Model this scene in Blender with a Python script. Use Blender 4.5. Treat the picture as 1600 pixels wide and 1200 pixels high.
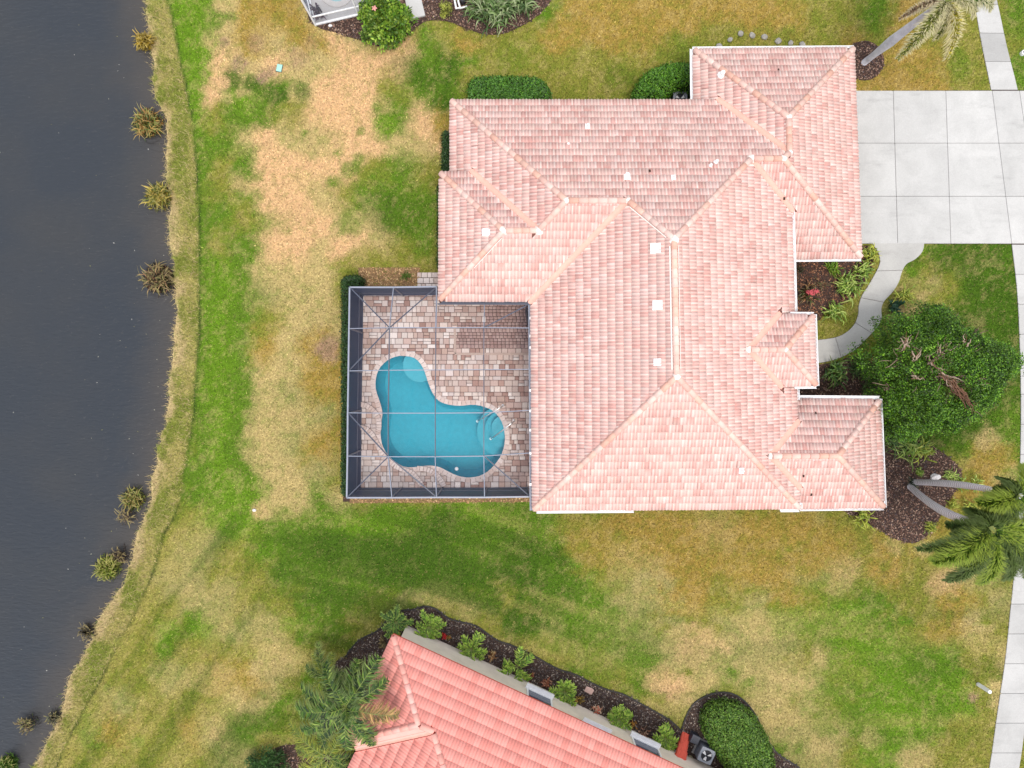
import bpy, bmesh, math, random
import numpy as np
from mathutils import Vector, Matrix

R = math.radians
random.seed(7)
rng = np.random.default_rng(11)
scene = bpy.context.scene
for o in list(bpy.data.objects):
    bpy.data.objects.remove(o, do_unlink=True)
COL = scene.collection

# ------------------------------------------------------------------ camera, sky, sun, exposure
CAM_H = 37.0
F = 1110.0                      # focal length in photograph pixels (1600 wide)
cam_d = bpy.data.cameras.new('camera')
cam = bpy.data.objects.new('camera', cam_d)
COL.objects.link(cam)
cam.location = (0, 0, CAM_H)
cam.rotation_euler = (0, 0, 0)
cam_d.sensor_width = 36.0
cam_d.lens = F / 1600 * 36
cam_d.clip_end = 2000
scene.camera = cam

SUN_EL, SUN_AZ = 70.0, 160.0    # azimuth clockwise from +Y (top of the picture)
world = bpy.data.worlds.new('World')
scene.world = world
world.use_nodes = True
wn = world.node_tree
wn.nodes.clear()
sky = wn.nodes.new('ShaderNodeTexSky')
sky.sky_type = 'NISHITA'
sky.sun_disc = False
sky.sun_elevation = R(SUN_EL)
sky.sun_rotation = R(SUN_AZ)
sky.air_density = 1.0
sky.dust_density = 4.0
sky.ozone_density = 0.6
bg = wn.nodes.new('ShaderNodeBackground')
bg.inputs[1].default_value = 0.15
wo = wn.nodes.new('ShaderNodeOutputWorld')
# high thin overcast: most of the sky is an even white veil
veil = wn.nodes.new('ShaderNodeMixRGB')
veil.inputs[0].default_value = 0.75
veil.inputs[2].default_value = (5.6, 5.7, 5.9, 1)
wn.links.new(sky.outputs[0], veil.inputs[1])
wn.links.new(veil.outputs[0], bg.inputs[0])
wn.links.new(bg.outputs[0], wo.inputs[0])

sun_d = bpy.data.lights.new('sun', 'SUN')
sun_d.energy = 1.0
sun_d.angle = R(18)
sun_d.color = (1.0, 0.95, 0.88)
sun = bpy.data.objects.new('sun', sun_d)
COL.objects.link(sun)
sdir = Vector((math.sin(R(SUN_AZ)) * math.cos(R(SUN_EL)), math.cos(R(SUN_AZ)) * math.cos(R(SUN_EL)), math.sin(R(SUN_EL))))
sun.rotation_euler = sdir.to_track_quat('Z', 'Y').to_euler()
sun.location = sdir * 60

scene.view_settings.view_transform = 'Standard'
scene.view_settings.look = 'None'
scene.view_settings.gamma = 1.0
scene.view_settings.exposure = 0.96
scene.view_settings.use_curve_mapping = False
scene.render.engine = 'CYCLES'
scene.cycles.transparent_max_bounces = 24
scene.cycles.max_bounces = 6
scene.render.resolution_x = 1024
scene.render.resolution_y = 768

# ------------------------------------------------------------------ helpers
GAIN = 1.30


def lin(c):
    c = np.asarray(c, float) / 255.0
    return np.where(c <= 0.04045, c / 12.92, ((c + 0.055) / 1.055) ** 2.4)


def alb(r, g, b, k=1.0):
    return np.clip(lin((r, g, b)) / GAIN * k, 0.004, 0.86)


def P(px, py, z=0.0):
    k = (CAM_H - z) / F
    return Vector(((px - 800) * k, (600 - py) * k, z))


def P2(px, py, z=0.0):
    v = P(px, py, z)
    return (v.x, v.y)


def tag(o, label=None, cat=None, group=None, kind=None):
    if label: o['label'] = label
    if cat: o['category'] = cat
    if group: o['group'] = group
    if kind: o['kind'] = kind
    return o


def empty(name, loc, label=None, cat=None, group=None, kind=None):
    o = bpy.data.objects.new(name, None)
    COL.objects.link(o)
    o.location = loc
    o.empty_display_size = 0.3
    return tag(o, label, cat, group, kind)


def link(o, parent=None):
    COL.objects.link(o)
    if parent is not None:
        o.parent = parent
        # every object's own location is its place in the world
        o.matrix_parent_inverse = Matrix.Translation(-parent.location)
    return o


def pbase(parent):
    v = Vector((0, 0, 0))
    return v


def mesh_np(name, V, Fc, mat, parent=None, col=None, dom='FACE', smooth=False, loc=None):
    """V (n,3), Fc (m,k) -> one mesh object; verts in world space."""
    V = np.asarray(V, np.float32)
    Fc = np.asarray(Fc, np.int32)
    loc = np.array((0, 0, 0), np.float32) if loc is None else np.array(loc, np.float32)
    me = bpy.data.meshes.new(name)
    me.vertices.add(len(V))
    me.vertices.foreach_set('co', (V - loc).ravel())
    m, k = Fc.shape
    me.loops.add(m * k)
    me.loops.foreach_set('vertex_index', Fc.ravel())
    me.polygons.add(m)
    me.polygons.foreach_set('loop_start', np.arange(0, m * k, k, dtype=np.int32))
    if smooth:
        me.polygons.foreach_set('use_smooth', np.ones(m, bool))
    me.update(calc_edges=True)
    if col is not None:
        add_col(me, col, dom)
    me.materials.append(mat)
    o = bpy.data.objects.new(name, me)
    o.location = Vector([float(a) for a in loc])
    return link(o, parent)


def add_col(me, col, dom):
    a = me.attributes.new('Col', 'FLOAT_COLOR', dom)
    c = np.ones((len(col), 4), np.float32)
    c[:, :3] = col
    a.data.foreach_set('color', c.ravel())


def mesh_py(name, V, Fc, mat, parent=None, loc=None, smooth=False):
    loc = Vector((0, 0, 0)) if loc is None else Vector(loc)
    me = bpy.data.meshes.new(name)
    me.from_pydata([tuple(Vector(v) - loc) for v in V], [], Fc)
    me.update()
    if smooth:
        for p in me.polygons: p.use_smooth = True
    me.materials.append(mat)
    o = bpy.data.objects.new(name, me)
    o.location = loc
    return link(o, parent)


class MB:
    def __init__(s):
        s.v, s.f = [], []

    def add(s, V, Fc):
        n = len(s.v)
        s.v += [tuple(v) for v in V]
        s.f += [tuple(i + n for i in f) for f in Fc]

    def bar(s, a, b, w, h, up=Vector((0, 0, 1))):
        a, b = Vector(a), Vector(b)
        d = (b - a).normalized()
        if abs(d.dot(up)) > 0.98: up = Vector((0, 1, 0))
        x = d.cross(up).normalized() * w / 2
        y = x.cross(d).normalized() * h / 2
        V = [a - x - y, a + x - y, a + x + y, a - x + y, b - x - y, b + x - y, b + x + y, b - x + y]
        s.add(V, [(3, 2, 1, 0), (4, 5, 6, 7), (0, 1, 5, 4), (1, 2, 6, 5), (2, 3, 7, 6), (3, 0, 4, 7)])

    def box(s, x0, x1, y0, y1, z0, z1):
        V = [(x0, y0, z0), (x1, y0, z0), (x1, y1, z0), (x0, y1, z0), (x0, y0, z1), (x1, y0, z1), (x1, y1, z1), (x0, y1, z1)]
        s.add(V, [(3, 2, 1, 0), (4, 5, 6, 7), (0, 1, 5, 4), (1, 2, 6, 5), (2, 3, 7, 6), (3, 0, 4, 7)])

    def prism(s, poly, z0, z1):
        n = len(poly)
        V = [(p[0], p[1], z0) for p in poly] + [(p[0], p[1], z1) for p in poly]
        Fc = [tuple(range(n, 2 * n)), tuple(range(n - 1, -1, -1))]
        for i in range(n):
            j = (i + 1) % n
            Fc.append((i, j, n + j, n + i))
        s.add(V, Fc)

    def tube(s, pts, rad, n=8, cap=True):
        pts = [Vector(p) for p in pts]
        if not hasattr(rad, '__len__'): rad = [rad] * len(pts)
        base = len(s.v)
        up = Vector((0.13, 0.21, 1)).normalized()
        for i, p in enumerate(pts):
            d = (pts[min(i + 1, len(pts) - 1)] - pts[max(i - 1, 0)]).normalized()
            u = up if abs(d.dot(up)) < 0.95 else Vector((1, 0, 0))
            x = d.cross(u).normalized()
            y = d.cross(x).normalized()
            for k in range(n):
                a = 2 * math.pi * k / n
                s.v.append(tuple(p + (x * math.cos(a) + y * math.sin(a)) * rad[i]))
        for i in range(len(pts) - 1):
            for k in range(n):
                k2 = (k + 1) % n
                s.f.append((base + i * n + k, base + i * n + k2, base + (i + 1) * n + k2, base + (i + 1) * n + k))
        if cap:
            s.f.append(tuple(base + k for k in range(n)))
            s.f.append(tuple(base + (len(pts) - 1) * n + k for k in reversed(range(n))))

    def lathe(s, c, prof, n=16):
        base = len(s.v)
        for r, z in prof:
            for k in range(n):
                a = 2 * math.pi * k / n
                s.v.append((c[0] + r * math.cos(a), c[1] + r * math.sin(a), c[2] + z))
        m = len(prof)
        for i in range(m - 1):
            for k in range(n):
                k2 = (k + 1) % n
                s.f.append((base + i * n + k, base + i * n + k2, base + (i + 1) * n + k2, base + (i + 1) * n + k))
        s.f.append(tuple(base + (m - 1) * n + k for k in range(n)))
        s.f.append(tuple(base + k for k in reversed(range(n))))

    def build(s, name, mat, parent=None, loc=None, smooth=False):
        return mesh_py(name, s.v, s.f, mat, parent, loc, smooth)


def bevel(o, w, seg=2):
    m = o.modifiers.new('bevel', 'BEVEL')
    m.width = w
    m.segments = seg
    m.limit_method = 'ANGLE'
    return o


def catmull(pts, n=6, closed=False):
    pts = [np.array(p, float) for p in pts]
    out = []
    m = len(pts)
    rngi = range(m) if closed else range(m - 1)
    for i in rngi:
        if closed:
            p0, p1, p2, p3 = pts[(i - 1) % m], pts[i], pts[(i + 1) % m], pts[(i + 2) % m]
        else:
            p0, p1, p2, p3 = pts[max(i - 1, 0)], pts[i], pts[i + 1], pts[min(i + 2, m - 1)]
        for k in range(n):
            t = k / n
            out.append(0.5 * ((2 * p1) + (-p0 + p2) * t + (2 * p0 - 5 * p1 + 4 * p2 - p3) * t * t + (-p0 + 3 * p1 - 3 * p2 + p3) * t ** 3))
    if not closed: out.append(pts[-1])
    return np.array(out)


def inpoly(x, y, poly):
    x = np.asarray(x); y = np.asarray(y)
    if x.size < 64:
        q = np.asarray(poly, float)[:, :2]; p = np.roll(q, 1, 0)
        xx, yy_ = x.reshape(-1, 1), y.reshape(-1, 1)
        c = (q[:, 1] > yy_) != (p[:, 1] > yy_)
        xc = (p[:, 0] - q[:, 0]) * (yy_ - q[:, 1]) / (p[:, 1] - q[:, 1] + 1e-12) + q[:, 0]
        return ((c & (xx < xc)).sum(1) % 2 == 1).reshape(x.shape)
    r = np.zeros(x.shape, bool)
    n = len(poly)
    j = n - 1
    for i in range(n):
        xi, yi = poly[i][0], poly[i][1]
        xj, yj = poly[j][0], poly[j][1]
        c = ((yi > y) != (yj > y))
        with np.errstate(divide='ignore', invalid='ignore'):
            xc = (xj - xi) * (y - yi) / (yj - yi + 1e-12) + xi
        r ^= c & (x < xc)
        j = i
    return r


def hash2(ix, iy, seed):
    h = (ix * 374761393 + iy * 668265263 + seed * 974634777) & 0x7fffffff
    h = ((h ^ (h >> 13)) * 1274126177) & 0x7fffffff
    return ((h ^ (h >> 16)) & 0xffff) / 65535.0


def vnoise(x, y, seed=0):
    ix = np.floor(x).astype(np.int64); iy = np.floor(y).astype(np.int64)
    fx = x - ix; fy = y - iy
    fx = fx * fx * (3 - 2 * fx); fy = fy * fy * (3 - 2 * fy)
    a = hash2(ix, iy, seed); b = hash2(ix + 1, iy, seed)
    c = hash2(ix, iy + 1, seed); d = hash2(ix + 1, iy + 1, seed)
    return a + (b - a) * fx + (c - a) * fy + (a - b - c + d) * fx * fy


def fbm(x, y, seed=0, oct=4):
    s = 0; a = 0.5; t = 0
    for o in range(oct):
        s = s + a * vnoise(x, y, seed + o * 17); t += a
        x = x * 2.03 + 5.1; y = y * 2.03 + 3.7; a *= 0.55
    return s / t


# ------------------------------------------------------------------ materials
def nmat(name, rough=0.8, spec=0.3):
    m = bpy.data.materials.new(name)
    m.use_nodes = True
    nt = m.node_tree
    b = nt.nodes['Principled BSDF']
    b.inputs['Roughness'].default_value = rough
    b.inputs['Specular IOR Level'].default_value = spec
    return m, nt, b


def mat_col(name, c, rough=0.8, spec=0.3, metal=0.0, var=0.12, scale=4.0, bump=0.0, bscale=40.0, c2=None, detail=6):
    """noise-varied colour, optional second colour and bump"""
    m, nt, b = nmat(name, rough, spec)
    b.inputs['Metallic'].default_value = metal
    c = np.asarray(c)
    c2 = np.clip(c * (1 - 2 * var), 0, 1) if c2 is None else np.asarray(c2)
    tc = nt.nodes.new('ShaderNodeTexCoord')
    n = nt.nodes.new('ShaderNodeTexNoise')
    n.inputs['Scale'].default_value = scale
    n.inputs['Detail'].default_value = detail
    n.inputs['Roughness'].default_value = 0.65
    r = nt.nodes.new('ShaderNodeValToRGB')
    r.color_ramp.elements[0].position = 0.35
    r.color_ramp.elements[1].position = 0.68
    r.color_ramp.elements[0].color = (*c2, 1)
    r.color_ramp.elements[1].color = (*c, 1)
    nt.links.new(tc.outputs['Object'], n.inputs['Vector'])
    nt.links.new(n.outputs['Fac'], r.inputs['Fac'])
    nt.links.new(r.outputs['Color'], b.inputs['Base Color'])
    if bump:
        n2 = nt.nodes.new('ShaderNodeTexNoise')
        n2.inputs['Scale'].default_value = bscale
        n2.inputs['Detail'].default_value = 4
        bp = nt.nodes.new('ShaderNodeBump')
        bp.inputs['Strength'].default_value = bump
        bp.inputs['Distance'].default_value = 0.02
        nt.links.new(tc.outputs['Object'], n2.inputs['Vector'])
        nt.links.new(n2.outputs['Fac'], bp.inputs['Height'])
        nt.links.new(bp.outputs['Normal'], b.inputs['Normal'])
    return m


def mat_attr(name, rough=0.7, spec=0.3, nscale=12.0, namt=0.25, bump=0.0, trans=0.0):
    """colour from the mesh's own Col attribute, broken up by noise"""
    m, nt, b = nmat(name, rough, spec)
    a = nt.nodes.new('ShaderNodeAttribute')
    a.attribute_name = 'Col'
    tc = nt.nodes.new('ShaderNodeTexCoord')
    n = nt.nodes.new('ShaderNodeTexNoise')
    n.inputs['Scale'].default_value = nscale
    n.inputs['Detail'].default_value = 5
    n.inputs['Roughness'].default_value = 0.7
    mr = nt.nodes.new('ShaderNodeMapRange')
    mr.inputs['From Min'].default_value = 0.3
    mr.inputs['From Max'].default_value = 0.7
    mr.inputs['To Min'].default_value = 1 - namt
    mr.inputs['To Max'].default_value = 1 + namt
    mx = nt.nodes.new('ShaderNodeVectorMath')
    mx.operation = 'SCALE'
    nt.links.new(tc.outputs['Object'], n.inputs['Vector'])
    nt.links.new(n.outputs['Fac'], mr.inputs['Value'])
    nt.links.new(a.outputs['Color'], mx.inputs[0])
    nt.links.new(mr.outputs['Result'], mx.inputs['Scale'])
    nt.links.new(mx.outputs['Vector'], b.inputs['Base Color'])
    if bump:
        bp = nt.nodes.new('ShaderNodeBump')
        bp.inputs['Strength'].default_value = bump
        bp.inputs['Distance'].default_value = 0.03
        nt.links.new(n.outputs['Fac'], bp.inputs['Height'])
        nt.links.new(bp.outputs['Normal'], b.inputs['Normal'])
    if trans:
        out = nt.nodes['Material Output']
        tr = nt.nodes.new('ShaderNodeBsdfTranslucent')
        nt.links.new(mx.outputs['Vector'], tr.inputs['Color'])
        ms = nt.nodes.new('ShaderNodeMixShader')
        ms.inputs[0].default_value = trans
        nt.links.new(b.outputs[0], ms.inputs[1])
        nt.links.new(tr.outputs[0], ms.inputs[2])
        nt.links.new(ms.outputs[0], out.inputs['Surface'])
    return m


def mat_screen(name, c, T0):
    """woven screen: the share of light let through falls with the slant of the ray, as for a real mesh"""
    m, nt, b = nmat(name, 0.7, 0.2)
    b.inputs['Base Color'].default_value = (*c, 1)
    g = nt.nodes.new('ShaderNodeNewGeometry')
    d = nt.nodes.new('ShaderNodeVectorMath'); d.operation = 'DOT_PRODUCT'
    ab = nt.nodes.new('ShaderNodeMath'); ab.operation = 'ABSOLUTE'
    mxm = nt.nodes.new('ShaderNodeMath'); mxm.operation = 'MAXIMUM'; mxm.inputs[1].default_value = 0.05
    iv = nt.nodes.new('ShaderNodeMath'); iv.operation = 'DIVIDE'; iv.inputs[0].default_value = 1.0
    pw = nt.nodes.new('ShaderNodeMath'); pw.operation = 'POWER'; pw.inputs[0].default_value = T0
    tr = nt.nodes.new('ShaderNodeBsdfTransparent')
    ms = nt.nodes.new('ShaderNodeMixShader')
    nt.links.new(g.outputs['Incoming'], d.inputs[0])
    nt.links.new(g.outputs['Normal'], d.inputs[1])
    nt.links.new(d.outputs['Value'], ab.inputs[0])
    nt.links.new(ab.outputs[0], mxm.inputs[0])
    nt.links.new(mxm.outputs[0], iv.inputs[1])
    nt.links.new(iv.outputs[0], pw.inputs[1])
    nt.links.new(pw.outputs[0], ms.inputs[0])
    nt.links.new(b.outputs[0], ms.inputs[1])
    nt.links.new(tr.outputs[0], ms.inputs[2])
    nt.links.new(ms.outputs[0], nt.nodes['Material Output'].inputs['Surface'])
    return m


M = {}
M['lawn'] = mat_attr('lawn_ground', 0.95, 0.1, 9.0, 0.3, 0.5)
M['grass'] = mat_attr('grass_blade', 0.8, 0.15, 3.0, 0.12)
M['leaf'] = mat_attr('leaf', 0.5, 0.35, 3.0, 0.12, trans=0.18)
M['frond'] = mat_attr('palm_frond', 0.55, 0.3, 3.0, 0.12, trans=0.15)
M['tile'] = mat_attr('roof_tile', 0.85, 0.2, .9, 0.08)
M['tile2'] = mat_attr('salmon_tile', 0.85, 0.2, 10.0, 0.06)
M['paver'] = mat_attr('paver', 0.85, 0.25, 16.0, 0.14, 0.3)
M['chip'] = mat_attr('mulch_chip', 0.9, 0.15, 20.0, 0.2)
M['underlay'] = mat_col('roof_underlay', alb(150, 102, 92), 0.9, 0.1, var=0.15)
M['cap'] = mat_attr('ridge_cap', 0.85, 0.2, 9.0, 0.08)
M['flash'] = mat_col('valley_paint', alb(243, 186, 168), 0.6, 0.3, var=0.08, scale=3)
M['mortar'] = mat_col('mortar', alb(250, 236, 228), 0.9, 0.1, var=0.04)
M['white'] = mat_col('white_paint', (0.78, 0.78, 0.79), 0.45, 0.4, var=0.04, scale=3)
M['dirtywhite'] = mat_col('vent_paint', (0.84, 0.84, 0.84), 0.5, 0.3, var=0.03, scale=8)
M['stucco'] = mat_col('beige_stucco', alb(255, 241, 224), 0.92, 0.1, var=0.07, scale=1.5, bump=0.2)
M['housewall'] = mat_col('cream_stucco', alb(215, 200, 180), 0.92, 0.1, var=0.07, scale=1.5, bump=0.2)
M['soil'] = mat_col('garden_soil', alb(92, 74, 66), 0.95, 0.1, var=0.3, scale=14, bump=0.8, bscale=25)
M['edging'] = mat_col('black_edging', alb(52, 48, 48), 0.6, 0.3, var=0.2)
M['alu'] = mat_col('bronze_aluminium', alb(146, 152, 168), 0.35, 0.5, metal=0.0, var=0.08, scale=2)
M['aludark'] = mat_col('dark_and_shaded_aluminium', alb(88, 92, 108), 0.4, 0.5, var=0.1, scale=2)  # dark frame metal; on roof beams the tone also stands for shade
M['screen'] = mat_screen('insect_screen', alb(66, 74, 96), 0.92)
M['screenw'] = mat_screen('insect_screen_wall', alb(72, 80, 104), 0.68)
M['screenlight'] = mat_screen('pale_insect_screen', alb(150, 160, 175), 0.88)
M['pool'] = mat_col('pool_plaster', alb(58, 186, 208), 0.6, 0.3, var=0.06, scale=5, bump=0.15, bscale=6)
M['poolstep'] = mat_col('pool_step_plaster', alb(98, 200, 218), 0.6, 0.3, var=0.05, scale=4)
M['coping'] = mat_attr('coping_stone', 0.8, 0.25, 8.0, 0.08, 0.2)
M['steel'] = mat_col('stainless_steel', (0.7, 0.7, 0.7), 0.25, 0.5, metal=0.9, var=0.05)
M['acgrey'] = mat_col('grey_enamel', alb(150, 156, 166), 0.45, 0.4, var=0.08, scale=5)
M['acdark'] = mat_col('dark_grille', alb(42, 44, 52), 0.5, 0.4, var=0.1)
M['slate'] = mat_col('slate_plastic', alb(62, 66, 78), 0.5, 0.4, var=0.15)
M['glass'] = mat_col('window_glass', alb(88, 96, 116), 0.08, 0.6, var=0.1, scale=2)
M['rock'] = mat_col('pale_rock', alb(176, 172, 164), 0.9, 0.15, var=0.22, scale=9, bump=0.5, bscale=18)
M['whiterock'] = mat_col('white_rock', alb(245, 240, 238), 0.9, 0.15, var=0.12, scale=9, bump=0.5, bscale=18)
M['trunk'] = mat_col('palm_bark', alb(214, 212, 220), 0.85, 0.2, var=0.14, scale=3, bump=0.5, bscale=12)
M['bark'] = mat_col('branch_bark', alb(168, 145, 125), 0.9, 0.15, var=0.22, scale=6, bump=0.5)
M['greenlid'] = mat_col('green_plastic', alb(165, 214, 198), 0.5, 0.4, var=0.05)
M['orange'] = mat_col('salmon_clay', alb(236, 104, 84), 0.75, 0.25, var=0.08, scale=6)
M['pump'] = mat_col('black_plastic', alb(54, 54, 60), 0.45, 0.4, var=0.1)


def mat_bark_rings():
    m, nt, b = nmat('ringed_bark', 0.85, 0.2)
    tc = nt.nodes.new('ShaderNodeTexCoord')
    w = nt.nodes.new('ShaderNodeTexWave'); w.bands_direction = 'Z'
    w.inputs['Scale'].default_value = 2.4; w.inputs['Distortion'].default_value = 2.5; w.inputs['Detail'].default_value = 3
    r = nt.nodes.new('ShaderNodeValToRGB')
    r.color_ramp.elements[0].color = (*alb(176, 164, 166), 1)
    r.color_ramp.elements[1].color = (*alb(232, 228, 232), 1)
    r.color_ramp.elements[0].position = 0.1; r.color_ramp.elements[1].position = 0.6
    n = nt.nodes.new('ShaderNodeTexNoise'); n.inputs['Scale'].default_value = 3
    mx = nt.nodes.new('ShaderNodeMixRGB'); mx.blend_type = 'MULTIPLY'; mx.inputs[0].default_value = 0.2
    nt.links.new(tc.outputs['Object'], w.inputs['Vector'])
    nt.links.new(tc.outputs['Object'], n.inputs['Vector'])
    nt.links.new(w.outputs['Fac'], r.inputs['Fac'])
    nt.links.new(r.outputs['Color'], mx.inputs[1])
    nt.links.new(n.outputs['Fac'], mx.inputs[2])
    nt.links.new(mx.outputs[0], b.inputs['Base Color'])
    return m


M['ringbark'] = mat_bark_rings()


def mat_concrete():
    m, nt, b = nmat('concrete', 0.85, 0.2)
    a = nt.nodes.new('ShaderNodeAttribute'); a.attribute_name = 'Col'
    tc = nt.nodes.new('ShaderNodeTexCoord')
    n1 = nt.nodes.new('ShaderNodeTexNoise'); n1.inputs['Scale'].default_value = 0.6; n1.inputs['Distortion'].default_value = 0.6; n1.inputs['Detail'].default_value = 8; n1.inputs['Roughness'].default_value = 0.65
    n2 = nt.nodes.new('ShaderNodeTexNoise'); n2.inputs['Scale'].default_value = 30; n2.inputs['Detail'].default_value = 3
    r1 = nt.nodes.new('ShaderNodeMapRange'); r1.inputs[1].default_value = 0.3; r1.inputs[2].default_value = 0.62; r1.inputs[3].default_value = 0.86; r1.inputs[4].default_value = 1.02
    r2 = nt.nodes.new('ShaderNodeMapRange'); r2.inputs[1].default_value = 0.3; r2.inputs[2].default_value = 0.7; r2.inputs[3].default_value = 0.9; r2.inputs[4].default_value = 1.06
    mu = nt.nodes.new('ShaderNodeMath'); mu.operation = 'MULTIPLY'
    sc = nt.nodes.new('ShaderNodeVectorMath'); sc.operation = 'SCALE'
    g = nt.nodes.new('ShaderNodeNewGeometry')
    for n in (n1, n2): nt.links.new(g.outputs['Position'], n.inputs['Vector'])
    nt.links.new(n1.outputs['Fac'], r1.inputs[0]); nt.links.new(n2.outputs['Fac'], r2.inputs[0])
    nt.links.new(r1.outputs[0], mu.inputs[0]); nt.links.new(r2.outputs[0], mu.inputs[1])
    nt.links.new(a.outputs['Color'], sc.inputs[0]); nt.links.new(mu.outputs[0], sc.inputs['Scale'])
    nt.links.new(sc.outputs['Vector'], b.inputs['Base Color'])
    mp3 = nt.nodes.new('ShaderNodeMapping'); mp3.inputs['Scale'].default_value = (.35, 1.3, 1)
    n3 = nt.nodes.new('ShaderNodeTexNoise'); n3.inputs['Scale'].default_value = 1.1; n3.inputs['Detail'].default_value = 7; n3.inputs['Roughness'].default_value = .7
    r3 = nt.nodes.new('ShaderNodeMapRange'); r3.inputs[1].default_value = 0.56; r3.inputs[2].default_value = 0.74; r3.inputs[3].default_value = 1.0; r3.inputs[4].default_value = 0.8
    mu3 = nt.nodes.new('ShaderNodeMath'); mu3.operation = 'MULTIPLY'
    nt.links.new(g.outputs['Position'], mp3.inputs['Vector']); nt.links.new(mp3.outputs[0], n3.inputs['Vector']); nt.links.new(n3.outputs['Fac'], r3.inputs[0])
    nt.links.new(mu.outputs[0], mu3.inputs[0]); nt.links.new(r3.outputs[0], mu3.inputs[1]); nt.links.new(mu3.outputs[0], sc.inputs['Scale'])
    bp = nt.nodes.new('ShaderNodeBump'); bp.inputs['Strength'].default_value = 0.15; bp.inputs['Distance'].default_value = 0.01
    nt.links.new(n2.outputs['Fac'], bp.inputs['Height']); nt.links.new(bp.outputs['Normal'], b.inputs['Normal'])
    return m


M['concrete'] = mat_concrete()


def mat_pond():
    m, nt, b = nmat('pond_water', 0.16, 0.22)
    g = nt.nodes.new('ShaderNodeNewGeometry')
    r = nt.nodes.new('ShaderNodeAttribute'); r.attribute_name = 'Col'
    mp = nt.nodes.new('ShaderNodeMapping'); mp.inputs['Rotation'].default_value = (0, 0, R(35)); mp.inputs['Scale'].default_value = (1.0, 3.2, 1.0)
    n2 = nt.nodes.new('ShaderNodeTexNoise'); n2.inputs['Scale'].default_value = 2.2; n2.inputs['Detail'].default_value = 4; n2.inputs['Distortion'].default_value = 0.4
    bp = nt.nodes.new('ShaderNodeBump'); bp.inputs['Strength'].default_value = 0.8; bp.inputs['Distance'].default_value = 0.1
    nt.links.new(g.outputs['Position'], mp.inputs['Vector'])
    nt.links.new(mp.outputs[0], n2.inputs['Vector'])
    nt.links.new(r.outputs['Color'], b.inputs['Base Color'])
    nt.links.new(n2.outputs['Fac'], bp.inputs['Height']); nt.links.new(bp.outputs['Normal'], b.inputs['Normal'])
    return m


M['pond'] = mat_pond()


def mat_poolwater():
    m, nt, b = nmat('pool_water', 0.03, 0.5)
    nt.nodes.remove(b)
    out = nt.nodes['Material Output']
    fr = nt.nodes.new('ShaderNodeFresnel'); fr.inputs['IOR'].default_value = 1.33
    gl = nt.nodes.new('ShaderNodeBsdfGlossy'); gl.inputs['Roughness'].default_value = 0.04
    tr = nt.nodes.new('ShaderNodeBsdfTransparent'); tr.inputs['Color'].default_value = (0.86, 0.97, 0.985, 1)
    ms = nt.nodes.new('ShaderNodeMixShader')
    g = nt.nodes.new('ShaderNodeNewGeometry')
    n = nt.nodes.new('ShaderNodeTexNoise'); n.inputs['Scale'].default_value = 3; n.inputs['Detail'].default_value = 3
    bp = nt.nodes.new('ShaderNodeBump'); bp.inputs['Strength'].default_value = 0.25; bp.inputs['Distance'].default_value = 0.03
    nt.links.new(g.outputs['Position'], n.inputs['Vector']); nt.links.new(n.outputs['Fac'], bp.inputs['Height'])
    nt.links.new(bp.outputs['Normal'], gl.inputs['Normal']); nt.links.new(bp.outputs['Normal'], fr.inputs['Normal'])
    nt.links.new(fr.outputs[0], ms.inputs[0]); nt.links.new(tr.outputs[0], ms.inputs[1]); nt.links.new(gl.outputs[0], ms.inputs[2])
    nt.links.new(ms.outputs[0], out.inputs['Surface'])
    return m


M['poolwater'] = mat_poolwater()

# ------------------------------------------------------------------ outlines of the site (photo points carried to the ground)
SHORE = [(226, -200), (228, 0), (231, 40), (236, 70), (240, 100), (238, 130), (245, 155), (258, 180), (262, 210), (258, 250), (262, 290), (267, 330),
         (265, 370), (272, 410), (275, 450), (276, 490), (273, 520), (271, 560), (263, 600), (262, 635), (256, 670), (247, 700), (247, 725),
         (237, 745), (235, 790), (225, 815), (212, 840), (208, 870), (200, 890), (190, 915), (170, 945), (155, 965), (148, 985), (138, 1010),
         (125, 1035), (108, 1055), (102, 1085), (98, 1110), (85, 1140), (70, 1165), (55, 1195), (-60, 1420)]
TRIM = [(250, -200), (262, 0), (270, 30), (277, 70), (285, 110), (293, 150), (300, 190), (304, 230), (307, 270), (310, 320), (311, 370), (312, 420),
        (311, 470), (311, 520), (308, 570), (304, 620), (300, 660), (294, 700), (288, 740), (282, 780), (270, 810), (255, 835), (245, 870),
        (232, 910), (215, 950), (195, 985), (175, 1025), (155, 1065), (135, 1100), (115, 1140), (95, 1180), (85, 1205), (-20, 1420)]
WATER_Z = -0.35
sh = np.array([P2(x, y, WATER_Z) for x, y in SHORE]); sh = sh[np.argsort(sh[:, 1])]
tm = np.array([P2(x, y) for x, y in TRIM]); tm = tm[np.argsort(tm[:, 1])]


def x_shore(y):
    return np.interp(y, sh[:, 1], sh[:, 0]) + 0.16 * (fbm(y * 2.3, y * 0 + 3.3, 5, 3) - 0.5) * 2


def x_trim(y): return np.interp(y, tm[:, 1], tm[:, 0]) + 0.07 * (vnoise(y * 1.7, y * 0 + 1.3, 9) - 0.5)


def gz(x, y):
    xs = x_shore(y); xt = x_trim(y)
    t = np.clip((x - xs) / np.maximum(xt - xs, 0.3), -3, 1)
    z = np.where(t >= 1, 0.0, np.where(t > 0, WATER_Z + (0 - WATER_Z) * t, WATER_Z + 0.45 * t))
    return z


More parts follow.
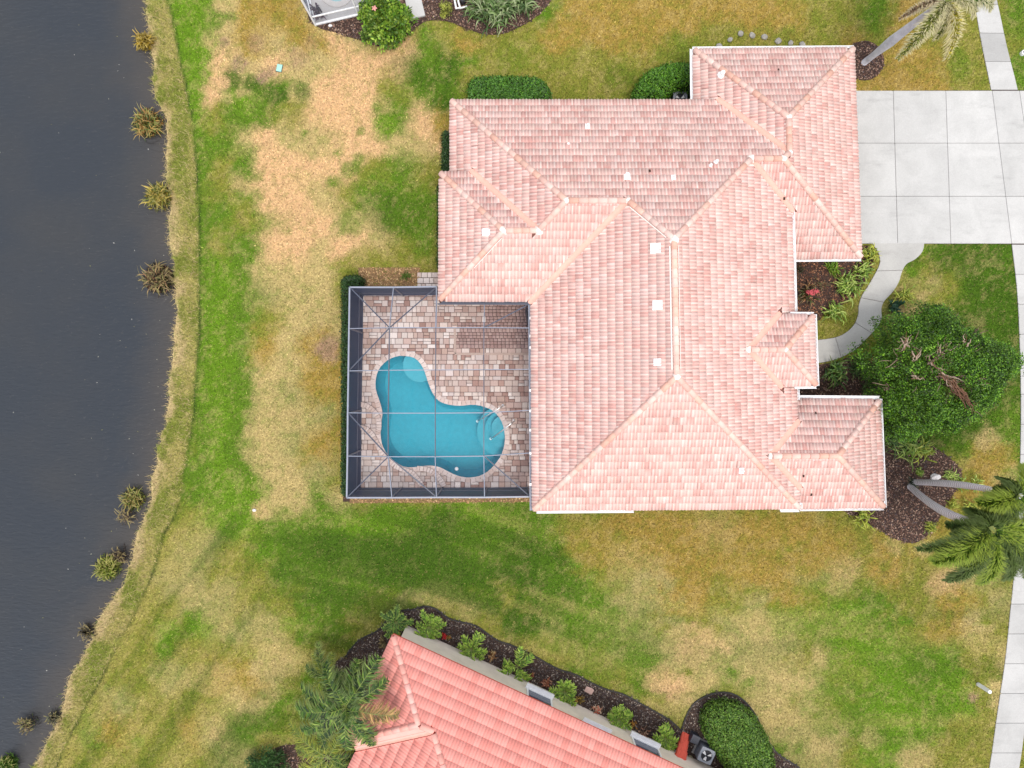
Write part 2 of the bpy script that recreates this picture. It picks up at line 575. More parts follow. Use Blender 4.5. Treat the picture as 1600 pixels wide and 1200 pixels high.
DRIVE = [P2(1322, 142), P2(1620, 141), P2(1640, 382), P2(1330, 381)]
WALK_L = [(1362, 379), (1366, 386), (1372, 396), (1374, 411), (1367, 427), (1356, 446), (1346, 462), (1341, 478), (1340, 492), (1334, 507), (1322, 519), (1305, 527), (1276, 531), (1250, 532)]
WALK_R = [(1444, 379), (1441, 393), (1430, 405), (1416, 413), (1409, 425), (1404, 441), (1394, 457), (1382, 470), (1377, 482), (1377, 498), (1368, 514), (1352, 531), (1335, 547), (1308, 561), (1276, 568), (1250, 572)]
wl = catmull([P2(*p) for p in WALK_L], 5); wr = catmull([P2(*p) for p in WALK_R], 5)
WALK = [tuple(p) for p in wl] + [tuple(p) for p in wr[::-1]]
SW_L = [(1440, -320), (1484, -150), (1520, 0), (1533, 70), (1548, 142), (1563, 225), (1572, 300), (1580, 381), (1587, 440), (1591, 500), (1594, 600), (1594, 680), (1592, 760), (1588, 840), (1583, 905), (1577, 960), (1570, 1030), (1561, 1090), (1553, 1145), (1545, 1200), (1510, 1380)]
SW_R = [(1472, -320), (1520, -150), (1557, 0), (1572, 70), (1590, 142), (1606, 225), (1616, 300), (1626, 381), (1633, 440), (1637, 500), (1640, 600), (1640, 680), (1638, 760), (1634, 840), (1629, 905), (1623, 960), (1616, 1030), (1608, 1090), (1601, 1135), (1592, 1200), (1558, 1380)]
swl = catmull([P2(*p) for p in SW_L], 6); swr = catmull([P2(*p) for p in SW_R], 6)
SIDEWALK = [tuple(p) for p in swl] + [tuple(p) for p in swr[::-1]]
DECK = [P2(566, 458), P2(690, 458), P2(690, 474), P2(838, 474), P2(838, 762), P2(562, 762)]
PAD = [P2(652, 426), P2(692, 426), P2(692, 452), P2(652, 452)]
HOUSE_FP = [P2(a, b, 3) for a, b in [(700, 160), (1084, 160), (1086, 80), (1332, 80), (1342, 402), (1242, 402), (1242, 494), (1270, 494), (1272, 598), (1248, 600), (1250, 626), (1371, 626), (1377, 790), (836, 792), (834, 474), (690, 468), (690, 272), (706, 270)]]
N_CORNER = P(614, 991, 3.0)
D1 = Vector((0.907, -0.4211, 0)).normalized()
D2 = Vector((-D1.y * -1, -D1.x, 0))      # perpendicular, pointing down-left in the picture
D2 = Vector((-0.4211, -0.907, 0)).normalized()
nb0 = N_CORNER - D1 * -0.43 + D2 * 0.43
NB_FP = [tuple((nb0)[:2]), tuple((nb0 + D1 * 30)[:2]), tuple((nb0 + D1 * 30 + D2 * 14)[:2]), tuple((nb0 + D2 * 14)[:2])]

BEDS = {
    'courtyard': [(1230, 398), (1345, 384), (1362, 389), (1364, 408), (1352, 440), (1334, 462), (1318, 475), (1290, 486), (1276, 502), (1230, 502)],
    'entry': [(1240, 566), (1276, 570), (1310, 564), (1345, 556), (1395, 600), (1395, 650), (1380, 650), (1240, 650)],
    'corner': [(1360, 690), (1420, 686), (1465, 702), (1498, 730), (1500, 752), (1478, 790), (1455, 830), (1430, 848), (1398, 842), (1370, 826), (1345, 812), (1318, 798), (1318, 780), (1360, 780)],
    'palmring': [(1350 + 31 * math.cos(a), 95 + 31 * math.sin(a)) for a in np.linspace(0, 6.283, 17)[:-1]],
    'north': [(480, 20), (496, 42), (520, 50), (545, 58), (565, 64), (590, 72), (612, 70), (635, 57), (650, 44), (668, 33), (700, 34), (730, 46), (760, 54), (790, 52), (820, 38), (845, 20), (862, -10), (840, -80), (480, -80)],
    'neighbour': [(520, 1060), (540, 1026), (560, 1001), (590, 985), (607, 966), (628, 954), (645, 952), (665, 947), (682, 952), (700, 965), (722, 972), (745, 978), (775, 999), (800, 1008), (830, 1022), (870, 1044), (900, 1054), (940, 1074), (975, 1085), (1010, 1104), (1045, 1124), (1064, 1141), (1075, 1112), (1090, 1094), (1120, 1082), (1150, 1086), (1176, 1110), (1196, 1150), (1216, 1178), (1255, 1205), (1300, 1260), (560, 1260)],
    'strip': [(560, 418), (656, 418), (656, 450), (560, 450)],
    'palmbed': [(405, 1260), (415, 1185), (440, 1165), (470, 1160), (520, 1120), (560, 1180), (580, 1260)],
    'hedgebed': [(538, 432), (566, 432), (566, 784), (536, 784)],
    'bottomstrip': [(548, 774), (832, 772), (832, 784), (546, 786)],
}
BEDW = {}
for k, v in BEDS.items():
    pts = [P2(*p) for p in v]
    if k in ('strip', 'hedgebed', 'bottomstrip'):
        BEDW[k] = pts
    else:
        BEDW[k] = [tuple(p) for p in catmull(pts, 4, True)]

# ------------------------------------------------------------------ lawn colour: dry and lush turf, surveyed on a 40 px grid of the photograph
PAL = {'d': (64, 95, 22), 'g': (92, 123, 32), 'b': (100, 135, 30), 'o': (132, 131, 54), 'y': (160, 134, 64), 's': (184, 164, 110), 't': (214, 174, 130), 'p': (154, 147, 90), 'x': (160, 128, 108)}
MAP = [
 #0123456789012345678901234567890123456789
 'oooooobbsyyysssoooooogyyyyyyyyyooogyooog',
 'oooooobbsysyytsogoyooyyyyyoooooooyoyoooo',
 'oooooobbtstsstttgdgooooooooooooooyyyyoog',
 'ooooooogtsgstttogdooooooodoooooooyyyyoog',
 'ooooooogoggotttgtyooooooooooooooooyyyoog',
 'oooooooogstssttsstoooooooooooooooooooogg',
 'ooooooooogttttogooooooooooooooooooooogdd',
 'ooooooooogttsogggooooooooooooooooooooodd',
 'oooooooogogttssggoooooooooooooooooooogdd',
 'ooooooooogttstsogooooooooooooooooooobddd',
 'oooooooobgsssooooosoooooooooooooooogoodd',
 'oooooooobgpssoooooooooooooooooooooosoodd',
 'oooooooobgossoyooooooooooooooooooogsgddd',
 'oooooooobgysypsooooooooooooooooooogddddd',
 'oooooooobgssyyooooooooooooooooooooddddgd',
 'oooooooobgspyyoooooooooooooooooooodddddg',
 'oooooooobgsspyoooooooooooooooooooodddddg',
 'ooooooobbgspyyooooooooooooooooooogggdgyg',
 'ooooooobbgsspoooooooooooooooooooooooooyg',
 'ooooooogbbssgsooobbgggoggooooooooooooyyg',
 'oooooooobbgggbbbgdbbggooyyyyyyyyooyyyooo',
 'oooooooppobgggddddggdggooyyyooooyoyooooo',
 'ooooooppoooggggddddddggoosyyoyyssoyoopso',
 'oooooooppoooggopooooddggssyyosyyoggooyos',
 'ooooooobpppogoopoooodsgsppoopspgbggooyso',
 'oooooooooossoogogogoooooppgpspposoggbgos',
 'oooooopoyysogogogooooogoogoogssspogggbos',
 'oooopoooosggpooooooooooogosgososoggbgbos',
 'ooogyooysggooggoooooooooooooosspsggbgooo',
 'oooooooossogggooooooooooooooosgspobsoooog',
]
MAP = [(r.replace('s', 'p') if 20 <= i < 24 or i > 27 else r)[:7] + ('b' if i < 5 else 'g' if i < 19 else r[7]) + (r.replace('s', 'p') if 20 <= i < 24 or i > 27 else r)[8:] for i, r in enumerate(MAP)]
gm = np.array([[lin(PAL[c]) for c in (r + 'o' * 40)[:40]] for r in MAP]) / GAIN
gm = np.concatenate([gm[:1], gm, gm[-1:]], 0)
gm = np.concatenate([gm[:, :1], gm, gm[:, -1:]], 1)
PATCH = [  # px, py, radius, class, strength : tufts, burnt spots and mowing streaks with their own outlines
 (341, 33, 15, 'g', .9), (362, 27, 9, 'g', .8), (360, 130, 16, 'd', .9), (361, 152, 12, 'b', .8), (393, 130, 14, 'd', .95), (432, 148, 19, 'd', .95), (471, 142, 13, 'd', .7),
 (380, 168, 17, 'b', .95), (405, 168, 13, 'g', .9), (366, 185, 14, 'g', .8), (599, 197, 17, 'b', .95), (587, 167, 10, 'g', .8), (566, 204, 8, 'g', .7), (476, 208, 7, 'g', .7), (415, 192, 9, 'g', .7),
 (400, 70, 15, 'x', .5), (375, 98, 12, 'x', .55), (352, 66, 8, 'x', .6), (370, 96, 5, 'x', .8), (384, 97, 5, 'x', .8), (411, 120, 10, 'x', .8), (427, 110, 8, 'x', .6), (470, 90, 16, 'x', .45), (488, 70, 14, 'x', .35),
 (520, 285, 12, 'g', .8), (545, 265, 14, 'g', .7), (560, 246, 10, 'g', .7), (530, 240, 9, 'g', .7), (515, 538, 22, 'x', .85), (525, 515, 16, 's', .6),
 (876, 868, 13, 'd', .9), (924, 870, 13, 'd', .85), (262, 985, 18, 'b', .9), (255, 1010, 14, 'b', .9), (215, 1160, 10, 'b', .6), (445, 975, 12, 'b', .7), (455, 975, 10, 'b', .8),
 (870, 575, 5, 'g', .1), (1400, 428, 12, 's', .3), (1460, 445, 16, 's', .85), (1500, 425, 14, 's', .6), (1475, 455, 14, 'o', .6), (1425, 450, 22, 'o', .5),
 (1545, 690, 20, 's', .9), (1560, 720, 26, 'y', .9), (1575, 750, 22, 's', .6), (1530, 725, 18, 'y', .7), (1500, 690, 18, 'd', .8), (1465, 690, 16, 'd', .8), (1470, 665, 30, 'd', .9),
 (1060, 1000, 26, 's', .6), (1055, 1075, 22, 't', .8), (1100, 1060, 22, 's', .8), (1050, 1040, 18, 's', .7), (1190, 1080, 24, 'p', .7), (1215, 1120, 26, 's', .7), (1280, 1165, 22, 's', .7), (1430, 1180, 26, 's', .8), (1360, 1150, 18, 's', .6),
 (1320, 900, 22, 't', .4), (1260, 880, 24, 'y', .6), (1462, 990, 20, 'y', .7), (1520, 1090, 7, 'x', .9), (1475, 905, 24, 't', .6), (1440, 860, 14, 's', .8), (1400, 850, 16, 's', .6),
 (600, 800, 22, 'b', .8), (520, 850, 30, 'd', .7), (600, 880, 36, 'd', .6), (700, 900, 40, 'd', .7), (760, 930, 26, 'd', .8), (690, 935, 24, 's', .35), (730, 955, 18, 's', .6), (670, 925, 18, 's', .3),
 (650, 895, 20, 'd', .6), (820, 905, 24, 'd', .5), (730, 150, 26, 'g', .6), (660, 120, 26, 'd', .6), (640, 105, 22, 'd', .55), (800, 92, 26, 'g', .3), (960, 120, 24, 'd', .35), (1060, 78, 26, 'g', .4),
 (690, 20, 14, 'g', .3), (620, 340, 40, 'd', .45), (590, 330, 28, 'd', .5), (550, 350, 22, 'g', .6), (640, 260, 22, 'g', .5), (1545, 440, 60, 'b', .45), (1510, 410, 40, 'd', .4),
 (1380, 1110, 30, 'b', .6), (1400, 1070, 28, 'b', .5), (1230, 970, 30, 'b', .5), (1290, 985, 26, 'd', .4), (1340, 1010, 30, 'b', .4), (1440, 130, 24, 'y', .5), (1500, 100, 20, 'g', .5), (1590, 40, 24, 'g', .5),
 (900, 960, 60, 'g', .6), (960, 1010, 55, 'g', .6), (860, 920, 50, 'd', .5), (1000, 1050, 35, 'g', .6), (1090, 1010, 38, 't', .55), (1040, 1070, 26, 't', .7), (1110, 1050, 30, 's', .7), (1200, 1110, 40, 's', .5),
 (1290, 960, 60, 'b', .5), (1350, 1040, 60, 'b', .6), (1420, 1120, 50, 'b', .6), (1300, 1100, 50, 'g', .5), (930, 850, 42, 'y', .7), (1010, 850, 45, 'y', .75), (1090, 860, 50, 'y', .8), (1180, 860, 50, 'y', .8), (1280, 860, 48, 'y', .7), (1120, 830, 36, 's', .35), (1000, 890, 40, 's', .4), (1320, 900, 30, 's', .4),
 (1540, 420, 50, 'd', .75), (1550, 500, 60, 'd', .85), (1480, 400, 35, 'd', .75), (1425, 403, 18, 'd', .7), (1570, 600, 40, 'd', .75),
 (405, 800, 12, 't', .8), (420, 795, 18, 's', .5), (300, 930, 22, 's', .5), (350, 920, 20, 'p', .7), (275, 1060, 20, 'p', .6), (330, 1060, 30, 's', .5), (345, 1145, 20, 't', .35), (320, 840, 16, 'p', .6),
 (380, 290, 18, 't', .5), (440, 330, 28, 't', .5), (530, 135, 26, 't', .5), (545, 175, 22, 't', .5), (350, 130, 9, 't', .8), (355, 155, 9, 's', .8),
]


def lawn_col(x, y):
    px = 800 + x * F / CAM_H; py = 600 - y * F / CAM_H
    wx = (fbm(x * 0.55, y * 0.55, 21, 5) - 0.5) * 62 + (fbm(x * 2.6, y * 2.6, 44, 4) - .5) * 34
    wy = (fbm(x * 0.55 + 40, y * 0.55, 31, 5) - 0.5) * 62 + (fbm(x * 2.6 + 9, y * 2.6, 47, 4) - .5) * 34
    # mowing: colours drift along the sweep of the mower on the lower lawn
    low = np.clip((py - 800) / 120, 0, 1) * np.clip((px - 420) / 150, 0, 1)
    gx = (px + wx * (1 + 0.8 * low)) / 40 + 0.5; gy = (py + wy * (1 - 0.45 * low)) / 40 + 0.5
    gx = np.clip(gx, 0, 40.99); gy = np.clip(gy, 0, 30.99)
    ix = np.floor(gx).astype(int); iy = np.floor(gy).astype(int)
    fx = (gx - ix); fy = (gy - iy)
    fx = np.clip((fx - 0.5) * 1.5 + 0.5, 0, 1)[..., None]; fy = np.clip((fy - 0.5) * 1.5 + 0.5, 0, 1)[..., None]
    ix1 = np.minimum(ix + 1, 41); iy1 = np.minimum(iy + 1, 31)
    c = (gm[iy, ix] * (1 - fx) + gm[iy, ix1] * fx) * (1 - fy) + (gm[iy1, ix] * (1 - fx) + gm[iy1, ix1] * fx) * fy
    wob = (fbm(x * 1.6, y * 1.6, 61, 4) - 0.5) * 1.5
    for (a, b, r, cl, st) in PATCH:
        d = np.hypot(px - a, py - b) / r
        m = d < 2.2
        if not m.any(): continue
        w = np.clip((1.25 - d[m] - wob[m]) / 0.55, 0, 1) * st
        c[m] = c[m] * (1 - w[:, None]) + (lin(PAL[cl]) / GAIN) * w[:, None]
    # fine mottling: thin or thick turf
    n = fbm(x * 2.6, y * 2.6, 71, 3) * .5 + fbm(x * 8.5, y * 8.5, 75, 3) * .5
    dry = lin(PAL['s']) / GAIN; wet = lin(PAL['g']) / GAIN
    w = np.clip((n - 0.52) * 3.5, 0, 0.34)[..., None]; c = c * (1 - w) + dry * w
    w = np.clip((0.48 - n) * 3.5, 0, 0.36)[..., None]; c = c * (1 - w) + wet * w
    # wheel tracks and mower sweeps: long bands of thicker, greener turf
    sw = np.clip((py - 770) / 60, 0, 1)
    lf = np.clip((470 - px) / 110, 0, 1)
    bx = fbm(x * .13, (y + .16 * x + 1.2 * np.sin(x * .16)) * 1.25, 141, 3)
    uu = x * .82 - y * .57; vv = x * .57 + y * .82
    bl = fbm(uu * 1.15, vv * .14, 143, 3)
    bd = (bx * (1 - lf) + bl * lf - .5) * 2.6
    lush = np.clip(1.15 - np.hypot((px - 610) / 260, (py - 872 - (px - 640) * .05) / 92), 0, .75)
    bd = bd * (1 - .65 * np.clip((px - 820) / 120, 0, 1)) * (1 - .8 * np.clip((px - 780) / 90, 0, 1) * np.clip((955 - py) / 50, 0, 1)) + lush * 1.5
    g_ = (np.clip(bd, 0, .72) * sw)[..., None]; c = c * (1 - g_) + (lin((66, 94, 24)) / GAIN) * g_
    g_ = (np.clip(-bd, 0, .3) * sw)[..., None]; c = c * (1 - g_) + (lin((176, 160, 96)) / GAIN) * g_
    # bank of unmown grass beside the pond
    xs = x_shore(y); xt = x_trim(y)
    b1 = lin((172, 162, 94)) / GAIN; b2 = lin((132, 140, 60)) / GAIN; b3 = lin((208, 184, 138)) / GAIN
    n2 = fbm(x * 1.1, y * 0.8, 83, 5)[..., None]
    t = np.clip((x - xs) / np.maximum(xt - xs, .3), 0, 1)[..., None]
    bk = b1 * (1 - np.clip((n2 - 0.45) * 5, 0, 1)) + b2 * np.clip((n2 - 0.45) * 5, 0, 1)
    wst = np.clip((0.34 - t - (n2 - .5) * 1.5) * 3, 0, .8)
    bk = bk * (1 - wst) + b3 * wst
    k = np.clip((xt - x) / 0.15, 0, 1)[..., None]
    c = c * (1 - k) + bk * k
    # shade of the long bank grass, put into the colour along the mown edge
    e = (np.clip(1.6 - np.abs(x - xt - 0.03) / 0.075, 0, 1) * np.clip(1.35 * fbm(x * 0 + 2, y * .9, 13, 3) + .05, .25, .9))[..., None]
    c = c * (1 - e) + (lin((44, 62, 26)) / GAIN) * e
    mud = np.clip((xs - x) / 0.3, 0, 1)[..., None]
    c = c * (1 - mud) + (lin((96, 84, 66)) / GAIN) * mud
    return c


# ------------------------------------------------------------------ ground and pond
def build_ground():
    st = 0.14
    xs = np.arange(-27.6, 29.0, st); ys = np.arange(-22.4, 22.4, st)
    X, Y = np.meshgrid(xs, ys)
    Z = gz(X, Y)
    Z = Z + np.where(X > x_trim(Y), 0.02 * (fbm(X * 0.5, Y * 0.5, 91, 3) - .5), 0)
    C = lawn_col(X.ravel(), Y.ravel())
    n, m = X.shape
    idx = np.arange(n * m).reshape(n, m)
    q = np.stack([idx[:-1, :-1], idx[:-1, 1:], idx[1:, 1:], idx[1:, :-1]], -1).reshape(-1, 4)
    cx = (X[:-1, :-1] + st / 2).ravel(); cy = (Y[:-1, :-1] + st / 2).ravel()
    dk = np.array(DECK); c0 = dk.mean(0)
    inset = [tuple(c0 + (p - c0) * 0.95) for p in dk]
    q = q[~inpoly(cx, cy, inset)]
    V = np.stack([X.ravel(), Y.ravel(), Z.ravel()], -1)
    # outer sheet to the horizon, butted against the surveyed lawn
    x0, x1, y0, y1 = xs[0], xs[-1], ys[0], ys[-1]
    B = 400.0
    nv = len(V)
    ring = []
    for (ax, ay) in [(x0, y0), (x1, y0), (x1, y1), (x0, y1)]:
        zz = float(gz(np.array([ax]), np.array([ay]))[0])
        ring.append((ax, ay, min(zz, -0.02) if ax > 0 else -1.3))
    outer = [(-B, -B, -1.5), (B, -B, -0.02), (B, B, -0.02), (-B, B, -1.5)]
    V = np.concatenate([V, np.array(ring), np.array(outer)])
    q = np.concatenate([q, np.array([[nv + 4 + i, nv + 4 + (i + 1) % 4, nv + (i + 1) % 4, nv + i] for i in range(4)])])
    C = np.concatenate([C, np.tile(lin((130, 132, 58)) / GAIN, (8, 1))])
    o = mesh_np('lawn', V, q, M['lawn'], None, C, 'POINT', True)
    tag(o, kind='structure')


build_ground()
def build_pond():
    ys_ = np.linspace(-24, 24, 161); ts = np.concatenate([np.linspace(0, 3, 22), np.linspace(3.4, 16, 34)])
    Y, T = np.meshgrid(ys_, ts, indexing='ij')
    Xs = x_shore(Y) + 1.0
    X = Xs - T
    V = np.stack([X, Y, np.full_like(X, WATER_Z)], -1).reshape(-1, 3)
    d = (T - 1.0)
    f1 = fbm(X * .25, Y * .25, 131, 4); f2 = fbm(X * .9, Y * .9, 137, 4)
    a, b, m = lin((50, 55, 62)) / GAIN, lin((57, 59, 62)) / GAIN, lin((78, 72, 66)) / GAIN
    w = np.clip((f1 - .35) * 2.2, 0, 1)[..., None]
    C = a * (1 - w) + b * w
    sh_w = (np.clip(1 - d / (1.2 + 2.6 * f2), 0, 1) ** 1.5 * .75)[..., None]      # murky shallows
    C = C * (1 - sh_w) + m * sh_w
    n, k = X.shape
    idx = np.arange(n * k).reshape(n, k)
    q = np.stack([idx[:-1, 1:], idx[:-1, :-1], idx[1:, :-1], idx[1:, 1:]], -1).reshape(-1, 4)
    nv = len(V)
    # the open water beyond, joined to the near sheet
    extra = np.array([(-400, -24, WATER_Z), (-400, 24, WATER_Z), (float(X[0, 0]), -400, WATER_Z), (float(X[0, -1]), -400, WATER_Z), (-400, -400, WATER_Z), (float(X[-1, 0]), 400, WATER_Z), (float(X[-1, -1]), 400, WATER_Z), (-400, 400, WATER_Z)])
    eq = [(nv + 2, idx[0, 0], idx[0, -1], nv + 3), (nv + 3, idx[0, -1], nv + 0, nv + 4), (idx[-1, 0], nv + 5, nv + 6, idx[-1, -1]), (idx[-1, -1], nv + 6, nv + 7, nv + 1)]
    for i in range(n - 1): pass
    o = mesh_np('pond', np.concatenate([V, extra]), np.concatenate([q, np.array(eq)]), M['pond'], None, np.concatenate([C.reshape(-1, 3), np.tile(a, (8, 1))]), 'POINT')
    bm = bmesh.new(); bm.from_mesh(o.data); bm.verts.ensure_lookup_table()
    bm.faces.new([bm.verts[nv + 0]] + [bm.verts[int(v)] for v in idx[:, -1]] + [bm.verts[nv + 1]])
    bmesh.ops.recalc_face_normals(bm, faces=bm.faces)
    if sum(f.normal.z for f in bm.faces) < 0: bmesh.ops.reverse_faces(bm, faces=bm.faces)
    bm.to_mesh(o.data); bm.free()
    tag(o, kind='structure')


build_pond()


def hardmask(x, y, beds=True):
    m = np.zeros(x.shape, bool)
    for p in [DRIVE, WALK, SIDEWALK, PAD, HOUSE_FP, NB_FP, [(d[0], d[1]) for d in DECK]]:
        m |= inpoly(x, y, p)
    if beds:
        jx, jy = rng.normal(0, .07, (2,) + x.shape)
        for k, p in BEDW.items(): m |= inpoly(x + jx, y + jy, p)
    return m


def build_grass():
    # mown turf: short blades over the lawn, then long blades over the bank
    st = 0.061
    X, Y = np.meshgrid(np.arange(-25.5, 27.2, st), np.arange(-20.4, 20.4, st))
    x = (X + rng.uniform(-.5, .5, X.shape) * st).ravel(); y = (Y + rng.uniform(-.5, .5, X.shape) * st).ravel()
    keep = (x > x_trim(y) + 0.05) & ~hardmask(x, y)
    x, y = x[keep], y[keep]
    # blades of neighbouring patches mingle across every edge
    n = len(x)
    jit = rng.normal(0, .2, (2, n)) * (rng.uniform(0, 1, n) < .6)
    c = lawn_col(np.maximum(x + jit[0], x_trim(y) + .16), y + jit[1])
    br = (rng.normal(1.12, 0.36, n).clip(.35, 2.1) * (.72 + .56 * fbm(x * 9, y * 9, 99, 2)))[:, None]
    hue = rng.uniform(0, 1, n)[:, None]
    c = c * br
    straw = lin((206, 176, 118)) / GAIN
    c = np.where(hue > 0.955, c * .65 + straw * .35, c)
    blades('turf', x, y, gz(x, y), c, rng.uniform(.07, .15, n), rng.uniform(.028, .048, n), 0.8)
    # bank
    st = 0.05
    X, Y = np.meshgrid(np.arange(-27.2, -14.5, st), np.arange(-20.4, 20.4, st))
    x = (X + rng.uniform(-.5, .5, X.shape) * st).ravel(); y = (Y + rng.uniform(-.5, .5, X.shape) * st).ravel()
    keep = (x < x_trim(y) - 0.03) & (x > x_shore(y) + rng.normal(0, .12, x.shape))
    x, y = x[keep], y[keep]
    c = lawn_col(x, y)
    n = len(x)
    c = c * rng.normal(1.0, 0.3, n).clip(.35, 1.8)[:, None]
    hue = rng.uniform(0, 1, n)[:, None]
    c = np.where(hue > 0.86, lin((200, 178, 130)) / GAIN * np.ones_like(c), c)
    c = np.where(hue < 0.10, lin((110, 128, 46)) / GAIN * np.ones_like(c), c)
    blades('bank_grass', x, y, gz(x, y), c, rng.uniform(.14, .34, n), rng.uniform(.02, .036, n), 0.9)


def blades(name, x, y, z, c, L, W, tilt):
    n = len(x)
    a = rng.uniform(0, 2 * np.pi, n)
    t = rng.uniform(0.25, 1.0, n) * tilt * np.pi / 2
    dx, dy = np.cos(a), np.sin(a)
    hx, hz = np.sin(t) * L, np.cos(t) * L * 0.9
    sx, sy = -dy * W / 2, dx * W / 2
    V = np.empty((n, 3, 3), np.float32)
    V[:, 0] = np.stack([x - sx, y - sy, z + 0.003], -1)
    V[:, 1] = np.stack([x + sx, y + sy, z + 0.003], -1)
    V[:, 2] = np.stack([x + dx * hx, y + dy * hx, z + hz + 0.006], -1)
    o = mesh_np(name, V.reshape(-1, 3), np.arange(n * 3).reshape(n, 3), M['grass'], None, c, 'FACE')
    tag(o, kind='stuff')


build_grass()

# ------------------------------------------------------------------ concrete: driveway, sidewalk, front walk
CONC = lin((228, 228, 228)) / GAIN * 0.74 * np.array((1.0, .987, .957))


def slab(poly, z, parent, c, name='slab', gap=0.016, th=0.1):
    p = np.array(poly, float)
    cen = p.mean(0)
    n = len(p)
    q = []
    area = sum(p[i][0] * p[(i + 1) % n][1] - p[(i + 1) % n][0] * p[i][1] for i in range(n))
    if area < 0: p = p[::-1]
    for i in range(n):
        a, b, d = p[i - 1], p[i], p[(i + 1) % n]
        e1 = (b - a) / (np.linalg.norm(b - a) + 1e-9); e2 = (d - b) / (np.linalg.norm(d - b) + 1e-9)
        n1 = np.array((-e1[1], e1[0])); n2 = np.array((-e2[1], e2[0]))
        s = n1 + n2; s = s / max(np.dot(s, n1), 0.4)
        q.append(b + s * gap * 0.5)
    mb = MB(); mb.prism([tuple(v) for v in q], z - th, z)
    o = mb.build(name, M['concrete'], parent)
    add_col(o.data, np.tile(c, (len(o.data.vertices), 1)), 'POINT')
    bevel(o, 0.012, 1)
    return o


def joint_base(name, poly, z):
    mb = MB(); mb.prism([tuple(p) for p in (poly if sum(poly[i][0] * poly[(i + 1) % len(poly)][1] - poly[(i + 1) % len(poly)][0] * poly[i][1] for i in range(len(poly))) > 0 else poly[::-1])], -0.1, z)
    o = mb.build(name, M['soil'])
    tag(o, kind='structure')
    return o


drive = joint_base('driveway', DRIVE, 0.012)
dx_top = [1322, 1395, 1477, 1549.5, 1592, 1660]; dx_bot = [1330, 1402, 1485, 1580, 1627, 1690]
rows = [142, 224, 307, 381]
for r_ in range(3):
    for c_ in range(5):
        def gp(ci, y):
            t = (y - 142) / 239
            return P2(dx_top[ci] + (dx_bot[ci] - dx_top[ci]) * t, y)
        v = [gp(c_, rows[r_]), gp(c_ + 1, rows[r_]), gp(c_ + 1, rows[r_ + 1]), gp(c_, rows[r_ + 1])]
        slab(v, 0.05, drive, CONC * random.uniform(.95, 1.04))

walk = joint_base('front_walk', WALK, 0.012)
cuts_l = [0, 15, 31, 45, 56, 60, len(wl) - 1]; cuts_l = [0, 19, 31, 44, 55, len(wl) - 1]
cuts_r = [0, 19, 36, 52, 64, len(wr) - 1]
for i in range(5):
    poly = [tuple(p) for p in wl[cuts_l[i]:cuts_l[i + 1] + 1]] + [tuple(p) for p in wr[cuts_r[i]:cuts_r[i + 1] + 1][::-1]]
    slab(poly, 0.046, walk, CONC * random.uniform(.86, .93) * np.array((1.0, .99, .97)))

side = joint_base('sidewalk', SIDEWALK, 0.010)


def at_len(pl, s):
    d = np.concatenate([[0], np.cumsum(np.hypot(*np.diff(pl, axis=0).T))])
    return np.array([np.interp(s, d, pl[:, 0]), np.interp(s, d, pl[:, 1])])


def poly_len(pl): return float(np.hypot(*np.diff(pl, axis=0).T).sum())


def run(pl, ya, yb):
    """the stretch of a sidewalk edge between two heights of the plan"""
    q = pl[np.argsort(pl[:, 1])]
    ys_ = np.linspace(ya, yb, 40)
    return np.stack([np.interp(ys_, q[:, 1], q[:, 0]), ys_], -1)


for (y_a, y_b) in ((P2(0, -300)[1], P2(0, 140.8)[1]), (P2(0, 382.2)[1], P2(0, 1360)[1])):
    L_, R_ = run(swl, y_a, y_b), run(swr, y_a, y_b)
    LL, LR = poly_len(L_), poly_len(R_)
    ns = int(round(LL / 1.53))
    for i in range(ns):
        t = [(i + k) / ns for k in (0, .5, 1)]
        left = [tuple(at_len(L_, a * LL)) for a in t]; right = [tuple(at_len(R_, a * LR)) for a in t]
        cy_ = left[1][1]
        k = random.choice([.76, .82, .86, .9, .95]) if cy_ > 15.4 or cy_ < -11 else random.uniform(.9, 1.03)
        slab(left + right[::-1], 0.048, side, CONC * k)

# ------------------------------------------------------------------ planting beds
def bed_sheet(name, poly, z, mat):
    mb = MB()
    area = sum(poly[i][0] * poly[(i + 1) % len(poly)][1] - poly[(i + 1) % len(poly)][0] * poly[i][1] for i in range(len(poly)))
    p = poly if area > 0 else poly[::-1]
    mb.prism(p, -0.05, z)
    o = mb.build(name, mat)
    tag(o, kind='structure')
    return o


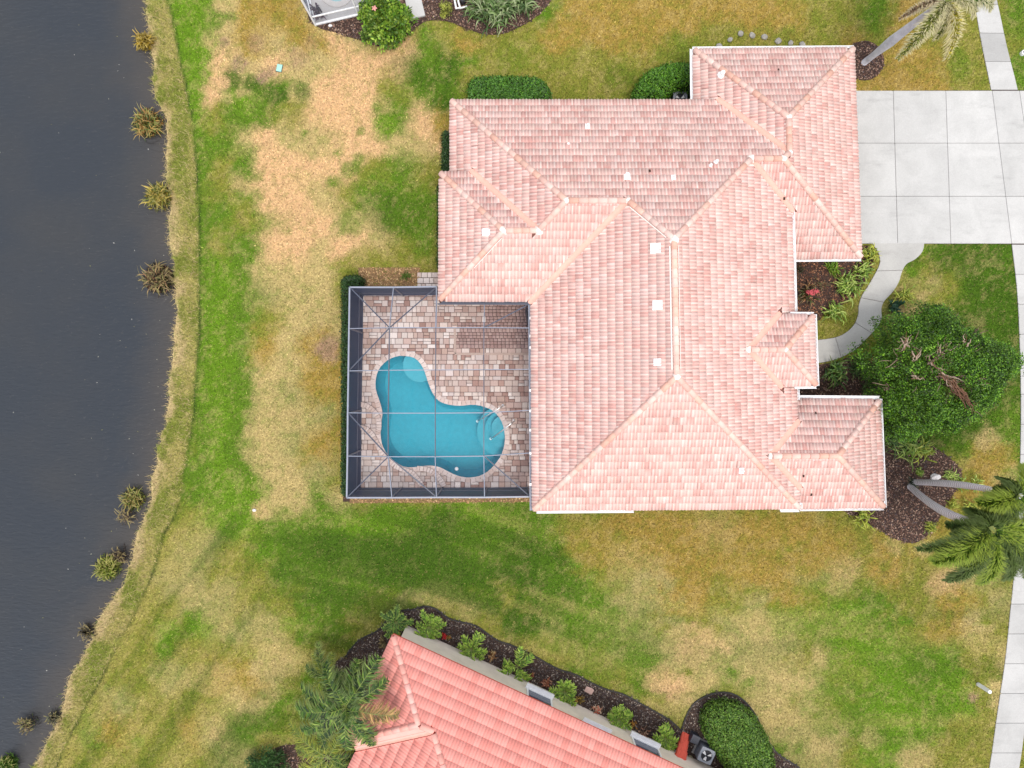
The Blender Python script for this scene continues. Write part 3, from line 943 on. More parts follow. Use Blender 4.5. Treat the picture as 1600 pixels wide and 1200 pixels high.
def chips(poly, dens, pal, name, zb=0.03, size=(.03, .09), parent=None):
    p = np.array(poly)
    x0, y0 = np.maximum(p.min(0), (-27, -20.5)); x1, y1 = np.minimum(p.max(0), (27, 20.5))
    n = int((x1 - x0) * (y1 - y0) * dens)
    x = rng.uniform(x0, x1, n); y = rng.uniform(y0, y1, n)
    k = inpoly(x + rng.normal(0, .07, n), y + rng.normal(0, .07, n), poly) & ~inpoly(x, y, NB_FP) & ~inpoly(x, y, WALK) & ~inpoly(x, y, DRIVE)
    x, y = x[k], y[k]; n = len(x)
    if n == 0: return
    a = rng.uniform(0, 6.283, n); L = rng.uniform(*size, n) / 2; W = L * rng.uniform(.25, .8, n)
    tl = rng.normal(0, .35, (n, 2))
    ux = np.stack([np.cos(a), np.sin(a), tl[:, 0]], -1) * L[:, None]
    uy = np.stack([-np.sin(a), np.cos(a), tl[:, 1]], -1) * W[:, None]
    c = np.stack([x, y, zb + rng.uniform(0.0, .03, n)], -1)
    V = np.stack([c - ux - uy, c + ux - uy, c + ux + uy, c - ux + uy], 1).reshape(-1, 3)
    pal = np.array([lin(q) for q in pal]) / GAIN
    col = pal[rng.integers(0, len(pal), n)] * rng.uniform(.7, 1.55, n)[:, None]
    o = mesh_np(name, V, np.arange(4 * n).reshape(n, 4), M['chip'], None, col, 'FACE')
    tag(o, kind='stuff')


BROWN = [(92, 70, 62), (120, 92, 80), (70, 55, 52), (150, 120, 104), (105, 76, 66), (84, 74, 76), (165, 140, 122)]
RED = [(120, 80, 62), (150, 104, 78), (92, 62, 54), (176, 130, 100), (84, 66, 62), (70, 56, 54)]
DARK = [(66, 58, 58), (84, 76, 74), (54, 46, 46), (112, 100, 94), (150, 138, 126), (74, 64, 60)]
STRAW = [(186, 150, 108), (164, 128, 90), (200, 168, 126), (146, 118, 84), (174, 138, 98), (128, 122, 66)]
M['drysoil'] = mat_col('dry_thatch', alb(158, 126, 92), 0.95, 0.1, var=0.22, scale=10, bump=0.8, bscale=25)
for k, (pal, dn) in {'courtyard': (RED, 230), 'entry': (BROWN, 230), 'corner': (BROWN, 300), 'palmring': (BROWN, 320), 'north': (BROWN, 260), 'neighbour': (DARK, 260), 'strip': (STRAW, 320), 'palmbed': (BROWN, 200), 'bottomstrip': (STRAW, 300)}.items():
    bed_sheet('mulch_bed', BEDW[k], 0.024, M['drysoil'] if 'strip' in k else M['soil'])
    chips(BEDW[k], dn, pal, 'mulch')
bed_sheet('mulch_bed', BEDW['hedgebed'], 0.022, M['soil'])

# black edging strips round the neighbour's beds
def edging(pts, label):
    pl = catmull([P2(*p) for p in pts], 6)
    mb = MB()
    w = 0.07
    n = len(pl)
    L = []; Rr = []
    for i in range(n):
        d = pl[min(i + 1, n - 1)] - pl[max(i - 1, 0)]; d = d / np.linalg.norm(d)
        nn = np.array((-d[1], d[0])) * w / 2
        L.append(pl[i] + nn); Rr.append(pl[i] - nn)
    V = [(p[0], p[1], -.02) for p in L] + [(p[0], p[1], .075) for p in L] + [(p[0], p[1], .075) for p in Rr] + [(p[0], p[1], -.02) for p in Rr]
    Fc = []
    for i in range(n - 1):
        for a in range(3):
            Fc.append((a * n + i, a * n + i + 1, (a + 1) * n + i + 1, (a + 1) * n + i))
    Fc += [(0, n, 2 * n, 3 * n), (n - 1, 4 * n - 1, 3 * n - 1, 2 * n - 1)]
    mb.add(V, Fc)
    c = pl[n // 2]
    o = mb.build('bed_edging', M['edging'], None, (float(c[0]), float(c[1]), 0))
    tag(o, label, 'garden edging', 'black edging strips')


nbp = BEDS['neighbour']
edging(nbp[1:22], 'long wavy black edging strip round the narrow bed along the beige wall')
edging(nbp[21:31], 'curved black edging strip looping round the big clipped dome shrub')

# ------------------------------------------------------------------ roofs
SL = 0.417
NRM = {}


class Plane:
    """roof plane through an eave given by two points at height z, rising to the left of a->b"""
    def __init__(s, a, b, slope=SL):
        s.A = Vector(a); s.B = Vector(b)
        u = (s.B - s.A); u.z = 0; u.normalize()
        s.u = u
        s.n = Vector((-u.y, u.x, 0))
        s.sl = slope
        s.a = slope * s.n.x; s.b = slope * s.n.y
        s.c = s.A.z - s.a * s.A.x - s.b * s.A.y
        k = math.sqrt(1 + slope * slope)
        s.w = Vector((s.n.x / k, s.n.y / k, slope / k))
        s.N = s.u.cross(s.w).normalized()

    def z(s, x, y): return s.a * x + s.b * y + s.c

    def loc(s, p):
        d = Vector(p) - s.A
        return (d.dot(s.u), d.dot(s.w))

    def world(s, u, w, h=0): return s.A + s.u * u + s.w * w + s.N * h


def X3(p, q, r):
    m = np.array([[p.a - q.a, p.b - q.b], [p.a - r.a, p.b - r.b]])
    v = np.linalg.solve(m, [q.c - p.c, r.c - p.c])
    return Vector((v[0], v[1], p.z(v[0], v[1])))


def X2(p, q, z):
    v = np.linalg.solve(np.array([[p.a, p.b], [q.a, q.b]]), [z - p.c, z - q.c])
    return Vector((v[0], v[1], z))


def on_eave(p, X=None, Y=None, z=None):
    """point of the plane p at a given plan x or y, on height z"""
    if X is not None:
        return Vector((X, (z - p.c - p.a * X) / p.b, z)) if abs(p.b) > 1e-6 else Vector((X, 0, z))
    return Vector(((z - p.c - p.b * Y) / p.a, Y, z))


def tile_template(W, E, rolls=2, amp=0.042, seg=6, lip=0.024, sharp=0.85):
    us = np.linspace(0, W, rolls * seg + 1)
    ph = (us / W * rolls) % 1.0
    hh = amp * (0.5 - 0.5 * np.cos(2 * np.pi * us / W * rolls)) ** sharp
    n = len(us)
    V = []
    for (w, dz) in ((-0.02, lip), (E + 0.03, 0.0)):
        V += [(us[i], w, hh[i] + dz) for i in range(n)]
    V += [(us[i], -0.02, hh[i] * 0.6 - 0.004) for i in range(n)]
    Fc = [(i, i + 1, n + i + 1, n + i) for i in range(n - 1)] + [(2 * n + i, 2 * n + i + 1, i + 1, i) for i in range(n - 1)]
    return np.array(V), Fc


PINK = .97 * np.array([lin(c) for c in [(243, 200, 190), (241, 194, 184), (246, 206, 197), (238, 189, 179), (244, 202, 192), (235, 182, 172)]]) / GAIN
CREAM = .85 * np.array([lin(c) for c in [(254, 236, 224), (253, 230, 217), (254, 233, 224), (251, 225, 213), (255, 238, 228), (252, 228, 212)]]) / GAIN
DUSK = lin((204, 146, 136)) / GAIN


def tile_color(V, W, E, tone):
    """the crest of the first roll is cream, the other rolls pink, pans slightly deeper"""
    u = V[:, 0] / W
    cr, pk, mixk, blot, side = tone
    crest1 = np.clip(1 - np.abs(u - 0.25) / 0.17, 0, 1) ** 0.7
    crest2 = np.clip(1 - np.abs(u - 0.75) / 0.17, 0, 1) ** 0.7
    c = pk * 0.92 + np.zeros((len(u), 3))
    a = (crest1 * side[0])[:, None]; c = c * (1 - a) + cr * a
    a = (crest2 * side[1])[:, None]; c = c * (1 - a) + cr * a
    w = V[:, 1] / E
    hd = np.clip((w - 0.55) * 2, 0, 1)[:, None] * blot
    c = c * (1 - hd) + DUSK * hd
    return np.clip(c * mixk, 0, .86)


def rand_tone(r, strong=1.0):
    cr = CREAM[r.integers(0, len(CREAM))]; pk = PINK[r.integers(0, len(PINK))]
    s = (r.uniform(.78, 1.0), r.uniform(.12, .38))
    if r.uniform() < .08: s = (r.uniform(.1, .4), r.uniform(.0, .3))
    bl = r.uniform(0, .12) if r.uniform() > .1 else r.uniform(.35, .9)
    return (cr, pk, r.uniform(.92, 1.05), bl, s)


SAL = np.array([lin(c) for c in [(247, 161, 149), (249, 165, 153), (245, 156, 144), (251, 169, 157)]]) / GAIN


def tile_color2(V, W, E, tone):
    base, k, w0 = tone
    u = V[:, 0] / W
    crest = (0.5 - 0.5 * np.cos(4 * np.pi * u))[:, None]
    c = base * (0.9 + 0.14 * crest) * k
    e = np.clip((np.abs(u - .5) - .44) / .06, 0, 1)[:, None] * .35
    c = c * (1 - e) + DUSK * .7 * e
    return np.clip(c, 0, .86)


class Roof:
    def __init__(s, house, W, E, rolls, amp, mat, colf, tonef, seed, lip=0.03, stagger=True, under=None):
        s.house, s.W, s.E = house, W, E
        s.T, s.TF = tile_template(W, E, rolls, amp, 6, lip)
        s.mat, s.colf, s.tonef = mat, colf, tonef
        s.r = np.random.default_rng(seed)
        s.items = []      # full tiles: (area, plane, u, w)
        s.V, s.F, s.C = [], [], []
        s.n = 0
        s.polys = []
        s.stagger = stagger

    def facet(s, pl, pts, flags, roof_parent=None):
        """pts world polygon (ccw from above), flags per edge i->i+1: e eave, h hip or ridge, v valley, x runs under another roof"""
        loc = [pl.loc(p) for p in pts]
        poly = np.array(loc)
        s.polys.append((pl, pts))
        if np.sum(poly[:, 0] * np.roll(poly[:, 1], -1) - np.roll(poly[:, 0], -1) * poly[:, 1]) < 0:
            print('facet winding', pts)
        u0, u1 = poly[:, 0].min(), poly[:, 0].max(); w1 = poly[:, 1].max()
        W, E = s.W, s.E
        j = 0
        m = len(poly)
        VAL = 0.15
        while j * E < w1 + .1:
            off = (W / 2 if (j % 2 and s.stagger) else 0) + s.off
            i0 = int(math.floor((u0 - off) / W)) - 1
            for i in range(i0, int((u1 - off) / W) + 2):
                u = i * W + off; w = j * E
                cu, cw = u + W / 2, w + E / 2
                cs = np.array([(u, w), (u + W, w), (u + W, w + E), (u, w + E), (cu, cw)])
                ins = inpoly(cs[:, 0], cs[:, 1], poly)
                if not ins.any(): continue
                # frame check: leave out what lies far outside the picture
                p = pl.world(cu, cw); k = F / (CAM_H - p.z)
                if abs(p.x * k) > 830 or abs(p.y * k) > 640: continue
                cut = []
                for e in range(m):
                    a = poly[e]; b = poly[(e + 1) % m]
                    fl = flags[e]
                    d = b - a; L = np.hypot(*d); d = d / L
                    nn = np.array((-d[1], d[0]))      # inward for ccw
                    o_ = VAL if fl == 'v' else 0.02 if fl == 'h' else 0
                    if fl in 'ex':
                        if fl == 'x':
                            pass
                        continue
                    dist = (cs - a) @ nn - o_
                    al = (cs - a) @ d
                    if ins[4]:
                        if dist[4] + o_ < -1e-3: continue          # a far edge of a re-entrant outline
                        near = al.max() > -0.05 and al.min() < L + 0.05
                    else:
                        near = -0.12 < al[4] < L + 0.12 and dist[4] > -0.5
                    if near and dist.min() < 0.02:
                        cut.append((a + nn * o_, nn, dist.max()))
                if any(c[2] <= 0.015 for c in cut): continue
                # edge of the eave polygon in u (verge at hidden ends): keep only if the middle is inside
                if not cut:
                    if not ins[4]: continue
                    s.items.append((float(k * k * (pl.N.z + (-p.x * pl.N.x - p.y * pl.N.y) / CAM_H)), pl, u, w))
                else:
                    s.clip(pl, u, w, cut)
            j += 1

    off = 0.0

    def clip(s, pl, u, w, cut):
        bm = bmesh.new()
        vs = [bm.verts.new((v[0] + u, v[1] + w, v[2])) for v in s.T]
        for f in s.TF: bm.faces.new([vs[i] for i in f])
        for co, nn, _ in cut:
            bmesh.ops.bisect_plane(bm, geom=bm.verts[:] + bm.edges[:] + bm.faces[:], plane_co=(co[0], co[1], 0), plane_no=(-nn[0], -nn[1], 0), clear_outer=True, dist=1e-4)
            if not bm.faces: break
        if bm.faces:
            bm.verts.index_update()
            V = np.array([v.co for v in bm.verts])
            tone = s.tonef(s.r)
            Vl = V - np.array((u, w, 0))
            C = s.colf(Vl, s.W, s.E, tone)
            for f in bm.faces:
                ids = [v.index + s.n for v in f.verts]
                s.F.append(ids)
            s.push(pl, V, C)
        bm.free()

    def push(s, pl, V, C):
        A = np.array(pl.A); U = np.array(pl.u); Wv = np.array(pl.w); N = np.array(pl.N)
        s.V.append(A + V[:, :1] * U + V[:, 1:2] * Wv + V[:, 2:3] * N)
        s.C.append(C)
        s.n += len(V)

    def finish(s, roof):
        s.items.sort(key=lambda t: -t[0])
        single = s.items[:300]; rest = s.items[300:]
        # sixteen tile meshes share the 300 single tiles
        meshes = []
        for k in range(20):
            me = bpy.data.meshes.new('roof_tile')
            me.from_pydata([tuple(v) for v in s.T], [], s.TF)
            me.update()
            for p in me.polygons: p.use_smooth = True
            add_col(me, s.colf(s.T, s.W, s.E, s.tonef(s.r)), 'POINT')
            me.materials.append(s.mat)
            meshes.append(me)
        for _, pl, u, w in single:
            o = bpy.data.objects.new('roof_tile', meshes[int(s.r.integers(0, 20))])
            o.matrix_world = Matrix(((pl.u.x, pl.w.x, pl.N.x, 0), (pl.u.y, pl.w.y, pl.N.y, 0), (pl.u.z, pl.w.z, pl.N.z, 0), (0, 0, 0, 1)))
            o.location = pl.world(u, w)
            link(o, roof)
        for _, pl, u, w in rest:
            jit = np.array((u + s.r.normal(0, .004), w + s.r.normal(0, .006), s.r.normal(0, .003)))
            V = s.T + jit
            for f in s.TF: s.F.append([i + s.n for i in f])
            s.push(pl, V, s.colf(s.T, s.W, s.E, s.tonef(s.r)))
        V = np.concatenate(s.V); C = np.concatenate(s.C)
        me = bpy.data.meshes.new('roof_tiles')
        me.from_pydata(V.tolist(), [], s.F)
        me.update()
        me.polygons.foreach_set('use_smooth', np.ones(len(me.polygons), bool))
        add_col(me, C, 'POINT')
        me.materials.append(s.mat)
        o = bpy.data.objects.new('roof_tiles', me)
        o['kind'] = 'stuff'
        link(o, roof)
        print('tiles', len(s.items), 'clipped verts', s.n)


def deck_mesh(polys, mat, house, name='roof'):
    mb = MB()
    for pl, pts in polys:
        n = len(pts)
        top = [Vector(p) - pl.N * 0.012 for p in pts]
        bot = [Vector(p) - Vector((0, 0, .16)) for p in pts]
        mb.add(top + bot, [tuple(range(n)), tuple(reversed(range(n, 2 * n)))] + [(i, n + i, n + (i + 1) % n, (i + 1) % n) for i in range(n)])
    return mb.build(name, mat, house)


CAPC = .93 * np.array([lin(c) for c in [(247, 204, 190), (245, 198, 184), (250, 214, 202), (245, 198, 180), (248, 206, 192), (242, 190, 170)]]) / GAIN
capr = np.random.default_rng(5)


def caps(a, b, parent, E=0.41, rad=0.145, pal=CAPC, lift=0.035, h=0.115, name='ridge_tile', mats=None):
    """half-round cap tiles from the low end a to the high end b"""
    a, b = Vector(a), Vector(b)
    d = b - a; d.normalize(); a = a + d * .14; L = (b - a).length
    side = d.cross(Vector((0, 0, 1))).normalized(); up = side.cross(d).normalized()
    n = max(1, int(round(L / E)))
    e = L / n
    for i in range(n):
        seg = 7
        V = []
        for (t, rr, dz) in ((-0.03, rad, .028), (e + 0.03, rad * 0.84, -.008)):
            for k in range(seg):
                an = math.pi * k / (seg - 1)
                V.append(a + d * (i * e + t) + side * (rr * math.cos(an)) + up * (h * math.sin(an) * rr / rad + lift + dz - .03 * (k in (0, seg - 1))))
        Fc = [(k, seg + k, seg + k + 1, k + 1) for k in range(seg - 1)] + [tuple(range(seg))]
        loc = a + d * (i * e)
        o = mesh_py(name, V, Fc, M['cap'], parent, loc)
        for p in o.data.polygons[:-1]: p.use_smooth = True
        c = pal[capr.integers(0, len(pal))] * capr.uniform(.88, 1.06)
        add_col(o.data, np.tile(np.clip(c, 0, .86), (len(V), 1)), 'POINT')


def valley(a, b, parent, w=0.27, lift=0.02):
    a, b = Vector(a), Vector(b)
    d = (b - a).normalized()
    s_ = d.cross(Vector((0, 0, 1))).normalized()
    up = s_.cross(d)
    a2 = a - d * 0.02
    V = []; n = 5
    for i, (p, k) in enumerate(((a2 - d * .10, .55), (a2, .9), (a2 + d * .15, 1), (b - d * .1, 1), (b, .9))):
        for t in (-1, -.5, 0, .5, 1):
            V.append(p + s_ * (t * w / 2 * k) + up * (lift + 0.05 * abs(t) ** 1.2 + (0.012 if abs(t) < .1 else 0)))
    Fc = [(i * 5 + k, i * 5 + k + 1, i * 5 + k + 6, i * 5 + k + 5) for i in range(4) for k in range(4)]
    o = mesh_py('valley_flashing', V, [f[::-1] for f in Fc], M['flash'], parent, a)
    return o


def mortar(p, r, parent, sx=1, sy=1, h=.1):
    mb = MB()
    n = 12; r *= .8
    rr = random.Random(int(p[0] * 100) + int(p[1] * 37))
    V = []
    for (k, z) in ((1, 0), (.82, .6), (.4, 1.0)):
        for i in range(n):
            a = 6.283 * i / n
            q = r * k * rr.uniform(.72, 1.2)
            V.append((p[0] + q * sx * math.cos(a), p[1] + q * sy * math.sin(a), p[2] + h * z))
    Fc = [(j * n + i, j * n + (i + 1) % n, (j + 1) * n + (i + 1) % n, (j + 1) * n + i) for j in range(2) for i in range(n)] + [tuple(2 * n + i for i in range(n))]
    mb.add(V, Fc)
    return mb.build('mortar_patch', M['mortar'], parent, p)


def strip3(a, b, parent, name, mat, w=.05, h=.05):
    mb = MB(); mb.bar(a, b, w, h)
    return mb.build(name, mat, parent, a)


# ---- main house
H = empty('house', (8, 2, 0), 'large house with a weathered pink barrel tile roof wrapped around the screened pool', 'house')
L0, L1, L2, L3 = 2.6, 3.05, 3.5, 3.87
pl = {}
def mkp(k, a, b, z): pl[k] = Plane(P(*a, z), P(*b, z))
# each eave runs so that the roof rises to its left
mkp('N', (1080, 156.5), (704, 156.5), L1)
mkp('Wn', (703.5, 157), (703.5, 270), L1)
mkp('W2n', (740, 268.5), (686, 269), L2)
mkp('W2w', (686.5, 269), (685.5, 470), L2)
mkp('W2s', (685, 470.5), (830, 471), L2)
mkp('Mw', (829.5, 471), (832, 798), L2)
mkp('Ms', (832, 797.5), (1249, 794.5), L2)
mkp('Me', (1249.5, 795), (1237, 335), L2)
mkp('Gn', (1334, 75), (1082, 77), L0)
mkp('Gw', (1082.5, 76), (1083.5, 157), L0)
mkp('Ge', (1346, 405), (1334, 75), L0)
mkp('Gs', (1240, 405), (1346, 404), L0)
mkp('Pn', (1375, 624), (1250, 623), L1)
mkp('Pe', (1381.5, 793), (1374.5, 623), L1)
mkp('Ps', (1250, 794.5), (1381, 793), L1)
mkp('En', (1272, 491.5), (1205, 491), L3)
mkp('Ee', (1276, 603), (1272, 491), L3)
mkp('Es', (1215, 603.5), (1276, 603), L3)
p_ = pl
NW = X2(p_['N'], p_['Wn'], L1)
v1 = X2(p_['N'], p_['Gw'], L1)
v2 = X3(p_['N'], p_['Gw'], p_['Ge'])
v3 = X3(p_['N'], p_['Ge'], p_['Gs'])
v4 = X3(p_['N'], p_['Gs'], p_['Me'])
R1 = X3(p_['N'], p_['Me'], p_['Mw'])
R2 = X3(p_['Mw'], p_['Ms'], p_['Me'])
v5 = X3(p_['N'], p_['Mw'], p_['W2s'])
v6 = X3(p_['N'], p_['W2s'], p_['Wn'])
v7 = X3(p_['Wn'], p_['W2s'], p_['W2n'])
v8 = X2(p_['Wn'], p_['W2n'], L2)
W2R = X3(p_['W2w'], p_['W2n'], p_['W2s'])
c_nw2 = X2(p_['W2n'], p_['W2w'], L2); c_sw2 = X2(p_['W2w'], p_['W2s'], L2)
c_in = X2(p_['W2s'], p_['Mw'], L2)
SWc = X2(p_['Mw'], p_['Ms'], L2); SEc = X2(p_['Ms'], p_['Me'], L2)
v9 = X2(p_['Me'], p_['Gs'], L2)
pv1 = X2(p_['Me'], p_['Ps'], L2); pv2 = X2(p_['Me'], p_['Pn'], L2); PR0 = X3(p_['Me'], p_['Pn'], p_['Ps']); PR1 = X3(p_['Pn'], p_['Pe'], p_['Ps'])
c_pne = X2(p_['Pn'], p_['Pe'], L1); c_pse = X2(p_['Ps'], p_['Pe'], L1)
e1 = X2(p_['Me'], p_['En'], L3); e2 = X2(p_['Me'], p_['Es'], L3); ER0 = X3(p_['Me'], p_['En'], p_['Es']); ER1 = X3(p_['En'], p_['Ee'], p_['Es'])
c_ene = X2(p_['En'], p_['Ee'], L3); c_ese = X2(p_['Es'], p_['Ee'], L3)
c_gnw = X2(p_['Gn'], p_['Gw'], L0); c_gne = X2(p_['Gn'], p_['Ge'], L0); c_gse = X2(p_['Gs'], p_['Ge'], L0)
GR = X3(p_['Gn'], p_['Gw'], p_['Ge'])


def show(n, v):
    k = F / (CAM_H - v.z); print('pt', n, round(800 + v.x * k, 1), round(600 - v.y * k, 1), round(v.z, 2))


for n_ in 'v1 v2 v3 v4 R1 R2 v5 v6 v7 v8 W2R v9 pv1 pv2 PR0 PR1 e1 e2 ER0 ER1 GR'.split(): show(n_, globals()[n_])


def onplane(k, x, y): return Vector((x, y, pl[k].z(x, y)))


def under(k, base, dx, dy): return onplane(k, base.x + dx, base.y + dy)


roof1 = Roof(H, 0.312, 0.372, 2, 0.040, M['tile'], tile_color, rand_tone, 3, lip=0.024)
xin = c_in.x
roof1.facet(p_['N'], [v1, NW, v6, v5, R1, v4, v3, v2], 'ehhhhhhv'.replace('h', 'h'))
roof1.facet(p_['Wn'], [NW, Vector((NW.x, v8.y - .3, pl['Wn'].z(NW.x, v8.y - .3))), under('Wn', v8, 0, -.3), v8, v7, v6], 'exxvhh')
roof1.facet(p_['W2n'], [v8, c_nw2, W2R, v7], 'ehhv')
roof1.facet(p_['W2w'], [c_nw2, c_sw2, W2R], 'ehh')
roof1.facet(p_['W2s'], [c_sw2, c_in, v5, v6, v7, W2R], 'evhhhh')
roof1.facet(p_['Mw'], [c_in, SWc, R2, R1, v5], 'ehhhv')
roof1.facet(p_['Ms'], [SWc, SEc, R2], 'ehh')
# the east slope runs under the entry roof and stops at the porch valleys
e1u = under('Me', e1, 0, -.3); e2u = under('Me', e2, 0, .3)
eav = lambda y: on_eave(pl['Me'], Y=y, z=L2)
roof1.facet(p_['Me'], [SEc, pv1, PR0, pv2, eav(e2.y + .3), e2u, e2, ER0, e1, e1u, eav(e1.y - .3), v9, v4, R1, R2], 'evvexxvvxxevhhh')
roof1.facet(p_['Gn'], [c_gne, c_gnw, GR], 'ehh')
roof1.facet(p_['Gw'], [c_gnw, on_eave(pl['Gw'], Y=v1.y - .3, z=L0), under('Gw', v1, 0, -.3), v1, v2, GR], 'exxvhh')
roof1.facet(p_['Ge'], [c_gse, c_gne, GR, v2, v3], 'ehhhh')
gsx = eav(P(0, 405, L0).y).x
roof1.facet(p_['Gs'], [on_eave(pl['Gs'], X=v9.x + .03, z=L0), c_gse, v3, v4, v9], 'ehhvx')
roof1.facet(p_['Pn'], [c_pne, on_eave(pl['Pn'], X=pv2.x + .03, z=L1), pv2, PR0, PR1], 'exvhh')
roof1.facet(p_['Pe'], [c_pse, c_pne, PR1], 'ehh')
roof1.facet(p_['Ps'], [on_eave(pl['Ps'], X=pv1.x + .03, z=L1), c_pse, PR1, PR0, pv1], 'ehhvx')
roof1.facet(p_['En'], [c_ene, e1, ER0, ER1], 'evhh')
roof1.facet(p_['Ee'], [c_ese, c_ene, ER1], 'ehh')
roof1.facet(p_['Es'], [e2, c_ese, ER1, ER0], 'ehhv')
ROOF = deck_mesh(roof1.polys, M['underlay'], H)
roof1.finish(ROOF)
for a, b in [(NW, v6), (v6, v5), (v7, v6), (W2R, v7), (c_nw2, W2R), (c_sw2, W2R), (v5, R1), (SWc, R2), (SEc, R2), (R2, R1), (v4, R1), (v4, v3), (v2, v3), (c_gnw, GR), (c_gne, GR), (GR, v2), (c_gse, v3), (PR0, PR1), (c_pne, PR1), (c_pse, PR1), (ER0, ER1), (c_ene, ER1), (c_ese, ER1)]:
    caps(a, b, ROOF)
for a, b in [(v1, v2), (v9, v4), (v8, v7), (c_in, v5), (pv1, PR0), (pv2, PR0), (e1, ER0), (e2, ER0)]:
    valley(a, b, ROOF)
for v, r_, h_ in [(R1, .26, .2), (R2, .24, .2), (v5, .2, .18), (v6, .22, .2), (W2R, .26, .2), (v4, .24, .2), (v3, .22, .2), (v2, .2, .18), (GR, .18, .2), (PR0, .2, .12), (ER0, .24, .12), (ER1, .16, .2), (v7, .3, .16)]:
    mortar(v + Vector((0, 0, -.02)), r_, ROOF, h=h_)
# mortar beads beside the main ridge and two hips
def bead(a, b, off, pln, w=.05):
    a, b = Vector(a), Vector(b); d = (b - a).normalized(); s_ = d.cross(Vector((0, 0, 1))).normalized()
    q = [a + d * .3 + s_ * off, b - d * .3 + s_ * off]
    q = [Vector((t.x, t.y, pl[pln].z(t.x, t.y) + .07)) for t in q]
    strip3(q[0], q[1], ROOF, 'mortar_bead', M['mortar'], w, .05)
bead(R2, R1, -.19, 'Mw', .06); bead(R2, R1, .18, 'Me', .025); bead(v5, R1, .17, 'Mw', .04); bead(c_sw2.lerp(W2R, .45), W2R, .17, 'W2s', .03)
bead(v9, v4, .19, 'Me', .05)

# gutters
def gutter(k, t0, t1, w=0.11, drop=0.0, mat='white', z=None):
    q = pl[k]
    a, b = q.A.lerp(q.B, t0), q.A.lerp(q.B, t1)
    out = -q.n
    mb = MB()
    d = (b - a).normalized()
    prof = [(0.02, -.13), (w, -.10), (w + .025, .0), (w, .0), (w - .012, -.07), (.03, -.08), (.03, 0.0), (.0, .0)]
    n = len(prof)
    V = []
    for p in (a, b):
        for (o_, zz) in prof: V.append(p + out * o_ + Vector((0, 0, zz - drop)))
    Fc = [(i, (i + 1) % n, n + (i + 1) % n, n + i) for i in range(n)] + [tuple(range(n)), tuple(reversed(range(n, 2 * n)))]
    mb.add(V, Fc)
    return mb.build('gutter', M[mat], H, a)


gutter('Me', 0.405, 0.43, .12); gutter('Me', .0, .02, .1); gutter('Me', 0.63, 0.665, .12); gutter('Me', 0.67, 1.15, .12); gutter('Me', .37, .42, .12)
gutter('Gn', 0, 1, .1); gutter('Gw', 0, 1, .12); gutter('Gs', .02, 1, .1); gutter('En', 0, .55, .09); gutter('Ee', 0, 1, .1); gutter('Es', .45, 1, .1)
gutter('Pn', 0, 1, .14); gutter('Pe', 0, 1, .1); gutter('Ps', .0, 1, .1); gutter('Ms', .015, .38, .12); gutter('Ms', .93, 1.0, .14)
gutter('W2s', .03, 1.0, .13, .02, 'aludark'); gutter('Mw', .0, 1.0, .1, .02, 'alu')

# walls below the eaves
def wallbox(x0, y0, x1, y1, z, ins=0.45):
    a = P(x0, y0, z); b = P(x1, y1, z)
    mb = MB(); mb.box(a.x + ins, b.x - ins, b.y + ins, a.y - ins, -.1, z - .12)
    return mb.build('wall', M['housewall'], H)


wallbox(704, 157, 1120, 330, L1); wallbox(686, 269, 880, 470, L2); wallbox(832, 350, 1241, 797, L2, .47); wallbox(1083, 76, 1336, 404, L0); wallbox(1200, 624, 1376, 792, L1, .44); wallbox(1180, 492, 1272, 603, L3, .46)

# roof vents, pipes and slipped tiles
def pos_on(k, px, py):
    q = pl[k]; z = 4.5
    for _ in range(12):
        v = P(px, py, z); z = q.z(v.x, v.y)
    return P(px, py, z), q


def vent(k, px, py, s=0.42):
    p, q = pos_on(k, px, py)
    def w(u, ww, h): return p + q.u * u + q.w * ww + q.N * h
    mb = MB()
    for (a, b0, b1, h0, h1, ins) in ((s * .62, -s * .6, s * .68, .03, .06, 0), (s * .5, -s * .52, s * .42, .06, .2, .05)):
        V = [w(-a, b0, h0), w(a, b0, h0), w(a, b1, h0), w(-a, b1, h0), w(-a + ins, b0 + ins * .3, h1), w(a - ins, b0 + ins * .3, h1), w(a - ins, b1 - ins, h1 * .8), w(-a + ins, b1 - ins, h1 * .8)]
        mb.add(V, [(3, 2, 1, 0), (4, 5, 6, 7), (0, 1, 5, 4), (1, 2, 6, 5), (2, 3, 7, 6), (3, 0, 4, 7)])
    o = mb.build('roof_vent', M['dirtywhite'], ROOF, p)
    bevel(o, .015, 1)


def pipe(k, px, py, r=.07, h=.35, plate=True):
    p, q = pos_on(k, px, py)
    mb = MB(); mb.lathe((p.x, p.y, p.z), [(r * 1.9, 0.02), (r * 1.25, .12), (r, .14), (r, h), (r * .7, h), (r * .7, h - .08)], 12)
    if plate:
        a = [p + q.u * (s1 * r * 2.4) + q.w * (s2 * r * 3) + q.N * .06 for s1, s2 in ((-1, -1), (1, -1), (1, 1.2), (-1, 1.2))]
        b = [v - q.N * .03 for v in a]
        mb.add(b + a, [(3, 2, 1, 0), (4, 5, 6, 7), (0, 1, 5, 4), (1, 2, 6, 5), (2, 3, 7, 6), (3, 0, 4, 7)])
    mb.build('vent_pipe', M['dirtywhite'], ROOF, p)


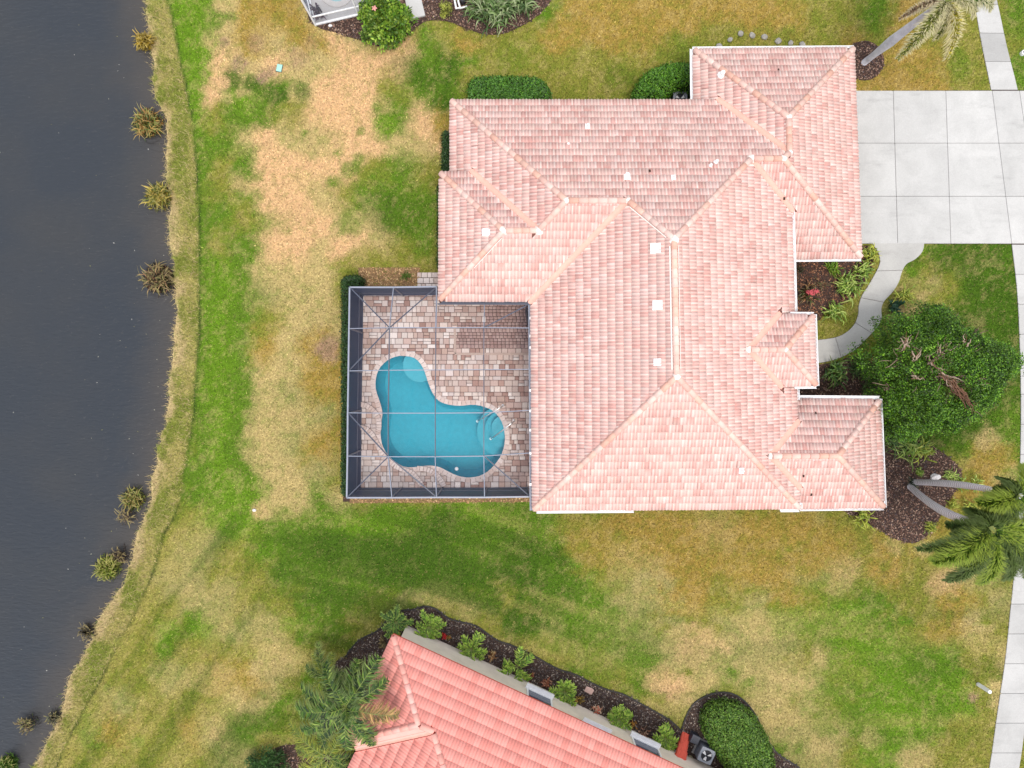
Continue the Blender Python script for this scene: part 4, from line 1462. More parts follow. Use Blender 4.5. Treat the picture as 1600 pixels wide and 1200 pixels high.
vent('Mw', 1024, 388, .36); vent('Mw', 1027, 477, .34); vent('Mw', 1027, 566, .26); vent('W2w', 760, 363, .3); vent('N', 980, 277, .24)
pipe('N', 918, 198, .045); pipe('N', 1052, 278, .04); pipe('N', 1118, 254, .06, .3, False); pipe('N', 1110, 259, .05, .2, False); pipe('Gw', 1127, 117, .1, .3, False); pipe('Ms', 1158, 735, .045); pipe('N', 888, 225, .04, .12, False)
for k, px, py in [('Gn', 1216, 110), ('Ps', 1255, 743), ('Ps', 1267, 772), ('Pn', 1274, 646), ('N', 1015, 268), ('Gs', 1225, 310)]:
    p, q = pos_on(k, px, py)
    mb = MB(); a = random.uniform(.03, .055)
    V = [p + q.u * (a * sx) + q.w * (a * 1.4 * sy) + q.N * hh for hh in (.05, .075) for sx, sy in ((-1, -1), (1, -1), (.8, 1), (-.9, 1.1))]
    mb.add(V, [(3, 2, 1, 0), (4, 5, 6, 7), (0, 1, 5, 4), (1, 2, 6, 5), (2, 3, 7, 6), (3, 0, 4, 7)])
    mb.build('broken_tile_shard', M['soil'], ROOF, p)

# ---- neighbour's house, turned to the plot below
NBH = empty('house', (nb0.x, nb0.y, 0), 'neighbouring house with a bright salmon roof and a beige wall, turned at an angle', 'house')
nz = 3.0
c0 = N_CORNER
qN = Plane(c0 + D1 * 40, c0); qW = Plane(c0, c0 + D2 * 5.66)
cSW = c0 + D2 * 5.66
qS = Plane(cSW, cSW + D1 * 5)
cB = cSW + D1 * 0.75
qB = Plane(cB, cB + D2 * 12)
pl.update({'nN': qN, 'nW': qW, 'nS': qS, 'nB': qB})
Ra = X3(qN, qW, qS); Rb = X3(qN, qS, qB)
hd = (Rb - c0); hdir = Vector((D1.x + D2.x, D1.y + D2.y, SL)).normalized()
Rc = Rb + hdir * 5.5
for n_, v in (('Ra', Ra), ('Rb', Rb), ('Rc', Rc)): show(n_, v)
roof2 = Roof(NBH, 0.30, 0.49, 2, 0.016, M['tile2'], tile_color2, lambda r: (SAL[r.integers(0, len(SAL))], r.uniform(.92, 1.0), r.uniform()), 8, lip=0.032, stagger=False)
topN = c0 + D1 * 40 + qN.w * ((Rc - c0).dot(qN.w)); 
roof2.facet(qN, [c0 + D1 * 40, c0, Ra, Rb, Rc, Vector((topN.x, topN.y, Rc.z))], 'ehhhhx')
roof2.facet(qW, [c0, cSW, Ra], 'ehh')
roof2.polys.append((qS, [cSW, cB, Rb, Ra]))
band_pts = [cSW + qS.N * .03, cB + qS.N * .03, Rb + qS.N * .03, Ra + qS.N * .03]
Bend = cB + D2 * 12
roof2.facet(qB, [cB, Bend, Vector((Rc.x + D2.x * 3, Rc.y + D2.y * 3, 0)) * 1 if False else X3(qB, Plane(c0 + D1 * 40 + Vector((0, 0, 2)), c0 + Vector((0, 0, 2))), Plane(Bend, Bend + D1 * 3)) if False else qB.world(12, (Rc - cB).dot(qB.w)), Rc, Rb], 'exxhv')
ROOF2 = deck_mesh(roof2.polys, M['orange'], NBH)
roof2.finish(ROOF2)
mesh_py('roof_band', band_pts, [(0, 1, 2, 3)], mat_col('salmon_render', alb(252, 186, 174), .85, .2, var=.05, scale=2), ROOF2, band_pts[0])
SALC = np.array([lin(c) for c in [(252, 186, 172), (250, 178, 164), (253, 192, 180)]]) / GAIN
for a, b in [(c0, Ra), (Ra, Rb), (Rb, Rc), (cSW, Ra)]: caps(a, b, ROOF2, .45, .15, SALC)
valley(cB, Rb, ROOF2, .2)
# wall with windows, seen under the north eave
w0 = c0 + D1 * 0.43 + D2 * 0.43; w0.z = 0
Wy = D1; Wn_ = -D2
mb = MB()
n0 = w0; n1 = w0 + D1 * 30
poly = [n0, n0 + D2 * 4.8, n0 + D2 * 4.8 + D1 * .8, n0 + D2 * 14 + D1 * .8, n1 + D2 * 14, n1]
mb.prism([(p.x, p.y) for p in poly], -.1, nz - .1)
mb.build('wall', M['stucco'], NBH)


def wall_s(px, py, z):
    """distance along the wall of the photo point seen at height z"""
    p = P(px, py, z)
    return (Vector((p.x, p.y, 0)) - w0).dot(D1)


def nwindow(s0, s1, zlo, zhi):
    fr = MB()
    def q(s_, z, o_): return w0 + D1 * s_ + Wn_ * o_ + Vector((0, 0, z))
    fw = .09
    for (a, b, c_, d) in ((s0, s1, zlo, zlo + fw), (s0, s1, zhi - fw, zhi), (s0, s0 + fw, zlo + fw, zhi - fw), (s1 - fw, s1, zlo + fw, zhi - fw)):
        V = [q(a, c_, -.02), q(b, c_, -.02), q(b, d, -.02), q(a, d, -.02), q(a, c_, .06), q(b, c_, .06), q(b, d, .06), q(a, d, .06)]
        fr.add(V, [(3, 2, 1, 0), (4, 5, 6, 7), (0, 1, 5, 4), (1, 2, 6, 5), (2, 3, 7, 6), (3, 0, 4, 7)])
    f = fr.build('window', M['white'], NBH, q(s0, zlo, 0))
    g = MB(); g.add([q(s0 + fw, zlo + fw, .02), q(s1 - fw, zlo + fw, .02), q(s1 - fw, zhi - fw, .02), q(s0 + fw, zhi - fw, .02)], [(0, 1, 2, 3)])
    g.build('pane', M['glass'], f, q(s0, zlo, 0))
    s = MB()
    V = [q(s0 - .05, zlo - .1, 0), q(s1 + .05, zlo - .1, 0), q(s1 + .05, zlo - .005, 0), q(s0 - .05, zlo - .005, 0), q(s0 - .05, zlo - .1, .27), q(s1 + .05, zlo - .1, .27), q(s1 + .05, zlo - .005, .27), q(s0 - .05, zlo - .005, .27)]
    s.add(V, [(3, 2, 1, 0), (4, 5, 6, 7), (0, 1, 5, 4), (1, 2, 6, 5), (2, 3, 7, 6), (3, 0, 4, 7)])
    s.build('window_sill', M['white'], f, q(s0, zlo, 0))


for (xa, ya, xb, yb, zl) in ((821, 1078, 860, 1097, .95), (910, 1131, 951, 1150, 1.95), (983, 1157, 1025, 1178, .95)):
    nwindow(wall_s(xa, ya, zl), wall_s(xb, yb, zl), zl, 2.35)

# ------------------------------------------------------------------ pool, deck and screen enclosure
DZ = 0.08
WZ = -0.06
WE = [(629.7, 555.6), (648, 559), (659, 570), (665.4, 584), (670, 598.7), (677.3, 615.2), (686.5, 626.2), (701, 631.7), (719.5, 633.5), (737.8, 631.9), (754.3, 634.4), (770.8, 641.7), (782.7, 655.5), (788.2, 672), (789.1, 690.3), (783.7, 710.5), (770.8, 728.8), (754.3, 741.7), (734.1, 746.2), (715.8, 743.5), (699.3, 736.2), (686.5, 729.7), (670, 727.4), (651.7, 729.7), (633.3, 729.7), (620.5, 723.3), (605.8, 710.5), (597.6, 695.8), (594.8, 679.3), (595.7, 661), (597.6, 644.5), (593, 626.2), (587.5, 609.7), (587.1, 593.2), (592.1, 576.7), (604, 563.8), (616.8, 557.4)]
pool_in = catmull([P2(x, y) for x, y in WE], 4, True)        # clockwise in the picture = clockwise in plan


def offset_closed(pl_, d):
    n = len(pl_); out = []
    for i in range(n):
        t = pl_[(i + 1) % n] - pl_[i - 1]; t = t / np.linalg.norm(t)
        out.append(pl_[i] + np.array((-t[1], t[0])) * d)     # left of travel
    return np.array(out)


ar = np.sum(pool_in[:, 0] * np.roll(pool_in[:, 1], -1) - np.roll(pool_in[:, 0], -1) * pool_in[:, 1])
if ar < 0: pool_in = pool_in[::-1]                            # make it counter-clockwise, so left is inwards
cop_out = offset_closed(pool_in, -0.24)
cop_in = offset_closed(pool_in, 0.015)
pool_c = pool_in.mean(0)

deck_poly = DECK
# sand bed under the pavers, with the pool left open
bm = bmesh.new()
ov = [bm.verts.new((p[0], p[1], DZ - .035)) for p in deck_poly]
hole = offset_closed(pool_in, -0.05)
iv = [bm.verts.new((p[0], p[1], DZ - .035)) for p in hole]
ed = [bm.edges.new((l[i], l[(i + 1) % len(l)])) for l in (ov, iv) for i in range(len(l))]
bmesh.ops.triangle_fill(bm, use_beauty=True, use_dissolve=False, edges=ed)
for f in bm.faces:
    if f.normal.z < 0: f.normal_flip()
me = bpy.data.meshes.new('pool_deck'); bm.to_mesh(me); bm.free()
SAND = mat_col('paver_joint_sand', alb(116, 96, 88), .95, .1, var=.2, scale=8)
me.materials.append(SAND)
deck = bpy.data.objects.new('pool_deck', me); link(deck)
tag(deck, kind='structure')

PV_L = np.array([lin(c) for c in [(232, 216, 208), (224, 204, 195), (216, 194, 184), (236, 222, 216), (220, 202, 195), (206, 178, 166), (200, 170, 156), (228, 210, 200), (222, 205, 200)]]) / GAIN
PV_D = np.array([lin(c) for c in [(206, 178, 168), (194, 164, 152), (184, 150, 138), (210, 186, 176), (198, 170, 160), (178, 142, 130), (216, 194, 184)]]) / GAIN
PV_R = np.array([lin(c) for c in [(186, 156, 148), (178, 148, 140), (192, 164, 156), (182, 152, 146), (172, 140, 132)]]) / GAIN
pr = np.random.default_rng(21)
pavers = []
xa, xb = P2(562, 0)[0], P2(836, 0)[0]
ya, yb = P2(0, 762)[1], P2(0, 458)[1]
inset_deck = [(p[0], p[1]) for p in deck_poly]
y = ya
rr_ = 0
while y < yb - .05:
    hrow = [.31, .31, .21][rr_ % 3]
    x = xa + pr.uniform(-.2, 0)
    while x < xb:
        px, py = 800 + x * F / CAM_H, 600 - y * F / CAM_H
        red = (px > 711) and (py < 552) and (py > 512 or px > 757)
        wv_ = pr.choice([.21, .31, .31, .42]) if not red else .2
        sub = [(x, y, wv_, hrow)]
        if hrow > .3 and wv_ > .3 and pr.uniform() < .22:
            sub = [(x, y, wv_, hrow / 2), (x, y + hrow / 2, wv_, hrow / 2)]
        if red and hrow > .3: sub = [(x, y, wv_, hrow / 2), (x, y + hrow / 2, wv_, hrow / 2)]
        for (sx, sy, sw, shh) in sub:
            g = .02
            x0, x1 = max(sx + g / 2, xa + .02), min(sx + sw - g / 2, xb - .02)
            y0, y1 = sy + g / 2, min(sy + shh - g / 2, yb - .02)
            if x1 - x0 < .05 or y1 - y0 < .05: continue
            cx, cy = sx + sw / 2, sy + shh / 2
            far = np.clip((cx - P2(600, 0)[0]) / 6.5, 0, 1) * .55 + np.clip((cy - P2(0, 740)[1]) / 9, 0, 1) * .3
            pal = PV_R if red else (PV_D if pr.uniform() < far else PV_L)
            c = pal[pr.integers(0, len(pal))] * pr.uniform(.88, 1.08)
            zz = DZ - pr.uniform(0, .006)

            def put(x0, x1, y0, y1, lev):
                cc_ = np.array([((x0 + x1) / 2, (y0 + y1) / 2), (x0, y0), (x1, y0), (x1, y1), (x0, y1)])
                if not inpoly(cc_[:1, 0], cc_[:1, 1], inset_deck)[0]: return
                if inpoly(cc_[:, 0], cc_[:, 1], cop_in).any():
                    if lev < 3:                                   # cut to the curve of the coping
                        xm, ym = (x0 + x1) / 2, (y0 + y1) / 2
                        for q_ in ((x0, xm, y0, ym), (xm, x1, y0, ym), (x0, xm, ym, y1), (xm, x1, ym, y1)): put(*q_, lev + 1)
                    return
                if inpoly(cc_[1:, 0], cc_[1:, 1], cop_out).all(): return
                pavers.append((x0, x1, y0, y1, zz, c))
            put(x0, x1, y0, y1, 0)
        x += wv_
    y += hrow; rr_ += 1
pavers.sort(key=lambda t: -(t[1] - t[0]) * (t[3] - t[2]))


def paver_geo(x0, x1, y0, y1, z, ch=.012):
    ch = min(ch, (x1 - x0) * .2, (y1 - y0) * .2)
    V = [(x0, y0, z - .04), (x1, y0, z - .04), (x1, y1, z - .04), (x0, y1, z - .04), (x0, y0, z - ch), (x1, y0, z - ch), (x1, y1, z - ch), (x0, y1, z - ch), (x0 + ch, y0 + ch, z), (x1 - ch, y0 + ch, z), (x1 - ch, y1 - ch, z), (x0 + ch, y1 - ch, z)]
    Fc = [(8, 9, 10, 11)] + [(4 + i, 4 + (i + 1) % 4, 8 + (i + 1) % 4, 8 + i) for i in range(4)] + [(i, (i + 1) % 4, 4 + (i + 1) % 4, 4 + i) for i in range(4)]
    return V, Fc


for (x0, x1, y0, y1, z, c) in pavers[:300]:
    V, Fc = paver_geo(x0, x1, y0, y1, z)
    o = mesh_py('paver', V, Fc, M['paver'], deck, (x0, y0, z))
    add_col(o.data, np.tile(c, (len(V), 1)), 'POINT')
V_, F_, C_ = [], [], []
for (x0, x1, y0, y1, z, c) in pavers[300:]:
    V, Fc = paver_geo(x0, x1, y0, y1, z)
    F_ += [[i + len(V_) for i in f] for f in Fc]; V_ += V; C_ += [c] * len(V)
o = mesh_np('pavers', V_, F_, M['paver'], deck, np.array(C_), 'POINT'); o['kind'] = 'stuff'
print('pavers', len(pavers))
# border strips of slim pavers between the old patio and the deck
for (a, b) in (((711, 512), (711, 553)), ((711, 553), (826, 553))):
    a3, b3 = P(*a, 0), P(*b, 0); a3.z = b3.z = DZ - .012
    mb = MB(); mb.bar(a3, b3, .12, .05)
    o = mb.build('border_course', M['paver'], deck); add_col(o.data, np.tile(lin((196, 172, 160)) / GAIN, (8, 1)), 'POINT')

# small paver pad outside the screen door
pad = joint_base('paver_pad', PAD, .02)
px0, px1, py0, py1 = PAD[0][0], PAD[1][0], PAD[2][1], PAD[0][1]
yq = py0
while yq < py1 - .1:
    xq = px0
    while xq < px1 - .1:
        wq = pr.choice([.22, .32])
        V, Fc = paver_geo(xq + .01, min(xq + wq - .01, px1), yq + .01, min(yq + .28, py1), .055)
        o = mesh_py('paver', V, Fc, M['paver'], pad, (xq, yq, .05))
        add_col(o.data, np.tile(PV_L[pr.integers(0, 5)] * pr.uniform(.9, 1.05), (len(V), 1)), 'POINT')
        xq += wq
    yq += .3

POOL = empty('swimming_pool', (float(pool_c[0]), float(pool_c[1]), WZ), 'kidney shaped turquoise pool with a pale stone coping inside the grey screen enclosure', 'swimming pool')
n = len(pool_in)
mb = MB()
low = offset_closed(pool_in, 0.28)
V = [(p[0], p[1], DZ - .02) for p in pool_in] + [(p[0], p[1], -.9) for p in pool_in] + [(p[0], p[1], -1.25) for p in low] + [(float(pool_c[0]) - .6, float(pool_c[1]) + .1, -1.4)]
Fc = [((i + 1) % n, i, n + i, n + (i + 1) % n) for i in range(n)] + [(n + (i + 1) % n, n + i, 2 * n + i, 2 * n + (i + 1) % n) for i in range(n)]
mb.add(V, Fc)
sh_ = mb.build('pool_shell', M['pool'], POOL, None, True)
mb = MB(); mb.add([(p[0], p[1], -1.25) for p in low], [tuple(range(n))]); mb.build('pool_floor', M['pool'], POOL)
wat = mesh_py('pool_water', [(p[0], p[1], WZ) for p in pool_in], [tuple(range(n))], M['poolwater'], POOL)
# steps and the shallow bench, clipped to the pool's edge
def step_poly(cen, rad, z, name, ang0=0, ang1=6.2832):
    c = np.array(P2(*cen)); r = rad * CAM_H / F
    tt = np.linspace(ang0, ang1, 60)[:-1]
    q = np.stack([c[0] + r * np.cos(tt), c[1] + r * np.sin(tt)], -1)
    inner = offset_closed(pool_in, .006)
    out = []
    for p in q:
        if inpoly(p[0:1], p[1:2], inner)[0]:
            out.append(p)
        else:
            d = np.hypot(*(inner - p).T); out.append(inner[d.argmin()])
    o = []
    for p in out:
        if not o or np.hypot(*(p - o[-1])) > .004: o.append(p)
    mb = MB(); mb.prism([tuple(p) for p in o], -1.3, z)
    return mb.build(name, M['poolstep'] if z > -.5 else M['poolmid'], POOL)


M['poolmid'] = mat_col('pool_deep_step_plaster', alb(80, 194, 214), 0.6, 0.3, var=0.05, scale=4)
step_poly((655, 570), 27, -.36, 'pool_bench')
step_poly((786, 668), 18, -.22, 'pool_step'); step_poly((786, 671), 29, -.52, 'pool_step'); step_poly((785, 675), 41, -.82, 'pool_step')

# coping: one stone after another
cl_in, cl_out = cop_in, cop_out
d_in = np.concatenate([[0], np.cumsum(np.hypot(*np.diff(np.vstack([cl_in, cl_in[:1]]), axis=0).T))])
NC = int(d_in[-1] / 0.24)
ci = np.vstack([cl_in, cl_in[:1]]); co = np.vstack([cl_out, cl_out[:1]])
COPC = np.array([lin(c) for c in [(226, 206, 198), (220, 198, 190), (232, 214, 206), (214, 190, 180), (228, 210, 204)]]) / GAIN
def interp_at(pl_, s): return np.array([np.interp(s, d_in, pl_[:, 0]), np.interp(s, d_in, pl_[:, 1])])
for i in range(NC):
    s0, s1 = d_in[-1] * (i + .03) / NC, d_in[-1] * (i + .97) / NC
    q = [interp_at(co, s0), interp_at(co, s1), interp_at(ci, s1), interp_at(ci, s0)]
    z0, z1, b = DZ - .05, DZ + .022, .012
    cen = sum(q) / 4
    V = [(p[0], p[1], z0) for p in q] + [(p[0], p[1], z1 - b) for p in q] + [tuple((cen + (p - cen) * .9).tolist()) + (z1,) for p in q]
    Fc = [(8, 9, 10, 11)] + [(4 + k, 4 + (k + 1) % 4, 8 + (k + 1) % 4, 8 + k) for k in range(4)] + [(k, (k + 1) % 4, 4 + (k + 1) % 4, 4 + k) for k in range(4)]
    o = mesh_py('coping_stone', V, Fc, M['coping'], POOL, (float(cen[0]), float(cen[1]), DZ))
    add_col(o.data, np.tile(COPC[pr.integers(0, 5)] * pr.uniform(.95, 1.04), (12, 1)), 'POINT')

# curved raised kerbs that spring off the coping on the garden side
def kerb(pts, label):
    q = catmull([P2(*p) for p in pts], 6)
    nn = len(q); w = .26
    Lf, Rt = [], []
    for i in range(nn):
        d = q[min(i + 1, nn - 1)] - q[max(i - 1, 0)]; d = d / np.linalg.norm(d); e_ = np.array((-d[1], d[0])) * w / 2
        Lf.append(q[i] + e_); Rt.append(q[i] - e_)
    for i in range(0, nn - 1, 2):
        j = min(i + 2, nn - 1)
        g = .03
        a, b = Lf[i] * (1 - g) + Lf[j] * g, Lf[i] * g + Lf[j] * (1 - g)
        c_, d = Rt[i] * g + Rt[j] * (1 - g), Rt[i] * (1 - g) + Rt[j] * g
        poly = [a, b, c_, d]
        ar_ = sum(poly[k][0] * poly[(k + 1) % 4][1] - poly[(k + 1) % 4][0] * poly[k][1] for k in range(4))
        if ar_ < 0: poly = poly[::-1]
        mb = MB(); mb.prism([tuple(p) for p in poly], DZ - .03, DZ + .13)
        o = mb.build('kerb_stone', M['coping'], deck)
        add_col(o.data, np.tile(COPC[pr.integers(0, 5)] * pr.uniform(.95, 1.04), (8, 1)), 'POINT')
        bevel(o, .02, 1)


kerb([(562, 631), (574, 634), (585, 642), (592, 653), (593, 668), (591, 676)], '')
kerb([(562, 667), (573, 670), (582, 678), (590, 692), (597, 706), (606, 716), (617, 726)], '')
kerb([(617, 727), (630, 733), (644, 738), (653, 748), (660, 758)], '')
kerb([(652, 731), (668, 733), (680, 739), (689, 749), (694, 759)], '')

# handrails into the pool
def handrail(a, b, label):
    a3, b3 = P(*a, 0), P(*b, 0)
    root_z = DZ
    pts = [Vector((b3.x, b3.y, DZ)), Vector((b3.x, b3.y, .62)), b3.lerp(a3, .06) + Vector((0, 0, .84)), b3.lerp(a3, .18) + Vector((0, 0, .88)), b3.lerp(a3, .45) + Vector((0, 0, .78)), b3.lerp(a3, .8) + Vector((0, 0, .36)), b3.lerp(a3, .93) + Vector((0, 0, .1)), Vector((a3.x, a3.y, -.25)), Vector((a3.x, a3.y, -.9))]
    pts = [Vector(p) for p in catmull([tuple(p) for p in pts], 4)]
    R0 = empty('pool_handrail', (b3.x, b3.y, DZ), label, 'handrail', 'handrails at the pool steps')
    mb = MB(); mb.tube(pts, .032, 8); mb.build('rail', M['steel'], R0, None, True)
    mb = MB(); mb.lathe((b3.x, b3.y, DZ), [(.075, 0), (.075, .02), (.04, .035)], 12); mb.build('base_plate', M['steel'], R0)
    mb = MB(); mb.lathe((a3.x, a3.y, WZ - .16), [(.07, 0), (.07, .02), (.04, .03)], 12); mb.build('base_plate', M['steel'], R0)


handrail((745.5, 658.5), (786, 633.5), 'steel pool handrail nearer the patio, by the top of the round steps')
handrail((766.5, 686), (803, 657), 'steel pool handrail nearer the house wall, across the round steps')

# floating skimmer disc and a garden-hose cleaner
def ball(name, p, r, mat, label, cat):
    mb = MB(); mb.lathe((p[0], p[1], p[2]), [(r * .3, 0), (r, .02), (r, .05), (r * .6, .09), (r * .2, .11)], 14)
    o = mb.build(name, mat, None, p, True); tag(o, label, cat); return o


ball('chlorine_float', (P(713.5, 732.5, WZ).x, P(713.5, 732.5, WZ).y, WZ - .03), .1, M['white'], 'small round white float on the turquoise pool water', 'pool float')

# ---- screen enclosure
CG = empty('pool_enclosure', (P(545, 780).x, P(545, 780).y, 0), 'dark grey aluminium screen enclosure standing over the turquoise pool', 'pool enclosure')
ZE, ZT = 3.1, 4.05
TE = {}
def E_(px, py): return P(px, py, ZE)
def T_(px, py): return P(px, py, ZT)
nodes_edge_left = [E_(546.5, 449), E_(545.5, 513.5), E_(544.5, 579.5), E_(543.5, 645), E_(543, 712.5), E_(542, 777.5)]
top = {(i, j): T_([608.5, 607.5, 606.5, 606.5][j], [512, 578.5, 645.5, 713.5][j]) if i == 0 else T_([681, 680.5, 680, 680][j], [512, 578, 645.5, 713.5][j]) if i == 1 else T_([756, 756, 756, 756][j], [512, 577.5, 645, 712.5][j]) for i in range(3) for j in range(4)}
top_edge = [E_(615, 449), E_(682, 448)]
bot_edge = [E_(612.5, 777.5), E_(682, 777), E_(757, 777), E_(828, 776)]
ZH = 3.38
right_edge = [P(827, 475, ZH), P(828.5, 512.5, ZH), P(829, 577, ZH), P(829, 641, ZH), P(829.5, 707.5, ZH), E_(828, 776)]
inner_corner = P(682, 512, ZE + .1)
house_edge = [P(684, 475, ZH), P(757, 475, ZH)]


def beam(a, b, w=.055, h=.13, mat='alu'):
    mb = MB(); mb.bar(a, b, w, h); return mb.build('beam', M[mat], CG, a)


def beams2(a, b, w=.036, h=.12, cap='alu'):
    """light top flange; the shade on the web is put into its darker colour"""
    a, b = Vector(a), Vector(b)
    mb = MB(); mb.bar(a - Vector((0, 0, .05)), b - Vector((0, 0, .05)), w * .85, h); o = mb.build('beam', M['aludark'], CG, a)
    mb = MB(); mb.bar(a + Vector((0, 0, .03)), b + Vector((0, 0, .03)), w, .03); mb.build('top_cap', M[cap], o, a)


C_TL, C_BL, C_TR, C_BR = nodes_edge_left[0], nodes_edge_left[-1], top_edge[1], bot_edge[-1]
for a, b in zip(nodes_edge_left[:-1], nodes_edge_left[1:]): beam(a, b, .07, .1)
for a, b in zip([C_TL] + top_edge[:1], top_edge): beam(a, b, .07, .1)
for a, b in zip([C_BL] + bot_edge[:-1], bot_edge): beam(a, b, .07, .1)
for a, b in zip(right_edge[:-1], right_edge[1:]): beam(a, b, .06, .1)
beam(house_edge[0], house_edge[1], .06, .1, 'aludark'); beam(house_edge[1], right_edge[0], .06, .1, 'aludark')
beam(C_TR, house_edge[0] + Vector((-.08, .0, -.2)), .06, .1); beam(house_edge[0] + Vector((-.08, 0, -.2)), top[(1, 0)], .06, .1)
for j in range(4):
    beams2(nodes_edge_left[j + 1], top[(0, j)]); beams2(top[(0, j)], top[(1, j)]); beams2(top[(1, j)], top[(2, j)]); beams2(top[(2, j)], right_edge[j + 1])
for i in range(3):
    for j in range(3): beams2(top[(i, j)], top[(i, j + 1)], cap='aludark')  # north-south caps: shade put into the colour by the darker metal
    beams2(top[(i, 3)], bot_edge[i])
beams2(top_edge[0], top[(0, 0)]); beams2(house_edge[1], top[(2, 0)])
for a, b in [(C_TL, top[(0, 0)]), (top[(0, 0)], C_TR), (nodes_edge_left[2], top[(0, 0)]), (nodes_edge_left[3], top[(0, 3)]), (top[(0, 3)], C_BL), (top[(0, 3)], bot_edge[1]), (top[(2, 3)], C_BR), (top[(2, 0)], right_edge[0])]:
    mb = MB(); mb.bar(Vector(a) - Vector((0, 0, .06)), Vector(b) - Vector((0, 0, .06)), .05, .06); mb.build('brace', M['aludark'], CG, a)


def post(p, name='post'):
    mb = MB(); mb.box(p.x - .04, p.x + .04, p.y - .04, p.y + .04, .02, p.z - .05); mb.build(name, M['aludark'], CG, (p.x, p.y, 0))


for p in nodes_edge_left + top_edge + bot_edge: post(p)


def panel(pts, name, mat, dz=0.0):
    pts = [Vector(p) - Vector((0, 0, dz)) for p in pts]
    return mesh_py(name, pts, [tuple(range(len(pts)))], mat, CG, pts[0])


for j in range(3):
    for i in range(2): panel([top[(i, j)], top[(i + 1, j)], top[(i + 1, j + 1)], top[(i, j + 1)]], 'roof_screen', M['screen'])
    panel([nodes_edge_left[j + 1], top[(0, j)], top[(0, j + 1)], nodes_edge_left[j + 2]], 'roof_screen', M['screen'])
    panel([top[(2, j)], right_edge[j + 1], right_edge[j + 2], top[(2, j + 1)]], 'roof_screen', M['screen'])
panel([C_TL, top_edge[0], top[(0, 0)]], 'roof_screen', M['screen']); panel([top_edge[0], C_TR, top[(1, 0)], top[(0, 0)]], 'roof_screen', M['screen']); panel([C_TL, top[(0, 0)], nodes_edge_left[1]], 'roof_screen', M['screen'])
panel([house_edge[0], house_edge[1], top[(2, 0)], top[(1, 0)]], 'roof_screen', M['screen']); panel([house_edge[1], right_edge[0], right_edge[1], top[(2, 0)]], 'roof_screen', M['screen'])
panel([nodes_edge_left[4], top[(0, 3)], C_BL], 'roof_screen', M['screen']); panel([C_BL, top[(0, 3)], bot_edge[0]], 'roof_screen', M['screen'])
for i in range(2): panel([top[(i, 3)], top[(i + 1, 3)], bot_edge[i + 1], bot_edge[i]], 'roof_screen', M['screen'])
panel([top[(2, 3)], right_edge[4], C_BR, bot_edge[2]], 'roof_screen', M['screen'])


def wallscreen(a, b):
    pts = [Vector((a.x, a.y, .1)), Vector((b.x, b.y, .1)), Vector((b.x, b.y, b.z - .05)), Vector((a.x, a.y, a.z - .05))]
    mesh_py('wall_screen', pts, [(0, 1, 2, 3)], M['screenw'], CG, pts[0])
    mb = MB(); mb.bar(pts[0] + Vector((0, 0, .9)), pts[1] + Vector((0, 0, .9)), .04, .05); mb.build('chair_rail', M['aludark'], CG, pts[0])
    mb = MB(); mb.bar(pts[0] + Vector((0, 0, -.02)), pts[1] + Vector((0, 0, -.02)), .05, .1); mb.build('sill_beam', M['aludark'], CG, pts[0])


seq = nodes_edge_left
for a, b in zip(seq[:-1], seq[1:]): wallscreen(a, b)
for a, b in zip([C_TL] + top_edge[:1], top_edge): wallscreen(a, b)
for a, b in zip([C_BL] + bot_edge[:-1], bot_edge): wallscreen(a, b)
# knee braces inside the side walls
for a, b in [((565, 515), (546, 513.5)), ((623, 460), (616, 450)), ((565, 712), (544, 712)), ((622, 763), (613, 777)), ((688, 760), (683, 777)), ((763, 759), (757, 776)), ((650, 459), (640, 449))]:
    pass
# white brackets on the house gutter
for py in (497, 525, 543, 610, 642, 672, 708, 757):
    p = P(829, py, L2 - .02)
    mb = MB(); mb.box(p.x - .05, p.x + .05, p.y - .06, p.y + .06, p.z - .06, p.z + .03)
    mb.build('gutter_bracket', M['white'], CG, p)
# dark louvred door standing open in the patio corner
d0 = P(826, 478, .1); 
mb = MB(); mb.bar(Vector((d0.x - .16, d0.y - .3, 1.1)), Vector((d0.x - .02, d0.y - 1.25, 1.1)), .05, 2.0)
o = mb.build('screen_door', M['slate'], CG, (d0.x, d0.y, .1))

# ------------------------------------------------------------------ plants
def quads_leaf(pos, d, nrm, L, W):
    """pos,d,nrm (n,3): diamond leaves"""
    s = np.cross(d, nrm); s /= (np.linalg.norm(s, axis=1, keepdims=True) + 1e-9)
    L = L[:, None]; W = W[:, None]
    V = np.stack([pos, pos + d * L * .5 + s * W * .5 + nrm * L * .08, pos + d * L, pos + d * L * .5 - s * W * .5 + nrm * L * .08], 1)
    return V.reshape(-1, 3)


def rand_unit(n, up=0.0):
    v = rng.normal(size=(n, 3)); v[:, 2] += up
    return v / np.linalg.norm(v, axis=1, keepdims=True)


def leaf_mass(name, pos, nrm, L, W, pal, parent, spread=.7, br=(.55, 1.3), mat='leaf', tone=None):
    n = len(pos)
    d = rand_unit(n); d = d - nrm * (d * nrm).sum(1, keepdims=True) * .6 + nrm * .15
    d /= np.linalg.norm(d, axis=1, keepdims=True)
    nn = nrm + rng.normal(size=(n, 3)) * spread; nn /= np.linalg.norm(nn, axis=1, keepdims=True)
    V = quads_leaf(pos, d, nn, rng.uniform(*L, n), rng.uniform(*W, n))
    P_ = np.array([lin(c) for c in pal]) / GAIN
    c = P_[rng.integers(0, len(P_), n)] * rng.uniform(*br, n)[:, None]
    if tone is not None: c = c * tone[:, None]
    return mesh_np(name, V, np.arange(4 * n).reshape(n, 4), M[mat], parent, c, 'FACE')


HPAL = [(86, 134, 40), (70, 118, 34), (108, 156, 48), (56, 100, 32), (94, 140, 60), (78, 126, 36)]


